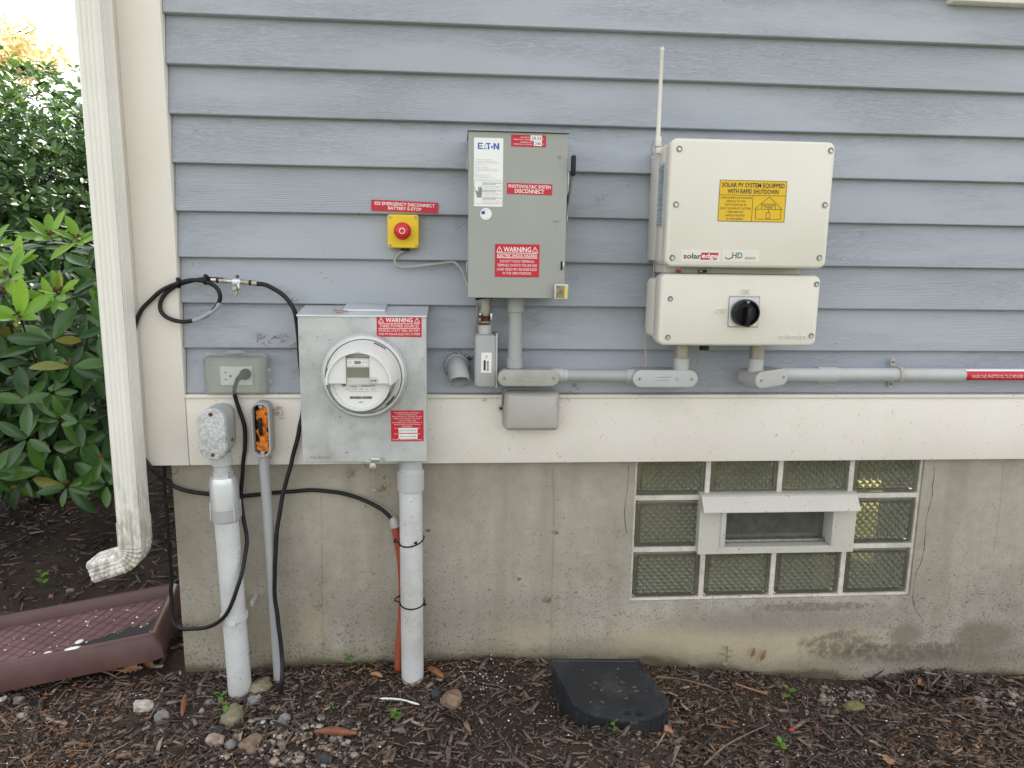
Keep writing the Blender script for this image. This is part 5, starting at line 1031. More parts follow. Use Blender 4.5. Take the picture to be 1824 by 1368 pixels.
# far-left fat riser with galvanized-covered fitting
fx = (W(395, 1170, 0.1).x+W(441, 1170, 0.1).x)/2; fy = -0.075; fr_ = 0.0268
fat = thing('pvc_riser', 'thick pale PVC pipe with a metal-covered fitting left of the meter', 'conduit', (fx, fy, gz(fx, fy)))
topx = W(398, 900, 0.085).x
def fat_at(z): 
    za, zb = W(418, 1215, 0.08).z, W(398, 860, 0.08).z; f = (z-za)/(zb-za); return Vector((fx+(topx-fx)*f, fy, z))
zz1, zz0 = W(400, 928, 0.085).z, gz(fx, fy)-0.10
bm = BM(); tube(bm, [fat_at(zz0), fat_at(zz1)], fr_, 28); finish(bm, 'pipe', 'pvc_weathered', fat)
za, zb, zc_, zd = W(398, 930, 0.09).z, W(398, 908, 0.09).z, W(396, 862, 0.09).z, W(396, 852, 0.09).z
bm = BM(); tube(bm, [fat_at(za), fat_at(za)+Vector((0, 0, 0.002)), fat_at(zb)], [fr_+0.002, fr_+0.0042, fr_+0.0042], 28); finish(bm, 'coupling_sleeve', 'pvc_gray', fat)
bm = BM(); tube(bm, [fat_at(zb+0.0005), fat_at(zc_), fat_at(zd)], [fr_+0.0048, fr_+0.0048, fr_+0.001], 28)
for k in (0, 2, 3): 
    a = math.radians(200+k*60); q = fat_at(zb)+Vector((math.cos(a), math.sin(a), 0))*(fr_+0.0055); box(bm, q.x-0.0015, q.x+0.0015, q.y-0.0015, q.y+0.0015, za+0.004, zb+0.016)
finish(bm, 'metal_sleeve', 'galvanized_bright', fat)
hexz0, hexz1 = zd-0.002, W(394, 846, 0.09).z+0.004
bm = BM(); tube(bm, [fat_at(hexz0), fat_at(hexz1)], 0.0225, 8); finish(bm, 'lock_nut', 'galvanized_bright', fat)
ze = W(392, 823, 0.09).z
bm = BM(); tube(bm, [fat_at(hexz1-0.001), fat_at(ze+0.004)], 0.0190, 24); finish(bm, 'nipple', 'galvanized', fat)
bm = BM(); tube(bm, [fat_at(ze-0.012), fat_at(ze-0.010), fat_at(ze+0.018), fat_at(ze+0.020)], [0.0205, 0.0225, 0.0225, 0.021], 24)
for k in range(10):
    a = math.radians(180+k*20); q = fat_at(ze)+Vector((math.cos(a), math.sin(a), 0))*0.0228; box(bm, q.x-0.0008, q.x+0.0008, q.y-0.001, q.y+0.001, ze-0.009, ze+0.016)
finish(bm, 'ribbed_hub', 'galvanized', fat)
x0, x1, z0, z1 = R(352.5, 729, 401.5, 820, 0.125); bcx = (x0+x1)/2
bm = BM(); rr(bm, bcx+0.003, (z0+z1)/2+0.002, x1-x0-0.002, z1-z0, 0.028, [(-0.120, 0), (-0.070, 0), (-0.045, 0.004), (-0.036, 0.012)], 8); hb = finish(bm, 'fitting_body', 'galvanized', fat, smooth=50)
bm = BM(); rr(bm, bcx, (z0+z1)/2, x1-x0, z1-z0, 0.028, [(-0.125, 0.003), (-0.1243, 0.001), (-0.1225, 0), (-0.1202, 0)], 8); cv = finish(bm, 'fitting_cover', 'zinc_cover', fat, smooth=50)
bm = BM(); rr(bm, bcx-0.002, (z0+z1)/2, 0.012, 0.024, 0.001, [(-0.1256, 0.0005), (-0.1249, 0)], 2); finish(bm, 'cast_mark', 'zinc_cover', cv)
for s in (-1, 1):
    bm = BM(); lathe(bm, [(0.0015, 0.0008), (0.0038, 0.0012), (0.0046, 0.0)], (bcx, -0.125, (z0+z1)/2+s*((z1-z0)/2-0.012)), '-Y', 12); finish(bm, 'rusty_screw', 'rust', cv)
bm = BM(); q = Vector((x1+0.002, -0.09, z0+0.038)); lathe(bm, [(0.001, 0.004), (0.004, 0.003), (0.004, 0)], q, (Vector((1, 0, 0)), Vector((0, 1, 0)), Vector((0, 0, 1))), 8); finish(bm, 'ground_bolt', 'rust', fat)
bm = BM(); box(bm, bcx-0.012, bcx+0.014, -0.037, -0.0292, z0+0.02, z1-0.02, 0.002); finish(bm, 'back_hub', 'galvanized', fat)
# clamp near the foot
zk = W(414, 1098, 0.08).z; bm = BM(); k0 = fat_at(zk)
lathe(bm, [(fr_+0.0005, 0.007), (fr_+0.004, 0.006), (fr_+0.004, -0.006), (fr_+0.0005, -0.007)], k0, 'Z', 28, caps=(False, False)); box(bm, k0.x-0.004, k0.x+0.012, k0.y-fr_-0.007, k0.y-fr_-0.001, zk-0.013, zk-0.003, 0.001); box(bm, k0.x+fr_+0.001, k0.x+fr_+0.009, -0.04, -0.002, zk+0.004, zk+0.018, 0.001); finish(bm, 'pipe_clamp', 'pvc_weathered', fat)

# open fitting stuffed with foam, thin grey conduit
x0, x1, z0, z1 = R(447, 718, 481.5, 815, 0.075); fcx = (x0+x1)/2
op = thing('open_conduit_fitting', 'open gray conduit fitting stuffed with orange foam on a thin pipe', 'conduit fitting', (fcx, -0.03, gz(-0.4, -0.04)))
bm = BM(); w_, h_ = x1-x0, z1-z0
rr(bm, fcx, (z0+z1)/2, w_, h_, 0.019, [(-0.060, 0.0055), (-0.0745, 0.0045), (-0.075, 0.0030), (-0.075, 0.0012), (-0.0738, 0), (-0.040, 0), (-0.032, 0.005), (-0.0293, 0.010)], 8, cap0=False); finish(bm, 'shell', 'pvc_gray', op, smooth=50)
bm = BM(); rr(bm, fcx, (z0+z1)/2, w_-0.009, h_-0.009, 0.015, [(-0.052, 0), (-0.048, 0)], 6); finish(bm, 'inner_back', 'dark_recess', op, smooth=0)
bm = BM(); rnd = random.Random(2)
for k in range(18):
    q = Vector((fcx+0.002+rnd.uniform(-.007, .008), -0.056-rnd.uniform(0, .008), z0+0.018+(h_-0.036)*k/17)); s = rnd.uniform(.0065, .0105); n0 = len(bm.verts)
    res = bmesh.ops.create_icosphere(bm, subdivisions=3, radius=s, matrix=Matrix.Translation(q))
    for v in res['verts']: d = v.co-q; v.co = q+Vector((d.x, d.y*0.6, d.z*1.2))*(1+0.8*mnoise.noise(v.co*190))
finish(bm, 'foam', 'spray_foam', op, smooth=60)
bm = BM(); tube(bm, spline([(fcx-0.001, -0.066, z1-0.035), (fcx-0.002, -0.071, z1-0.045), (fcx-0.001, -0.070, z1-0.065), (fcx-0.002, -0.064, z1-0.075)], 4), 0.0045, 10); finish(bm, 'wire_stub', 'black_rubber', op)
for s in (-1, 1):
    bm = BM(); q = (fcx, -0.066, (z0+z1)/2+s*(h_/2-0.009)); lathe(bm, [(0.0018, 0.003), (0.0045, 0.003), (0.005, 0), (0.005, -0.010)], q, '-Y', 14); finish(bm, 'screw_boss', 'pvc_gray', op)
pA, pB, pC = W(469, 815, 0.055), W(483, 1000, 0.05), W(493, 1170, 0.045)
bm = BM(); pz = gz(pC.x, -0.045)-0.08; tube(bm, [Vector((fcx+0.001, -0.052, z0+0.004)), Vector((pA.x, -0.052, pA.z-0.01)), Vector((pB.x, -0.050, pB.z)), Vector((pC.x+0.004, -0.046, pz))], 0.0118, 20); finish(bm, 'thin_pipe', 'pvc_gray', op)

# ------------------------------------------------------------------ outdoor outlet
OO = 0.030
x0, x1, z0, z1 = R(361, 630, 476, 706, 0.04); ocx, ocz = (x0+x1)/2+0.002, (z0+z1)/2
out_ = thing('outdoor_outlet', 'outlet under a clear bubble cover with a cord plugged in', 'outlet', (ocx, -0.014, z0))
bm = BM(); rr(bm, ocx, ocz, x1-x0-0.012, z1-z0-0.010, 0.008, [(-0.026, 0.001), (-0.024, 0), (-0.0145, 0)], 4); finish(bm, 'back_plate', 'outlet_gray', out_)
rc = R(393, 653, 450, 686, 0.027); bm = BM(); rr(bm, (rc[0]+rc[1])/2, (rc[2]+rc[3])/2, rc[1]-rc[0], rc[3]-rc[2], 0.002, [(-0.030, 0.0008), (-0.0292, 0), (-0.026, 0)], 3); rec = finish(bm, 'receptacle', 'white_plastic', out_)
bm = BM(); cz_ = (rc[2]+rc[3])/2; xa = rc[0]+0.012
box(bm, xa-0.004, xa+0.004, -0.0304, -0.0299, cz_+0.0075, cz_+0.0090); box(bm, xa-0.0035, xa+0.0035, -0.0304, -0.0299, cz_-0.009, cz_-0.0075); lathe(bm, [(0.0025, 0.0004), (0.0025, 0)], (xa+0.011, -0.030, cz_), '-Y', 10); finish(bm, 'slots', 'print_black', rec, smooth=0)
bm = BM(); q = W(432, 668, 0.045); tube(bm, [q+Vector((0.004, 0.018, 0.001)), q+Vector((0.003, 0.006, 0)), q+Vector((0, 0, 0)), q+Vector((-0.008, -0.003, -0.008))], [0.012, 0.0125, 0.008, 0.0055], 14); finish(bm, 'plug', 'black_rubber', out_)
bm = BM()
ins = 0.0022; 
rr(bm, ocx, ocz, x1-x0, z1-z0, 0.012, [(-0.0265, 0), (-0.033, 0), (-0.034, 0.004), (-0.050, 0.006), (-0.066, 0.009), (-0.071, 0.013), (-0.071, 0.022), (-0.069, 0.022), (-0.069, 0.015), (-0.064, 0.0112), (-0.050, 0.0082), (-0.036, 0.0062), (-0.0315, 0.0062), (-0.0315, 0.0022), (-0.0265, 0.0022)], 8, cap0=False, cap1=False)
rr(bm, ocx, ocz, x1-x0, z1-z0, 0.012, [(-0.0712, 0.0215), (-0.0692, 0.0215)], 8); finish(bm, 'bubble_cover', 'clear_plastic', out_, smooth=50)
hz_c = W(420, 624, 0.04).z; bm = BM(); box(bm, ocx-0.030, ocx+0.026, -0.040, -0.028, z1-0.002, z1+0.005, 0.0015); box(bm, ocx-0.018, ocx+0.018, -0.046, -0.026, z1-0.001, z1+0.009, 0.002); finish(bm, 'hinge', 'clear_plastic', out_)
bm = BM(); box(bm, x1-0.002, x1+0.008, -0.040, -0.028, ocz-0.022, ocz+0.018, 0.002); finish(bm, 'side_latch', 'clear_plastic', out_)
letters(out_, 'clear_plastic', [('TAYMAC', x0+0.016, ocz, 0.006, 0.032)], -0.0720, 'moulded_name', depth=0.0005)

# ------------------------------------------------------------------ cables
def cable(name, pts, r, label, mat='black_rubber', n=7, seg=12):
    bm = BM(); pp = spline(pts, n); pp = [p+Vector((mnoise.noise(p*23), 0, mnoise.noise(p*23+Vector((9, 0, 0)))))*0.0016 for p in pp]; tube(bm, pp, r, seg); return tag(finish(bm, name, mat, None, loc=pp[0]), label, 'cable')
# coax: from the connector, one loop, then round the corner and along the foundation to the duct
A = [W(398, 498, 0.045), W(380, 497.5, 0.045), W(355, 498, 0.045), W(330, 503, 0.042), W(306, 514, 0.040), W(290, 530, 0.040), W(285, 545, 0.040), W(290, 559, 0.042), W(305, 569, 0.046), W(330, 573, 0.048), W(355, 568, 0.048), W(376, 556, 0.050), W(389, 540, 0.050), W(392, 525, 0.052), W(384, 511, 0.053), W(368, 503, 0.055), W(345, 499, 0.055), W(318, 504, 0.050), W(288, 518, 0.044), W(258, 545, 0.040), W(240, 580, 0.040), W(233, 615, 0.040), W(236, 650, 0.038), W(241, 700, 0.036), W(244, 750, 0.036), W(247, 790, 0.036), W(256, 815, 0.036), W(272, 836, 0.036), W(300, 860, 0.018), W(335, 875, 0.014), W(375, 881, 0.010), W(430, 883, 0.007), W(500, 877, 0.006), W(560, 873, 0.008), W(610, 879, 0.012), W(650, 892, 0.018), W(680, 908, 0.026), W(701, 928, 0.030)]
cx_ = cable('coax_cable', A, 0.0047, 'black coax cable looped beside the outlet and running along the foundation', n=6)
bm = BM()
pa = spline([W(391, 537, 0.050), W(388, 545, 0.0505), W(380, 553, 0.050), W(366, 562, 0.0495), W(352, 569, 0.0485), W(340, 572, 0.048)], 5); tube(bm, pa, [0.0030, 0.004]+[0.00505]*(len(pa)-4)+[0.004, 0.003], 12); finish(bm, 'paint_smear', 'siding_paint', cx_)
for (px, py) in ((317, 500), (366, 494)):
    c = W(px, py, 0.05); bm = BM(); lathe(bm, [(0.0105, -0.003), (0.0112, 0), (0.0105, 0.003)], c+Vector((0.001, 0, -0.006)), (Vector((0.97, 0, -0.2)), Vector((0, 1, 0)), Vector((0.2, 0, 0.97))), 16, caps=(False, False)); box(bm, c.x-0.003, c.x+0.003, c.y-0.004, c.y+0.004, c.z+0.001, c.z+0.007, 0.0008); finish(bm, 'cable_tie', 'black_plastic', cx_)
gb = thing('coax_ground_block', 'small metal coax connector block with a drain screw on the siding', 'connector', W(425, 500, 0.045))
for (a, c, r_, m_) in (((376, 498.5), (386, 499), 0.0058, 'steel'), ((386, 499), (390, 499.5), 0.0062, 'black_rubber'), ((390, 499.5), (404, 500.5), 0.0058, 'brass_aged'), ((403, 500.5), (432, 502.5), 0.0046, 'steel'), ((430, 502), (444, 503.5), 0.0056, 'brass_aged'), ((444, 503.5), (448, 504), 0.0060, 'black_rubber'), ((448, 504), (458, 505.5), 0.0058, 'brass_aged')):
    bm = BM(); cyl(bm, W(*a, 0.045), W(*c, 0.045), r_, 16, 0.0006); finish(bm, 'barrel', m_, gb)
bm = BM(); c = W(422, 502, 0.045); box(bm, c.x-0.010, c.x+0.008, -0.050, -0.036, c.z-0.006, c.z+0.006, 0.002); finish(bm, 'block', 'galvanized_bright', gb)
bm = BM(); c = W(418, 514, 0.055); lathe(bm, [(0.004, 0.004), (0.0052, 0.003), (0.0052, -0.006)], c, '-Y', 14); finish(bm, 'ground_screw', 'brass_aged', gb)
bm = BM(); c = W(422, 495, 0.045); lathe(bm, [(0.002, 0.003), (0.0036, 0.002), (0.0036, -0.004)], c+Vector((0.001, 0, 0.003)), '-Y', 10); finish(bm, 'rusty_screw', 'rust', gb)
bm = BM(); tube(bm, spline([W(425, 506, 0.048), W(425, 514, 0.05), W(422, 521, 0.048), W(420, 528, 0.046)], 4), [0.003]*5+[0.0026]*4+[0.003]*4, 8); finish(bm, 'drain_wire', 'steel', gb)
B = [W(458, 505.5, 0.045), W(474, 508, 0.046), W(494, 518, 0.048), W(510, 531, 0.050), W(521, 547, 0.052), W(527, 565, 0.052), W(531, 590, 0.046), W(534, 640, 0.035), W(541, 700, 0.034), W(539, 735, 0.036), W(533, 765, 0.040), W(525, 800, 0.042), W(515, 840, 0.045), W(503, 885, 0.050), W(494, 940, 0.058), W(490, 1000, 0.062), W(490, 1060, 0.066), W(497, 1120, 0.075), W(502, 1170, 0.085)]
pe = WZ(497, 1243, gz(-0.42, -0.12)); B += [W(502, 1210, 0.11), Vector((pe.x, pe.y, pe.z-0.01)), Vector((pe.x-0.004, pe.y-0.01, pe.z-0.05))]
cable('coax_cable', B, 0.0050, 'black cable passing behind the meter box and down into the mulch', n=6)
pC_ = [W(424, 672, 0.052), W(418, 690, 0.050), W(419, 705, 0.045), W(426, 728, 0.040), W(435, 760, 0.040), W(437, 790, 0.040), W(433, 830, 0.036), W(430, 880, 0.030), W(433, 920, 0.035), W(439, 955, 0.055), W(437, 990, 0.080), W(428, 1030, 0.105), W(415, 1070, 0.112), W(400, 1098, 0.112), W(380, 1113, 0.090), W(350, 1120, 0.050), W(322, 1119, 0.020), W(309, 1107, 0.006), W(306, 1085, 0.0), W(305, 1050, -0.004), W(303, 990, -0.004), W(298, 930, -0.004), W(293, 870, -0.004), W(292, 836, -0.004), W(292, 815, -0.004)]
pC_ = [p if i < 17 else Vector((min(p.x, -0.675), p.y, p.z)) for i, p in enumerate(pC_)]
cable('power_cord', pC_, 0.0047, 'black power cord hanging from the outlet and looping around the corner', n=7)

# ------------------------------------------------------------------ downspout
dsx0, dsx1 = -0.7555, -0.7055; dsy0, dsy1 = -0.108, -0.036
dcx, dcy = (dsx0+dsx1)/2, (dsy0+dsy1)/2; dw, dd = (dsx1-dsx0), (dsy1-dsy0)
def ds_profile(shr=1.0):
    P = []
    def side(p, q, nrm, ng, depth):
        N = ng*6+4
        for k in range(N):
            t = k/N; g_ = 0.0
            if 0.12 < t < 0.88: g_ = depth*max(0, math.cos((t-0.5)*2*math.pi*ng/0.76*1.0))*(1 if True else 0)
            P.append((p[0]+(q[0]-p[0])*t-nrm[0]*g_, p[1]+(q[1]-p[1])*t-nrm[1]*g_))
    a, c, r = dw/2*shr, dd/2*shr, 0.006
    side((-a+r, -c), (a-r, -c), (0, -1), 3, 0.0025); side((a, -c+r), (a, c-r), (1, 0), 4, 0.0022)
    side((a-r, c), (-a+r, c), (0, 1), 2, 0.0020); side((-a, c-r), (-a, -c+r), (-1, 0), 4, 0.0022)
    return P
dsp = thing('downspout', 'weathered cream ribbed downspout at the house corner', 'downspout', (dcx, dcy, 0.2))
def sweep(bm, stations):
    rings = []
    for (o, ex_, scale) in stations:
        rings.append([bm.verts.new(o+ex_*(x*scale)+Vector((0, 1, 0))*(y*scale)) for x, y in ds_profile()])
    n = len(rings[0])
    for a, c in zip(rings, rings[1:]):
        for k in range(n): bm.faces.new((a[k], a[(k+1) % n], c[(k+1) % n], c[k]))
    return rings
zE = W(215, 935, 0.105).z
bm = BM(); sweep(bm, [(Vector((dcx, dcy, z)), Vector((1, 0, 0)), 1.0) for z in (2.3, 1.6, 1.0, zE-0.01)]); finish(bm, 'pipe', 'downspout_paint', dsp, smooth=25)
bm = BM(); stt = [(Vector((dcx, dcy, zE+0.004)), Vector((1, 0, 0)), 1.055), (Vector((dcx, dcy, zE-0.055)), Vector((1, 0, 0)), 1.045)]
Rb = 0.034; ctr = Vector((dcx-dw/2-0.012, dcy, zE-0.058)); n_ = 12; RB = dw/2+0.012
for k in range(n_+1):
    a = math.radians(74)*k/n_; ex_ = Vector((math.cos(a), 0, -math.sin(a))); stt.append((ctr+ex_*RB, ex_, 1.035 if k % 2 else 0.955))
ex_ = Vector((math.cos(math.radians(74)), 0, -math.sin(math.radians(74)))); tdir = Vector((-math.sin(math.radians(74)), 0, -math.cos(math.radians(74))))
tdir = Vector((-ex_.z*-1, 0, 0)) if False else Vector((ex_.z, 0, -ex_.x))
endp = ctr+ex_*RB
for d_ in (0.006, 0.030, 0.062): stt.append((endp+tdir*d_+Vector((0, -d_*0.12, 0)), ex_, 1.0))
rg = sweep(bm, stt); elbw = finish(bm, 'elbow', 'downspout_paint', dsp, smooth=25)
bm = BM(); sweep(bm, [(p, e_, s_c*0.93) for p, e_, s_c in stt[-3:]]); r_ = bm.verts[:]; finish(bm, 'elbow_lining', 'dark_recess', dsp, smooth=25)
zs_ = 0.79; bm = BM(); box(bm, dsx0-0.002, dsx0-0.0005, dsy0-0.001, -0.0285, zs_, zs_+0.025); box(bm, dsx0-0.002, dsx1+0.002, dsy0-0.003, dsy0-0.0012, zs_+0.0005, zs_+0.0245); box(bm, dsx1+0.0008, dsx1+0.0022, dsy0-0.001, -0.0305, zs_, zs_+0.025)
# (strap stands behind the frame line of the pipe near the top)
bm.transform(Matrix.Translation((0, 0, 1.0))); finish(bm, 'strap', 'downspout_paint', dsp, smooth=0)
bm = BM(); c = W(239, 700, 0.034); box(bm, c.x-0.004, c.x+0.006, -0.0335, -0.0302, W(239, 760, 0.034).z, W(239, 672, 0.034).z, 0.001); tag(finish(bm, 'peeling_caulk', 'trim_paint', None, loc=c), 'peeling white caulk strip beside the downspout', 'caulk')

# ------------------------------------------------------------------ splash tray
spl = thing('splash_tray', 'maroon plastic splash tray with white paint spots beneath the downspout', 'splash tray', (-0.9, 0.1, 0.0))
P_br, P_fr = WZ(288, 1042, 0.105), WZ(314, 1126, 0.105)
P_bl, P_fl = WZ(0, 1085, 0.06), WZ(0, 1203, 0.06)
end_c = (P_br+P_fr)/2; lef_c = (P_bl+P_fl)/2; L_dir = (lef_c-end_c).normalized(); Wd = ((P_fr-P_br)); Wd -= L_dir*Wd.dot(L_dir); wid = Wd.length; Wd.normalize()
Nn = Wd.cross(L_dir).normalized(); Nn = Nn if Nn.z > 0 else -Nn; LEN = 0.66
Ms = Matrix(((L_dir.x, Wd.x, Nn.x, end_c.x), (L_dir.y, Wd.y, Nn.y, end_c.y), (L_dir.z, Wd.z, Nn.z, end_c.z), (0, 0, 0, 1)))
# local: x along length, y across (towards camera), z up; rim tops at z=0
hw = wid/2
def rim(bm, pth):
    """rolled rim: rounded cap over a skirt"""
    prof = [(0.016, -0.045), (0.012, -0.006), (0.007, 0.002), (0.0, 0.005), (-0.008, 0.002), (-0.013, -0.006), (-0.017, -0.062)]
    rings = []
    for (p, nrm) in pth: rings.append([bm.verts.new(Vector(p)+Vector(nrm)*a*-1.0+Vector((0, 0, z))) for a, z in prof])
    for a, c in zip(rings, rings[1:]):
        for k in range(len(prof)-1): bm.faces.new((a[k], a[k+1], c[k+1], c[k]))
bm = BM(); s2 = math.sqrt(0.5)
rim(bm, [((LEN, -hw+0.014, 0), (0, -1, 0)), ((0.02, -hw+0.014, 0), (-0.2, -1, 0)), ((0.012, -hw+0.022, 0), (-1, -1, 0)), ((0.012, 0, 0), (-1, 0, 0)), ((0.012, hw-0.022, 0), (-1, 1, 0)), ((0.02, hw-0.014, 0), (-0.2, 1, 0)), ((LEN, hw-0.014, 0), (0, 1, 0))])
bm.transform(Ms); finish(bm, 'rim', 'maroon_plastic', spl, smooth=60)
bm = BM(); box(bm, 0.02, LEN, -hw+0.016, hw-0.016, -0.032, -0.026); bm.transform(Ms); fl_ = finish(bm, 'floor', 'maroon_wet_sheen', spl, smooth=0)
bm = BM(); k = -0.3
def clip_line(bm, p, d, ymax, xmin, xmax):
    ts = []
    for (c_, lim) in ((0, xmin), (0, xmax), (1, -ymax), (1, ymax)):
        if abs(d[c_]) > 1e-9:
            t = (lim-p[c_])/d[c_]; q = (p[0]+d[0]*t, p[1]+d[1]*t)
            if xmin-1e-6 <= q[0] <= xmax+1e-6 and -ymax-1e-6 <= q[1] <= ymax+1e-6: ts.append(q)
    if len(ts) >= 2 and math.hypot(ts[0][0]-ts[-1][0], ts[0][1]-ts[-1][1]) > 0.01:
        tube(bm, [(ts[0][0], ts[0][1], -0.0258), (ts[-1][0], ts[-1][1], -0.0258)], 0.0009, 4)
for i in range(26):
    clip_line(bm, (0.02+i*0.033-0.15, 0), (0.55, 1), hw-0.018, 0.03, LEN-0.01); clip_line(bm, (0.02+i*0.050-0.15, 0), (1.5, -1), hw-0.018, 0.03, LEN-0.01)
bm.transform(Ms); finish(bm, 'diamond_ribs', 'maroon_plastic', fl_)
bm = BM(); N_ = 60
pts = [(0.03, hw-0.018)] + [(0.03+0.40*k/N_, hw-0.018-0.115*max(0.02, 1-k/N_)*(1+0.35*mnoise.noise(Vector((k*0.35, 0, 0))))) for k in range(N_+1)] + [(0.44, hw-0.018)]
vs = [bm.verts.new((x, y_, -0.0242)) for x, y_ in pts]; bm.faces.new(vs); r_ = bmesh.ops.extrude_face_region(bm, geom=bm.faces[:])
for e in r_['geom']:
    if isinstance(e, bmesh.types.BMVert): e.co.z -= 0.0016
bm.transform(Ms); finish(bm, 'grime', 'black_grime', fl_, smooth=0)
bm = BM(); rnd = random.Random(12)
for k in range(60):
    x = rnd.uniform(0.02, 0.55); y_ = rnd.uniform(-hw+0.01, hw-0.005); onr = abs(y_) > hw-0.03
    z = 0.0035 if onr else -0.0245
    if onr: y_ = math.copysign(hw-0.0145, y_)
    s = rnd.choice((0.0012, 0.0015, 0.002, 0.003)) ; a = rnd.uniform(0, 3.14); el = rnd.uniform(1, 2.6)
    bmesh.ops.create_icosphere(bm, subdivisions=1, radius=s, matrix=Matrix.Translation((x, y_, z)) @ Matrix.Rotation(a, 4, 'Z') @ Matrix.Diagonal((el, 1, 0.35, 1)))
for (x, y_, z, sx, sy) in ((0.19, hw-0.015, 0.004, 0.020, 0.007), (0.245, hw-0.02, 0.003, 0.009, 0.006), (0.205, 0.045, -0.0245, 0.010, 0.010), (0.41, 0.09, -0.0245, 0.025, 0.004), (0.37, hw-0.014, 0.003, 0.006, 0.005)):
    bmesh.ops.create_icosphere(bm, subdivisions=2, radius=1.0, matrix=Matrix.Translation((x, y_, z)) @ Matrix.Diagonal((sx, sy, 0.0012, 1)))
bm.transform(Ms); o = finish(bm, 'paint_spots', 'paint_chip', spl); o['kind'] = 'stuff'

# ------------------------------------------------------------------ black bait station
zt = 0.060
bl, br_ = WZ(979, 1173, 0.075), WZ(1137, 1173, 0.075); frr, fll = WZ(1194, 1250, 0.055), WZ(1021, 1255, 0.055); fm = WZ(1130, 1284, 0.050)
bait = thing('bait_station', 'black plastic D-shaped box resting on the mulch by the foundation', 'bait station', ((bl.x+br_.x)/2, -0.2, -0.03))
top = [bl, br_, frr]
for k in range(1, 12):
    t = k/12; q = frr.lerp(fll, t); bul = math.sin(math.pi*t)**0.8; mid = frr.lerp(fll, 0.5); top.append(q+(fm-mid)*bul*0.95)
top.append(fll)
def ring_in(pts, d):
    c = sum(pts, Vector())/len(pts); return [p+(c-p).normalized()*d for p in pts]
def loft(bm, rings, cap0=True, cap1=True):
    V = [[bm.verts.new(p) for p in r] for r in rings]; n = len(V[0])
    for a, c in zip(V, V[1:]):
        for k in range(n): bm.faces.new((a[k], a[(k+1) % n], c[(k+1) % n], c[k]))
    if cap0: bm.faces.new(V[0])
    if cap1: bm.faces.new(V[-1])
bm = BM(); dn = Vector((0, 0, -1)); loft(bm, [[p+dn*0.0018 for p in ring_in(top, 0.014)], [p+dn*0.0018 for p in ring_in(top, 0.011)], ring_in(top, 0.009), ring_in(top, 0.004), ring_in(top, 0.001), [p+dn*0.003 for p in top], [p+dn*0.009 for p in top], [p+dn*0.009 for p in ring_in(top, 0.004)]]); lid_ = finish(bm, 'lid', 'station_black', bait, smooth=40)
bm = BM(); loft(bm, [[p+dn*0.0095 for p in ring_in(top, 0.005)], [Vector((p.x, p.y, -0.085)) for p in ring_in(top, 0.012)]]); finish(bm, 'base', 'station_black', bait, smooth=40)
bi = ring_in(top, 0.0055)
for i_ in (3, 5, 9, 11, 13):
    bm = BM(); q = bi[i_]; tube(bm, [q+dn*0.010, Vector((q.x, q.y, -0.07))], 0.0032, 6); finish(bm, 'side_rib', 'station_black', bait)
for (px, py) in ((1120, 1269), (1140, 1269)):
    c = WZ(px, py, 0.0532); bm = BM(); box(bm, c.x-0.0075, c.x+0.004, c.y-0.004, c.y+0.004, c.z-0.002, c.z+0.0012); finish(bm, 'key_slot', 'dark_recess', lid_, smooth=0)
c = WZ(1128, 1281, 0.051); bm = BM(); box(bm, c.x-0.009, c.x+0.009, c.y-0.010, c.y+0.006, c.z-0.010, c.z-0.001, 0.0015); lk = finish(bm, 'lock_tab', 'station_black', bait)
bm = BM(); lathe(bm, [(0.0001, 0.0006), (0.0028, 0.0006)], (c.x, c.y-0.003, c.z-0.0012), 'Z', 12, caps=(False, False)); finish(bm, 'lock_hole', 'dark_recess', lk, smooth=0)
sd = (fll-bl).normalized(); bm = BM(); q0 = bl.lerp(fll, 0.18)+dn*0.045; q1 = bl.lerp(fll, 0.42)+dn*0.045
lathe(bm, [(0.0001, 0.004), (0.022, 0.003), (0.024, -0.004)], bl.lerp(fll, 0.20)+Vector((0.004, 0, -0.040)), (Vector((-1, 0, 0)), sd, Vector((0, 0, 1))), 18); finish(bm, 'entry_hole', 'dark_recess', bait)

# ------------------------------------------------------------------ ground
def axis(fine0, fine1, step, lo, hi):
    a = list(np.arange(fine0, fine1, step)); s = step
    while a[-1] < hi: s *= 1.25; a.append(a[-1]+s)
    s = step
    while a[0] > lo: s *= 1.25; a.insert(0, a[0]-s)
    return a
xs_, ys_ = axis(-1.8, 1.9, 0.022, -400, 400), axis(-0.9, 0.9, 0.022, -400, 600)
bm = BM(); grid = [[bm.verts.new((x, y, gz(x, y) if abs(x) < 12 and abs(y) < 12 else -0.02)) for x in xs_] for y in ys_]
for j in range(len(ys_)-1):
    for i in range(len(xs_)-1):
        cx, cy = (xs_[i]+xs_[i+1])/2, (ys_[j]+ys_[j+1])/2
        if -0.56 < cx < XR-0.05 and 0.06 < cy < 3.9: continue
        bm.faces.new((grid[j][i], grid[j][i+1], grid[j+1][i+1], grid[j+1][i]))
gr_ = finish(bm, 'ground', 'soil', None, recalc=False, smooth=80); gr_['kind'] = 'structure'

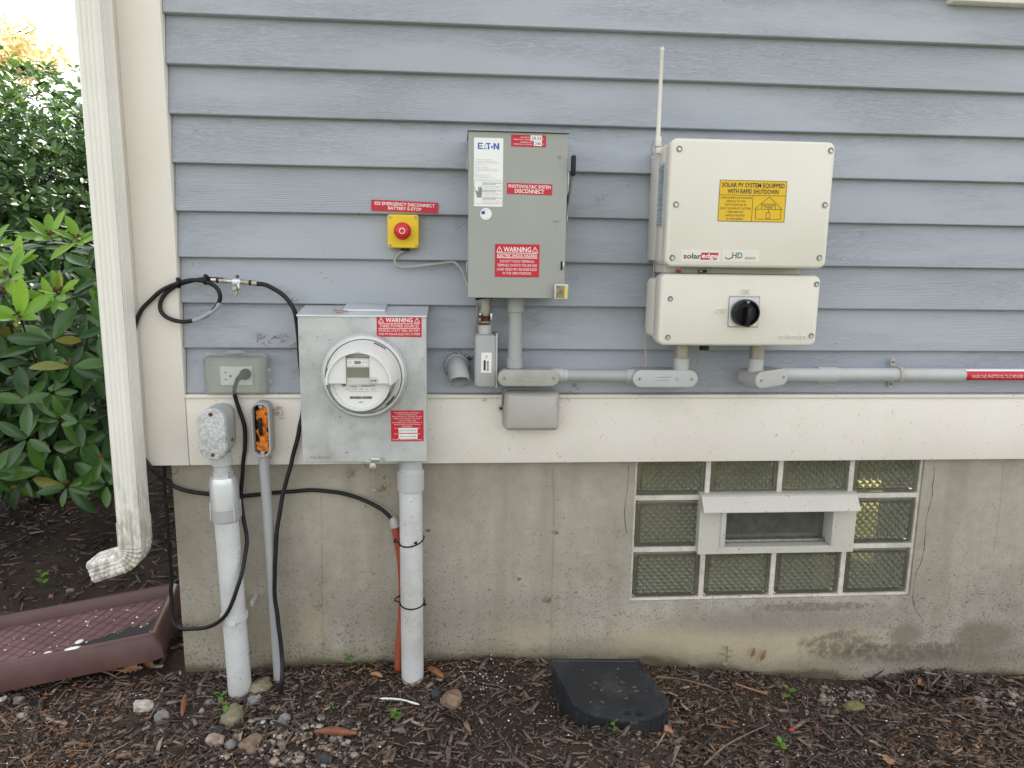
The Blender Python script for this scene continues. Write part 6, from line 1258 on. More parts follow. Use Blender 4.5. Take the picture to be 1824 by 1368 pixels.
# unseen gravel and grass sheets added on the viewer's side for bounce light
for nm, mt, y0, y1, lift in (('path', 'bounce_gravel', -2.6, -1.15, 0.012), ('bounce_lawn', 'lawn_grass', -40.0, -2.6, 0.016), ('meadow', 'lawn_grass', 4.4, 120.0, 0.13)):
    bm = BM(); ys2 = np.linspace(y0, y1, 24); xs2 = np.linspace(-25, 25, 60)*(5 if y1 > 100 else 1)
    G = [[bm.verts.new((x, y, -0.045+lift+0.02*mnoise.noise(Vector((x*.8, y*.8, 0))))) for x in xs2] for y in ys2]
    for r0, r1 in zip(G, G[1:]):
        for k in range(59): bm.faces.new((r0[k], r0[k+1], r1[k+1], r1[k]))
    o = finish(bm, nm, mt, None, smooth=80, recalc=False); o['kind'] = 'structure'

def mesh_arrays(name, V, quads, mat, parent=None, smooth=False):
    me = bpy.data.meshes.new(name); nv, nf = len(V), len(quads); k = quads.shape[1]
    me.vertices.add(nv); me.vertices.foreach_set('co', np.asarray(V, dtype=np.float32).ravel())
    me.loops.add(nf*k); me.loops.foreach_set('vertex_index', np.asarray(quads, dtype=np.int32).ravel())
    me.polygons.add(nf); me.polygons.foreach_set('loop_start', np.arange(0, nf*k, k, dtype=np.int32))
    me.update(calc_edges=True); me.validate()
    if smooth: me.shade_smooth()
    me.materials.append(MATS[mat]); o = bpy.data.objects.new(name, me); COL.objects.link(o)
    if parent is not None: o.parent = parent; me.transform(Matrix.Translation(-LOC[parent.name]))
    return o
RN = np.random.default_rng(11)
def rotm(yaw, pit, rol):
    cy, sy, cp, sp, cr, sr = np.cos(yaw), np.sin(yaw), np.cos(pit), np.sin(pit), np.cos(rol), np.sin(rol); z = np.zeros_like(yaw); o = np.ones_like(yaw)
    Rz = np.stack([np.stack([cy, -sy, z], -1), np.stack([sy, cy, z], -1), np.stack([z, z, o], -1)], -2)
    Ry = np.stack([np.stack([cp, z, sp], -1), np.stack([z, o, z], -1), np.stack([-sp, z, cp], -1)], -2)
    Rx = np.stack([np.stack([o, z, z], -1), np.stack([z, cr, -sr], -1), np.stack([z, sr, cr], -1)], -2)
    return Rz @ Ry @ Rx
CUBEF = np.array([(0, 1, 2, 3), (7, 6, 5, 4), (0, 4, 5, 1), (1, 5, 6, 2), (2, 6, 7, 3), (3, 7, 4, 0)])
def chips(pos, L, Wd, T, tilt, taper=0.5):
    n = len(pos); base = np.array([(-1, -1, -1), (1, -1, -1), (1, 1, -1), (-1, 1, -1), (-1, -1, 1), (1, -1, 1), (1, 1, 1), (-1, 1, 1)], float)*0.5
    V = np.repeat(base[None], n, 0); V *= np.stack([L, Wd, T], -1)[:, None, :]
    V *= 1+RN.uniform(-0.35, 0.35, V.shape)
    V[:, :, 1] *= np.where(np.abs(base[:, 0]) > 0, RN.uniform(1-taper, 1.0, (n, 8)), 1)
    V[:, :, 1] += 0.25*Wd[:, None]*np.sign(base[None, :, 0])*RN.uniform(-1, 1, (n, 1))
    Rm = rotm(RN.uniform(0, 6.283, n), RN.normal(0, tilt, n), RN.normal(0, tilt*1.5, n))
    V = np.einsum('nij,nkj->nki', Rm, V)+pos[:, None, :]
    F = (CUBEF[None]+np.arange(n)[:, None, None]*8).reshape(-1, 4)
    return V.reshape(-1, 3), F
def sample(n, x0, x1, y0, y1, dens):
    out = []
    while len(out) < n:
        x, y = random.uniform(x0, x1), random.uniform(y0, y1)
        if random.random() < dens(x, y): out.append((x, y, gz(x, y)))
    return np.array(out)
def soil_band(x, y):      # bare damp strips between mulch heaps
    n = mnoise.noise(Vector((x*2.6, y*4.5, 2.2)))+0.35*mnoise.noise(Vector((x*9, y*9, 1.2)))
    near = 0.35 if (x > 0.75 and -0.16 < y) else 0
    mid = 0.45 if (-0.10 < x < 0.30 and y < -0.22) else 0
    return min(1.0, max(0.12, 0.85+1.1*n-near-mid))
blocked = [(rx, ry, 0.03), (fx, fy, 0.03)]
def dens_front(x, y):
    if any((x-a)**2+(y-b_)**2 < r*r for a, b_, r in blocked): return 0
    if x > 0.21 and x < 0.43 and -0.27 < y < -0.11: return 0
    return soil_band(x, y)
pf = sample(22000, -1.75, 1.95, -0.80, -0.004, dens_front)
pf3 = sample(4500, 1.95, 3.0, -0.80, -0.004, lambda x, y: 0.8); pf2 = sample(9000, -3.4, -0.70, -0.004, 2.4, lambda x, y: 0.9)
pos = np.concatenate([pf, pf3, pf2]); n = len(pos)
L = np.clip(RN.lognormal(math.log(0.0125), 0.62, n), 0.004, 0.055); L[len(pf)+len(pf3):] *= 1.5
Wd_ = np.clip(L*RN.uniform(0.14, 0.42, n), 0.0018, 0.011); T = np.clip(Wd_*RN.uniform(0.2, 0.5, n), 0.0008, 0.0035)
pos[:, 2] += RN.uniform(-0.001, 0.007, n)
V, F = chips(pos, L, Wd_, T, 0.22); o = mesh_arrays('mulch', V, F, 'mulch'); o['kind'] = 'stuff'
tag(o, 'dark shredded bark mulch covering the ground', 'mulch')
# fine crumbs
pc = sample(16000, -1.6, 1.9, -0.75, -0.003, lambda x, y: 1.15-soil_band(x, y)*0.6); n = len(pc); pc[:, 2] += 0.001
s = RN.lognormal(math.log(0.0026), 0.4, n); V, F = chips(pc, s*1.6, s, s*0.8, 0.5); o = mesh_arrays('soil_crumbs', V, F, 'mulch'); o['kind'] = 'stuff'; tag(o, 'fine dark crumbs of soil and bark between the chips', 'soil')
# long torn fibres
pl = sample(2600, -1.6, 1.9, -0.75, -0.01, lambda x, y: soil_band(x, y)**2); n = len(pl); pl[:, 2] += RN.uniform(0.003, 0.010, n); Lf = RN.uniform(0.02, 0.055, n); V, F = chips(pl, Lf, RN.uniform(0.0012, 0.003, n), RN.uniform(0.0008, 0.0018, n), 0.12); o = mesh_arrays('bark_fibres', V, F, 'mulch'); o['kind'] = 'stuff'; tag(o, 'long torn bark fibres lying among the mulch chips', 'mulch')
# shed conifer sprays: short forked needles
def dens_needle(x, y): return min(1, max(0.03, 0.45+1.3*mnoise.noise(Vector((x*3.1+7, y*3.1, 5.5)))))
pn = sample(4200, -1.6, 1.9, -0.75, -0.01, dens_needle); Vs, Fs = [], []; k0 = 0
for (x, y, z) in pn:
    a = random.uniform(0, 6.283); l = random.uniform(0.006, 0.020); w = random.uniform(0.0006, 0.0012); z += random.uniform(0.003, 0.009)
    segs = [((x, y, z), a, l)]
    if random.random() < 0.55: segs.append(((x+math.cos(a)*l*0.45, y+math.sin(a)*l*0.45, z), a+random.choice((-1, 1))*random.uniform(.4, .9), l*0.6))
    if random.random() < 0.3: segs.append(((x+math.cos(a)*l*0.65, y+math.sin(a)*l*0.65, z), a+random.choice((-1, 1))*random.uniform(.4, .9), l*0.4))
    for (p, an, ll) in segs:
        d = Vector((math.cos(an), math.sin(an), random.uniform(-.15, .25))); sd = Vector((-d.y, d.x, 0))*w; q = Vector(p); e_ = q+d*ll; u_ = Vector((0, 0, w*1.6))
        Vs += [q-sd, q+sd, q+u_, e_-sd*0.6, e_+sd*0.6, e_+u_*0.6]; Fs += [(k0, k0+1, k0+4, k0+3), (k0+1, k0+2, k0+5, k0+4), (k0+2, k0, k0+3, k0+5)]; k0 += 6
o = mesh_arrays('fallen_needles', np.array([tuple(v) for v in Vs]), np.array(Fs), 'needles'); o['kind'] = 'stuff'; tag(o, 'orange-brown conifer needles scattered over the mulch', 'needles')
# gravel
def pebble_mesh(pts):
    bm = BM()
    for (x, y, z, s) in pts:
        res = bmesh.ops.create_icosphere(bm, subdivisions=1, radius=s, matrix=Matrix.Translation((x, y, z+s*0.35)))
        sc = (random.uniform(.8, 1.4), random.uniform(.8, 1.3), random.uniform(.55, .9))
        for v in res['verts']:
            d = v.co-Vector((x, y, z+s*0.35)); k = random.uniform(.85, 1.15); v.co = Vector((x, y, z+s*0.35))+Vector((d.x*sc[0]*k, d.y*sc[1]*k, d.z*sc[2]*k))
    return bm
pts = []
for k in range(520):
    q = WZ(random.gauss(530, 75), random.gauss(1330, 26), -0.03)
    if k > 230: q = WZ(random.uniform(330, 640), random.uniform(1215, 1368), -0.02)
    if k > 300: q = WZ(random.choice((random.uniform(1460, 1560), random.uniform(1740, 1824))), random.uniform(1222, 1262), -0.07)
    pts.append((q.x, q.y, gz(q.x, q.y)+0.003, min(0.0085, random.lognormvariate(math.log(0.0034), 0.45))))
o = finish(pebble_mesh(pts), 'gravel', 'pebbles', None, smooth=40); o['kind'] = 'stuff'; tag(o, 'small mixed gravel spilled in front of the thick risers', 'gravel')
bm = BM()
for k in range(170):
    q = WZ(random.uniform(0, 1824), random.uniform(1215, 1368), -0.02)
    if k > 110: q = WZ(random.gauss(850, 30), random.gauss(1205, 14), 0.0)
    s = random.uniform(0.0009, 0.0022); bmesh.ops.create_icosphere(bm, subdivisions=1, radius=s, matrix=Matrix.Translation((q.x, q.y, gz(q.x, q.y)+0.0065)) @ Matrix.Diagonal((random.uniform(.7, 1.6), 1, .6, 1)))
o = finish(bm, 'paint_flakes', 'paint_chip', None); o['kind'] = 'stuff'; tag(o, 'tiny white paint flakes dotted over the mulch', 'paint flakes')

# ------------------------------------------------------------------ individual stones
def stone(px, py, w, h, mat, label, seed, rot=0.0, zlift=0.0):
    p = WZ(px, py, -0.01); p = WZ(px, py, gz(p.x, p.y)+h*0.5*0.0013); u_ = (p-Vector((0, CAM_Y, CAM_Z))).length/FPX
    a, c = w*u_/2*0.84, h*u_/2*0.86; bm = BM(); bmesh.ops.create_icosphere(bm, subdivisions=3, radius=1.0)
    for v in bm.verts:
        d = v.co.copy(); k = 1+0.42*mnoise.noise(d*1.2+Vector((seed, 0, 0)))+0.16*mnoise.noise(d*2.8+Vector((0, seed, 0)))
        d = Vector((math.copysign(abs(d.x)**0.85, d.x), math.copysign(abs(d.y)**0.85, d.y), math.copysign(abs(d.z)**0.8, d.z)))
        v.co = Vector((d.x*k*a, d.y*k*(a+c)*0.5, d.z*k*c*0.95))
    bm.transform(Matrix.Translation((p.x, p.y, gz(p.x, p.y)+c*0.12+zlift)) @ Matrix.Rotation(rot, 4, 'Y'))
    o = finish(bm, 'stone', mat, None, loc=(p.x, p.y, gz(p.x, p.y)), smooth=28); tag(o, label, 'stone', 'stones lying on the mulch'); return o
for i, a in enumerate([
    (462, 1213, 44, 24, 'stone_tan', 'long tan stone beside the foot of the left thick riser', -0.45), (413, 1259, 38, 44, 'stone_tan', 'upright greenish tan stone behind the leggy seedling', 0.3),
    (255, 1248, 34, 20, 'stone_white', 'pale angular stone in front of the maroon tray', 0.1), (289, 1268, 24, 24, 'stone_gray', 'gray-violet stone half sunk beside the pale angular one', 0.5),
    (452, 1241, 28, 18, 'stone_gray', 'flat bluish gray stone between two tan ones', 0.0), (504, 1276, 24, 24, 'stone_gray', 'gray stone just below the black cable end', 0.2),
    (447, 1314, 42, 28, 'stone_brown', 'large flat brown stone among the gravel', 0.0), (383, 1312, 30, 20, 'stone_pink', 'pinkish stone left of the big flat brown one', 0.3),
    (411, 1320, 20, 22, 'stone_gray', 'pale gray wedge touching the big flat brown stone', 0.0), (388, 1296, 20, 10, 'stone_dark', 'dark slate chip above the pinkish stone', 0.0),
    (359, 1264, 9, 14, 'stone_tan', 'little tan pebble right of the orange bark strip', 0.0), (373, 1247, 15, 11, 'stone_gray', 'small lilac stone near the foot of the left riser', 0.0),
    (500, 1310, 15, 10, 'stone_white', 'small white stone above the gravel patch', 0.0), (485, 1319, 14, 13, 'stone_pink', 'rounded buff pebble right of the flat brown stone', 0.0),
    (490, 1350, 17, 17, 'stone_pink', 'peach pebble at the bottom of the gravel patch', 0.0), (511, 1349, 18, 12, 'stone_gray', 'blue-gray pebble pair stone at the lower gravel edge', 0.0),
    (534, 1349, 17, 15, 'stone_pink', 'pinkish pebble right of the blue-gray one', 0.0), (503, 1331, 13, 12, 'stone_brown', 'orange-brown round pebble in the gravel', 0.0),
    (487, 1284, 13, 10, 'stone_white', 'pale tan pebble left of the gray stone under the cable', 0.0), (540, 1310, 14, 9, 'stone_brown', 'dark red chip at the right of the gravel', 0.0),
    (803, 1231, 38, 46, 'stone_brown', 'triangular brown stone right of the PVC riser', 0.35), (776, 1228, 21, 24, 'stone_dark', 'shiny black lump beside the triangular brown stone', 0.0),
    (758, 1248, 18, 15, 'stone_dark', 'dark lump at the end of the white strip', 0.0), (871, 1168, 13, 11, 'stone_dark', 'dark pebble against the concrete wall', 0.0),
    (580, 1328, 30, 14, 'stone_brown', 'tan brick-like chip below the curled rust leaf', 0.0), (577, 1346, 24, 22, 'stone_dark', 'blue-black angular stone at the bottom edge', 0.0),
    (596, 1313, 20, 12, 'stone_gray', 'greenish gray chip against the curled rust leaf', 0.4), (629, 1332, 12, 10, 'stone_gray', 'lone blue-gray pebble right of the blue-black stone', 0.0),
    (1520, 1249, 34, 18, 'stone_olive', 'mossy olive stone on bare soil at right', 0.0), (1818, 1261, 12, 8, 'stone_white', 'white pebble at the right edge', 0.0),
    (1743, 1238, 16, 10, 'stone_pink', 'pale pinkish pebble beside the bark pile at right', 0.0), (125, 1050, 14, 9, 'stone_tan', 'small tan stone behind the downspout outlet', 0.0),
    (5, 1243, 12, 16, 'stone_white', 'pale stone at the left edge below the tray', 0.0), (34, 1243, 16, 12, 'stone_gray', 'gray stone just right of the pale one below the tray', 0.0),
    (38, 1272, 14, 9, 'stone_white', 'cream stone in the mulch at lower left', 0.0), (1285, 1361, 10, 8, 'stone_gray', 'gray pebble at the bottom under the bait box', 0.0), (1467, 1241, 10, 8, 'stone_white', 'white chip left of the mossy olive stone', 0.0)]):
    stone(*a[:6], seed=i*3.7, rot=a[6])

# ------------------------------------------------------------------ leaves, bark strips, twigs
def ground_pt(px, py, lift=0.0):
    p = WZ(px, py, -0.02); z = gz(p.x, p.y)+lift; p = WZ(px, py, z); return Vector((p.x, p.y, z))
def leaf_poly(bm, outline, Mx, fold=0.12, thick=0.0):
    c = bm.verts.new(Mx @ Vector((0, 0, 0))); vs = []
    for (x, y) in outline: vs.append(bm.verts.new(Mx @ Vector((x, y, fold*abs(y)+0.06*math.sin(x*5)))))
    for k in range(len(vs)): bm.faces.new((c, vs[k], vs[(k+1) % len(vs)]))
MAPLE = [(1.0, 0), (.72, .10), (.70, .28), (.52, .22), (.40, .62), (.22, .52), (.15, .75), (.0, .45), (-.30, .60), (-.22, .32), (-.50, .22), (-.55, 0), (-.50, -.22), (-.22, -.32), (-.30, -.60), (0, -.45), (.15, -.75), (.22, -.52), (.40, -.62), (.52, -.22), (.70, -.28), (.72, -.10)]
OAK = [(1.0, 0), (.8, .16), (.62, .10), (.55, .30), (.35, .18), (.22, .38), (.02, .20), (-.15, .34), (-.32, .14), (-.7, .04), (-1.0, .0), (-.7, -.04), (-.32, -.14), (-.15, -.34), (.02, -.20), (.22, -.38), (.35, -.18), (.55, -.30), (.62, -.10), (.8, -.16)]
def fallen_leaf(px, py, size, outline, mat, label, rot, tilt=(0.2, 0.1), lift=0.012):
    p = ground_pt(px, py, lift); bm = BM(); Mx = Matrix.Translation(p) @ Matrix.Rotation(rot, 4, 'Z') @ Matrix.Rotation(tilt[0], 4, 'X') @ Matrix.Rotation(tilt[1], 4, 'Y') @ Matrix.Scale(size, 4)
    o = thing('fallen_leaf', label, 'leaf', p, 'dead leaves on the mulch'); leaf_poly(bm, outline, Mx); finish(bm, 'blade', mat, o, recalc=False, smooth=0)
    bm = BM(); tube(bm, [Mx @ Vector((-.5, 0, 0)), Mx @ Vector((-.9, .08, .02)), Mx @ Vector((-1.3, .05, .0))], size*0.025, 5); finish(bm, 'stalk', mat, o)
fallen_leaf(1188, 1304, 0.024, MAPLE, 'dead_leaf_tan', 'tan lobed leaf at the front of the bait box', 0.4, (0.5, 0.2)); fallen_leaf(1200, 1326, 0.018, MAPLE, 'dead_leaf_tan', 'crumpled tan leaf just below the lobed one', 2.0, (0.9, 0.4))
fallen_leaf(1582, 1354, 0.022, MAPLE, 'dead_leaf_tan', 'brown maple leaf at the bottom edge right', 1.2, (0.3, 0.0)); fallen_leaf(228, 1192, 0.034, OAK, 'dead_leaf_tan', 'orange oak leaf tucked under the maroon tray', 0.2, (0.6, 0.0)); fallen_leaf(262, 1180, 0.030, OAK, 'dead_leaf', 'second oak leaf under the tray beside the concrete corner', -0.7, (0.8, 0.2))
fallen_leaf(90, 1062, 0.018, OAK, 'dead_leaf_tan', 'small tan leaf behind the maroon tray', 1.8, (0.4, 0.0)); fallen_leaf(1640, 1216, 0.030, OAK, 'dead_leaf', 'dark brown leaf in the bark pile at right', 0.5, (0.7, 0.3), 0.03); fallen_leaf(1805, 1240, 0.020, OAK, 'dead_leaf', 'russet leaf at the right edge near the wall', 2.1, (0.5, 0.1))
def curled(px0, py0, px1, py1, r, mat, label, name='curled_leaf'):
    a, c = ground_pt(px0, py0, 0.012), ground_pt(px1, py1, 0.012); bm = BM(); N_ = 8; d = (c-a).normalized(); sd = Vector((-d.y, d.x, 0)).normalized(); rows = []
    for k in range(N_+1):
        t = k/N_; w = r*math.sin(math.pi*min(1, max(0.03, t)))**0.6+0.0004; ctr = a.lerp(c, t)+Vector((0, 0, 0.004*math.sin(math.pi*t)))
        rows.append([bm.verts.new(ctr+sd*(w*math.cos(an))+Vector((0, 0, w*math.sin(an)))) for an in np.linspace(-0.6, 3.9, 9)])
    for q, s in zip(rows, rows[1:]):
        for k in range(8): bm.faces.new((q[k], q[k+1], s[k+1], s[k]))
    return tag(finish(bm, name, mat, None, loc=(a+c)/2, recalc=False, smooth=60), label, 'leaf', 'dead leaves on the mulch')
curled(560, 1303, 637, 1307, 0.0085, 'bark_orange', 'curled rust-orange leaf below the white strip'); curled(760, 1188, 791, 1207, 0.008, 'bark_orange', 'curled orange leaf right of the PVC riser foot')
curled(324, 1277, 331, 1235, 0.006, 'bark_orange', 'upright orange strip of bark near the left riser', 'bark_strip'); curled(660, 1200, 682, 1206, 0.005, 'dead_leaf_tan', 'pale wood chip left of the PVC riser foot', 'wood_chip')
def twig(pts, r, label, mat='twig', lift=0.012):
    pp = [ground_pt(x, y, lift+random.uniform(-.003, .004)) for x, y in pts]; bm = BM(); s = spline(pp, 4); tube(bm, s, [r*(1-0.6*i/len(s)) for i in range(len(s))], 6); tag(finish(bm, 'twig', mat, None, loc=pp[0]), label, 'twig', 'twigs on the mulch')
twig([(1168, 1206), (1200, 1208), (1240, 1216), (1290, 1232)], 0.0028, 'long thin twig right of the bait box'); twig([(1255, 1362), (1290, 1330), (1330, 1308), (1370, 1290)], 0.0024, 'pale forked twig in front of the bait box')
twig([(172, 1185), (196, 1200), (212, 1208)], 0.0026, 'pale broken twig under the maroon tray'); twig([(212, 1207), (228, 1203)], 0.0022, 'short stub joining the pale broken twig'); twig([(1310, 1218), (1340, 1228), (1366, 1236)], 0.0026, 'bleached stick right of the wall seedling', 'dead_leaf_tan')
twig([(736, 1312), (755, 1300), (772, 1298)], 0.002, 'short gray twig in the middle foreground'); twig([(1640, 1320), (1685, 1345), (1720, 1362)], 0.0045, 'thick bark stick at lower right', 'branch_bark'); twig([(1280, 1300), (1250, 1330), (1220, 1350)], 0.0040, 'dark stick right of the bait box', 'branch_bark')
p0, p1, p2 = ground_pt(676, 1244, 0.008), ground_pt(712, 1246, 0.010), ground_pt(747, 1255, 0.006); bm = BM(); s = spline([p0, p1, p2], 6); tube(bm, s, [0.0008]+[0.0024]*(len(s)-2)+[0.0010], 6); tag(finish(bm, 'plastic_strip', 'paint_chip', None, loc=p1), 'white plastic strip lying left of the dark lump', 'plastic strip')
a = ground_pt(1406, 1300, 0.012); bm = BM(); cyl(bm, a, a+Vector((0.008, -0.004, 0.002)), 0.0032, 10, 0.0005); tag(finish(bm, 'plastic_bit', 'pink_plastic', None, loc=a), 'tiny pink plastic plug in the mulch at right', 'plastic bit')
bm = BM(); rnd = random.Random(4)
for k in range(26):
    px, py = rnd.gauss(1095, 42), rnd.gauss(1222, 22)
    if not (1000+(py-1172)*0.55 < px < 1130+(py-1172)*0.62 and 1178 < py < 1262): continue
    q = WZ(px, py, 0.075-0.022*(py-1173)/110+0.0012); a = rnd.uniform(0, 3.14); l = rnd.uniform(0.002, 0.006); dv = Vector((math.cos(a), math.sin(a), 0))*l; tube(bm, [q-dv, q+Vector((0, 0, .0008)), q+dv], 0.0006, 4)
o = finish(bm, 'lid_needles', 'needles', None); o['kind'] = 'stuff'; tag(o, 'few dry needles lying on the black box lid', 'needles')
# heap of shredded bark against the wall at right
hp_ = []
for k in range(420):
    q = ground_pt(random.gauss(1668, 48), random.gauss(1216, 9)); hp_.append((q.x, min(-0.006, q.y), q.z+random.uniform(0.002, 0.030)*math.exp(-((q.x-1.27)/0.10)**2)))
n = len(hp_); Lh = RN.uniform(0.015, 0.05, n); V, F = chips(np.array(hp_), Lh, Lh*0.12, Lh*0.06, 0.3); o = mesh_arrays('bark_pile', V, F, 'mulch'); o['kind'] = 'stuff'; tag(o, 'pile of stringy bark shreds against the wall at right', 'bark pile')

# ------------------------------------------------------------------ seedlings
def weed(px, py, label, leaves, size, mat='weed_leaf', h=0.03, on_wall=None, shape='oval'):
    p = ground_pt(px, py) if on_wall is None else W(px, py, on_wall)
    o = thing('seedling', label, 'seedling', p, 'seedlings in the mulch'); bm = BM()
    tip = p+Vector((random.uniform(-.006, .006), random.uniform(-.006, .004), h)); st = spline([p+Vector((0, 0, -0.01)), p.lerp(tip, 0.5)+Vector((0.002, 0, 0)), tip], 4); tube(bm, st, 0.0010, 6); finish(bm, 'stem', 'stem_green', o)
    for k in range(leaves):
        t = 0.25+0.75*k/max(1, leaves-1); c = p.lerp(tip, t); a = k*2.4+px; s = size*(0.8+0.4*random.random())
        Mx = Matrix.Translation(c) @ Matrix.Rotation(a, 4, 'Z') @ Matrix.Rotation(random.uniform(-0.7, -0.1), 4, 'Y') @ Matrix.Rotation(random.uniform(-.4, .4), 4, 'X') @ Matrix.Scale(s, 4)
        ol = [(0.05, 0), (.3, .26), (.6, .34), (.85, .2), (1, 0), (.85, -.2), (.6, -.34), (.3, -.26)] if shape == 'oval' else [(0, 0), (.45, .30), (.85, .48), (.98, .25), (.85, 0), (.98, -.25), (.85, -.48), (.45, -.30)]
        bm = BM(); vs = [bm.verts.new(Mx @ Vector((x, y, 0.25*abs(y)-0.1*x*x))) for x, y in ol]; mid = [bm.verts.new(Mx @ Vector((x, 0, -0.1*x*x))) for x in (.3, .6, .85)]
        for f in ((vs[0], vs[1], mid[0]), (vs[1], vs[2], mid[1], mid[0]), (vs[2], vs[3], mid[2], mid[1]), (vs[3], vs[4], mid[2]), (vs[4], vs[5], mid[2]), (vs[5], vs[6], mid[1], mid[2]), (vs[6], vs[7], mid[0], mid[1]), (vs[7], vs[0], mid[0])): bm.faces.new(f)
        finish(bm, 'leaf', mat, o, recalc=False, smooth=60)
weed(401, 1287, 'leggy green seedling in front of the tan stone', 8, 0.016, h=0.072); weed(626, 1187, 'small green seedling against the concrete between the risers', 6, 0.013, h=0.028, shape='clover')
weed(704, 1284, 'low clover-like seedling below the white strip', 7, 0.015, h=0.022, shape='clover'); weed(1089, 1318, 'upright green seedling in front of the bait box', 8, 0.011, h=0.042)
weed(1405, 1240, 'bright lime three-leaf seedling at right', 3, 0.022, h=0.020); weed(1389, 1334, 'dark green seedling near the bottom right of the bait box', 4, 0.016, h=0.018)
weed(1290, 1195, 'pale variegated seedling against the wall right of the bait box', 7, 0.020, 'variegated_leaf', h=0.070); weed(76, 1046, 'green seedling behind the maroon tray', 7, 0.022, h=0.05); weed(1172, 1212, 'tiny green sprout at the right side of the bait box', 2, 0.014, h=0.012)
weed(590, 1262, 'faint tiny sprout left of the clover-like seedling', 3, 0.008, h=0.012, shape='clover')
for (px, py, s) in ((1340, 1165, 0.018), (1358, 1170, 0.020)):
    c = W(px, py, 0.012); bm = BM(); leaf_poly(bm, OAK, Matrix.Translation(c) @ Matrix.Rotation(1.5, 4, 'X') @ Matrix.Rotation(1.2, 4, 'Z') @ Matrix.Scale(s, 4), 0.5); tag(finish(bm, 'withered_leaf', 'dead_leaf', None, loc=c, recalc=False, smooth=0), 'withered brown leaf on the wall, %s of two' % ('left' if px < 1350 else 'right'), 'leaf')
# dry needles stuck to the wall
bm = BM(); rnd = random.Random(21)
spots = [(497, 600, 10), (470, 605, 8), (524, 615, 6), (530, 660, 6), (497, 733, 12), (455, 602, 5), (580, 493, 3), (608, 540, 10), (600, 532, 8), (1030, 690, 8), (1020, 700, 8), (1005, 712, 5), (873, 710, 4), (815, 398, 5), (1068, 355, 4), (957, 575, 4), (1240, 640, 2), (520, 530, 5), (345, 470, 2), (348, 640, 2), (505, 705, 2), (625, 842, 7), (660, 835, 8), (680, 870, 8), (1330, 830, 3), (690, 855, 5)]
for (px, py, n) in spots:
    for k in range(n):
        o_ = 0.0195 if py < 700 else (0.034 if py < 825 else 0.003)
        if 595 < px < 612 and py < 545: o_ = 0.10
        p = W(px+rnd.gauss(0, 6), py+rnd.gauss(0, 5), o_); a = rnd.uniform(0, 3.14); l = rnd.uniform(0.003, 0.008); d = Vector((math.cos(a), rnd.uniform(-.3, .3), math.sin(a)))*l
        if o_ == 0.10: p.z = mz1+0.006+rnd.uniform(0, .004)
        tube(bm, [p-d, p+Vector((rnd.uniform(-.001, .001), -0.001, rnd.uniform(-.001, .001))), p+d], 0.0005, 4)
o = finish(bm, 'wall_needles', 'needles', None); o['kind'] = 'stuff'; tag(o, 'dry needles and web scraps clinging to the wall', 'needles')

# ------------------------------------------------------------------ rhododendron
def proj(p):
    d = p-Vector((0, CAM_Y, CAM_Z)); z = d.dot(fw); return 912+FPX*d.dot(RT)/z, 684-FPX*d.dot(UP)/z
def leaf_mesh(nm, mat, wr, bend, seed):
    bm = BM(); N_ = 7; rows = []
    for i in range(N_+1):
        t = i/N_; w = wr*(math.sin(math.pi*min(1, (t**1.15*0.95+0.025)))**0.60)*(0.80+0.4*t*(1-t)*2); z = -bend*t*t
        rows.append([bm.verts.new((t, -w, z+w*0.28)), bm.verts.new((t, -w*0.5, z+w*0.10)), bm.verts.new((t, 0, z)), bm.verts.new((t, w*0.5, z+w*0.10)), bm.verts.new((t, w, z+w*0.28))])
    for a, c in zip(rows, rows[1:]):
        for k in range(4): bm.faces.new((a[k], c[k], c[k+1], a[k+1]))
    me = bpy.data.meshes.new(nm); bm.to_mesh(me); bm.free(); me.materials.append(MATS[mat]); me.shade_smooth(); return me
LM = [leaf_mesh('leaf', 'rhododendron_leaf', 0.185, b_, 0) for b_ in (0.10, 0.22, 0.34)]; LY = [leaf_mesh('leaf', 'rhododendron_lit_young_leaf', 0.18, b_, 0) for b_ in (0.05, 0.18)]
rho = thing('rhododendron', 'leafy rhododendron with broad glossy leaves left of the downspout', 'shrub', (-1.5, 0.95, 0.0))
RC, RRAD = Vector((-1.42, 0.95, 0.63)), Vector((0.64, 0.54, 0.50))
def whorl(c, nrm, nl, size, young=False):
    out = []; nrm = nrm.normalized(); t = nrm.orthogonal().normalized(); bt = nrm.cross(t); ph = random.uniform(0, 6.28)
    for k in range(nl):
        a = ph+6.283*k/nl+random.uniform(-.45, .45); rad = t*math.cos(a)+bt*math.sin(a); e = math.radians(random.uniform(-45, 28) if not young else random.uniform(10, 50))
        xd = (rad*math.cos(e)+nrm*math.sin(e)).normalized(); zd = (nrm-xd*nrm.dot(xd)).normalized(); yd = zd.cross(xd); s = size*random.uniform(0.55, 1.18)
        ro = Matrix(((xd.x, yd.x, zd.x, 0), (xd.y, yd.y, zd.y, 0), (xd.z, yd.z, zd.z, 0), (0, 0, 0, 1)))
        out.append(Matrix.Translation(c+xd*0.008) @ ro @ Matrix.Rotation(random.uniform(-.4, .4), 4, 'X') @ Matrix.Diagonal((s, s*random.uniform(.85, 1.15), s, 1)))
    return out
random.seed(31)
cents, tries = [], 0
while len(cents) < 43 and tries < 40000:
    tries += 1
    d = Vector((random.gauss(0, 1), random.gauss(-0.6, 1), random.gauss(0.1, 1))).normalized()
    if d.y > 0.25: continue
    k = random.uniform(0.78, 1.06); p = RC+Vector((d.x*RRAD.x, d.y*RRAD.y, d.z*RRAD.z))*k
    u_, v_ = proj(p)
    if not (-25 < u_ < 222 and 405 < v_ < 875): continue
    if any((p-q).length < 0.098 for q, _ in cents): continue
    cents.append((p, d))
n_leaf = 0
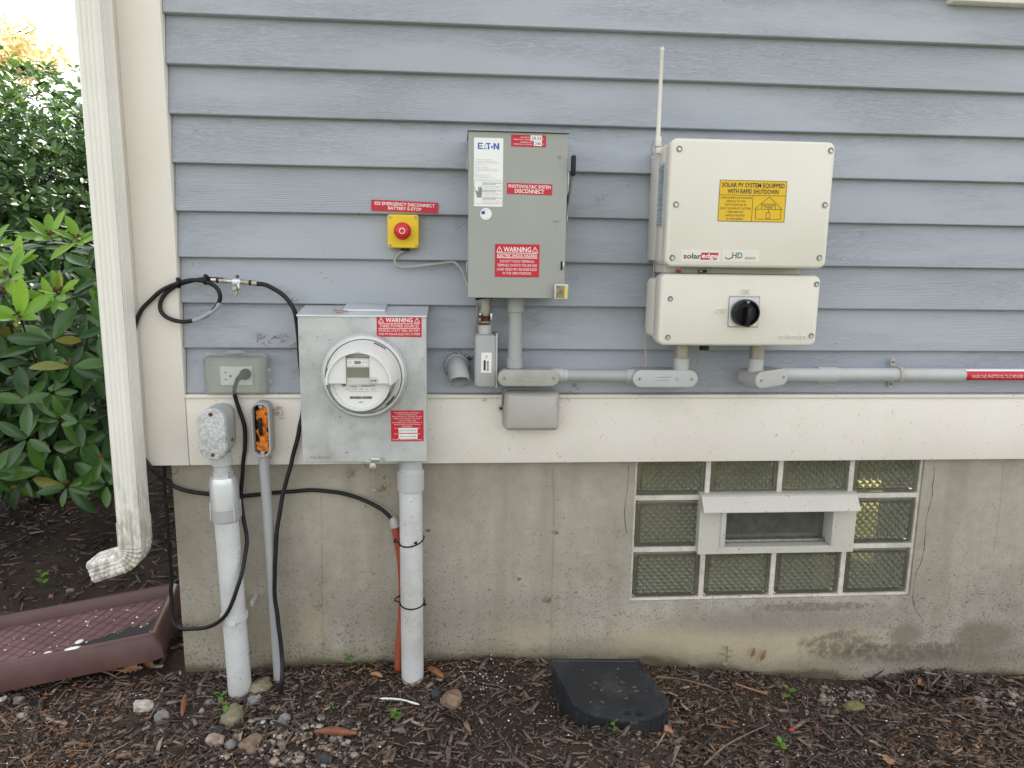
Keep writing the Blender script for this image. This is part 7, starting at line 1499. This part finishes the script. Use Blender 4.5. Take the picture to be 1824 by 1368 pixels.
for p, d in cents:
    top_lit = p.z > 0.80 and random.random() < 0.85; nrm = Vector((d.x*0.5, d.y*0.9-0.35, 0.75 if top_lit else 0.45+0.4*d.z))  # high whorls take the leaf colour that has light painted in
    for Mx in whorl(p, nrm, random.choice((5, 6, 7, 7, 8)), random.uniform(0.075, 0.115) if not top_lit else random.uniform(0.07, 0.10), top_lit):
        if n_leaf >= 300: break
        o = bpy.data.objects.new('leaf', random.choice(LY if top_lit else LM)); COL.objects.link(o); o.parent = rho; o.matrix_local = Matrix.Translation(-LOC[rho.name]) @ Mx; n_leaf += 1
def merge_leaves(name, mats_list, me0, mat, parent):
    co = np.array([tuple(v.co) for v in me0.vertices]); fa = np.array([tuple(p.vertices) for p in me0.polygons]); nv = len(co); Vv, Ff = [], []
    for i, Mx in enumerate(mats_list):
        A_ = np.array(Mx); Vv.append(co @ A_[:3, :3].T+A_[:3, 3]); Ff.append(fa+i*nv)
    o = mesh_arrays(name, np.concatenate(Vv), np.concatenate(Ff), mat, parent, smooth=True); o['kind'] = 'stuff'; return o
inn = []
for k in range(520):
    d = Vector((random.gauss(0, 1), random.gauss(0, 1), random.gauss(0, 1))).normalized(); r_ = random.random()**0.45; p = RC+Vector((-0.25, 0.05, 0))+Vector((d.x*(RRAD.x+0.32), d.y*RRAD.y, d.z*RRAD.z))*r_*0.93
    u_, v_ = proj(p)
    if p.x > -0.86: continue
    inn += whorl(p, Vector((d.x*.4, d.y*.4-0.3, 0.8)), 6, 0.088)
merge_leaves('inner_leaves', inn, leaf_mesh('leaf', 'rhododendron_inner_shade', 0.185, 0.22, 0), 'rhododendron_inner_shade', rho)
bm = BM(); base = Vector((-1.75, 1.40, -0.03))
for p, d in cents[::4]:
    m_ = base.lerp(p, 0.5)+Vector((random.uniform(-.08, .08), random.uniform(0, .12), -0.02)); s = spline([base+Vector((random.uniform(-.06, .06), random.uniform(-.05, .05), 0)), m_, p], 5); tube(bm, s, [0.009*(1-0.75*i/len(s)) for i in range(len(s))], 6)
finish(bm, 'branches', 'branch_bark', rho)
bm = BM()
for p, d in cents:
    if random.random() < 0.5:
        q = p+Vector((0, -0.01, 0.012))
        for k in range(5): a = random.uniform(0, 6.28); e_ = q+Vector((math.cos(a)*0.012, math.sin(a)*0.012, random.uniform(-.004, .016))); tube(bm, [q, e_], [0.0012, 0.0035], 5)
o = finish(bm, 'spent_flower_heads', 'rust', rho); o['kind'] = 'stuff'

# ------------------------------------------------------------------ small-leaved shrub behind, trees beyond
def small_leaf(mat, w=0.22):
    bm = BM(); v = [bm.verts.new(q) for q in ((0, 0, 0), (.35, w, .07), (.7, w*0.9, .04), (1, 0, -.08), (.7, -w*0.9, .04), (.35, -w, .07), (.5, 0, -0.01))]
    for a, c in ((0, 1), (1, 2), (2, 3), (3, 4), (4, 5), (5, 0)): bm.faces.new((v[6], v[c], v[a]))
    me = bpy.data.meshes.new('l'); bm.to_mesh(me); bm.free(); return me
def crown(c, rad, n, size, nl, up_bias=0.6, edge=0.35, lump=0.30, seed=0.0):
    out = []
    for k in range(n):
        d = Vector((random.gauss(0, 1), random.gauss(0, 1), random.gauss(0, 1))).normalized(); r_ = random.random()**edge*(1+lump*mnoise.noise(d*2.4+Vector((seed, 0, 0))))
        p = c+Vector((d.x*rad.x, d.y*rad.y, d.z*rad.z))*r_; out += whorl(p, d+Vector((0, 0, up_bias)), nl, size, True)
    return out
random.seed(77)
shr = thing('evergreen_shrub', 'dense small-leaved evergreen shrub behind the rhododendron', 'shrub', (-2.35, 2.3, 0))
lv = crown(Vector((-2.35, 2.35, 1.02)), Vector((1.20, 0.78, 0.98)), 6500, 0.050, 6, 0.7, 0.36, 0.16)
lv += crown(Vector((-2.5, 3.0, 0.95)), Vector((1.3, 0.6, 0.90)), 2200, 0.075, 6, 0.6, 0.5, 0.15)
merge_leaves('foliage', lv, small_leaf('shrub_leaf'), 'shrub_leaf', shr)
bm = BM()
for k in range(70):
    b0 = Vector((-2.35+random.gauss(0, .12), 2.4+random.gauss(0, .1), -0.02)); d = Vector((random.gauss(0, 1), random.gauss(-.2, .8), random.uniform(.1, 1.4))).normalized(); e_ = Vector((-2.35, 2.35, 0.95))+Vector((d.x*1.1, d.y*.7, d.z*.8))*random.uniform(.75, 1); s = spline([b0, b0.lerp(e_, .5)+Vector((random.gauss(0, .08), random.gauss(0, .08), .1)), e_], 4); tube(bm, s, [0.014*(1-.8*i/len(s)) for i in range(len(s))], 5)
finish(bm, 'branches', 'branch_bark', shr)
def tree(c, h, crowns, mat, leafsize, label, trunk_r, wr=0.3):
    t = thing('tree', label, 'tree', (c[0], c[1], -0.03), 'trees beyond the shrubs'); bm = BM(); b0 = Vector((c[0], c[1], -0.1)); tube(bm, spline([b0, b0+Vector((.1, 0, h*.4)), b0+Vector((-.05, .1, h*.9))], 5), [trunk_r*(1-0.08*i) for i in range(11)], 8)
    for cc, rad, n in crowns:
        for k in range(7):
            d = Vector((random.gauss(0, 1), random.gauss(0, 1), random.gauss(.2, .7))).normalized(); e_ = cc+Vector((d.x*rad.x, d.y*rad.y, d.z*rad.z))*.85; s0 = b0+Vector((0, 0, max(0.8, cc.z-rad.z*0.8))); s = spline([s0, s0.lerp(e_, .5)+Vector((0, 0, .12)), e_], 4); tube(bm, s, [trunk_r*.35*(1-.85*i/len(s)) for i in range(len(s))], 5)
    finish(bm, 'trunk', 'branch_bark', t); L_ = []
    for cc, rad, n in crowns: L_ += crown(cc, rad, n, leafsize, 5, 0.2, 0.45, 0.55, cc.x)
    merge_leaves('crown', L_, small_leaf(mat, wr), mat, t)
V3 = Vector
tree((-6.8, 9.5), 4.6, [(V3((-6.9, 9.4, 3.45)), V3((1.5, 1.0, 0.62)), 800), (V3((-5.95, 9.3, 3.70)), V3((0.75, .6, 0.42)), 300), (V3((-6.95, 9.5, 4.95)), V3((0.75, .7, 0.50)), 460), (V3((-7.3, 9.6, 4.2)), V3((0.5, .5, 0.3)), 120)], 'autumn_leaf', 0.075, 'autumn tree with orange and yellow-green foliage against the sky', 0.09)
tree((-10.5, 12.5), 5.0, [(V3((-10.5, 12.5, 4.3)), V3((1.8, 1.5, 1.7)), 900)], 'distant_leaf', 0.16, 'rounded green tree far behind the autumn tree', 0.12)
tree((-4.6, 13.5), 4.0, [(V3((-4.6, 13.5, 2.2)), V3((1.9, 1.3, 1.4)), 800)], 'distant_leaf', 0.15, 'low green tree hidden behind the house corner', 0.12)

# ------------------------------------------------------------------ lettering (made last, in one pass)
jobs = []
for (parent, mat, lines, y, name, mapf, extra, depth) in LETTER:
    for ln in lines:
        cu = bpy.data.curves.new('t', 'FONT'); cu.body = ln[0]; cu.size = 1.0; cu.align_x = 'LEFT'; cu.resolution_u = 2
        if len(ln) > 5 and ln[5]: cu.offset = 0.018
        ob = bpy.data.objects.new('t', cu); COL.objects.link(ob); jobs.append(ob)
dg = bpy.context.evaluated_depsgraph_get(); it = iter(jobs)
for (parent, mat, lines, y, name, mapf, extra, depth) in LETTER:
    bm = extra if extra is not None else BM()
    for ln in lines:
        ob = next(it); me = bpy.data.meshes.new_from_object(ob.evaluated_get(dg)); co = np.array([tuple(v.co) for v in me.vertices])
        if not len(co): continue
        x0, x1, z0, z1 = co[:, 0].min(), co[:, 0].max(), co[:, 1].min(), co[:, 1].max()
        sx = ln[3]/max(1e-6, x1-x0); sz = ln[4]/max(1e-6, (z1-z0) if ln[0].islower() or len(ln[0]) < 3 else 0.70)
        zc = (z0+z1)/2 if ln[0].islower() or len(ln[0]) < 3 else 0.35
        vs = []
        for v in me.vertices:
            u_, w_ = ln[1]+(v.co.x-(x0+x1)/2)*sx, ln[2]+(v.co.y-zc)*sz
            if ln[0] == 'TAYMAC': u_, w_ = ln[1]-(v.co.y-zc)*ln[3]/0.7, ln[2]-(v.co.x-(x0+x1)/2)*ln[4]/(x1-x0)
            vs.append(bm.verts.new(mapf(u_, w_) if mapf else (u_, y, w_)))
        fs = []
        for p in me.polygons:
            try: fs.append(bm.faces.new([vs[i] for i in p.vertices]))
            except ValueError: pass
        if depth:
            r_ = bmesh.ops.extrude_face_region(bm, geom=fs)
            for e_ in r_['geom']:
                if isinstance(e_, bmesh.types.BMVert): e_.co.y += depth
        bpy.data.meshes.remove(me)
    finish(bm, name, mat, parent, smooth=0, recalc=bool(depth))
for ob in jobs:
    cu = ob.data; bpy.data.objects.remove(ob); bpy.data.curves.remove(cu)
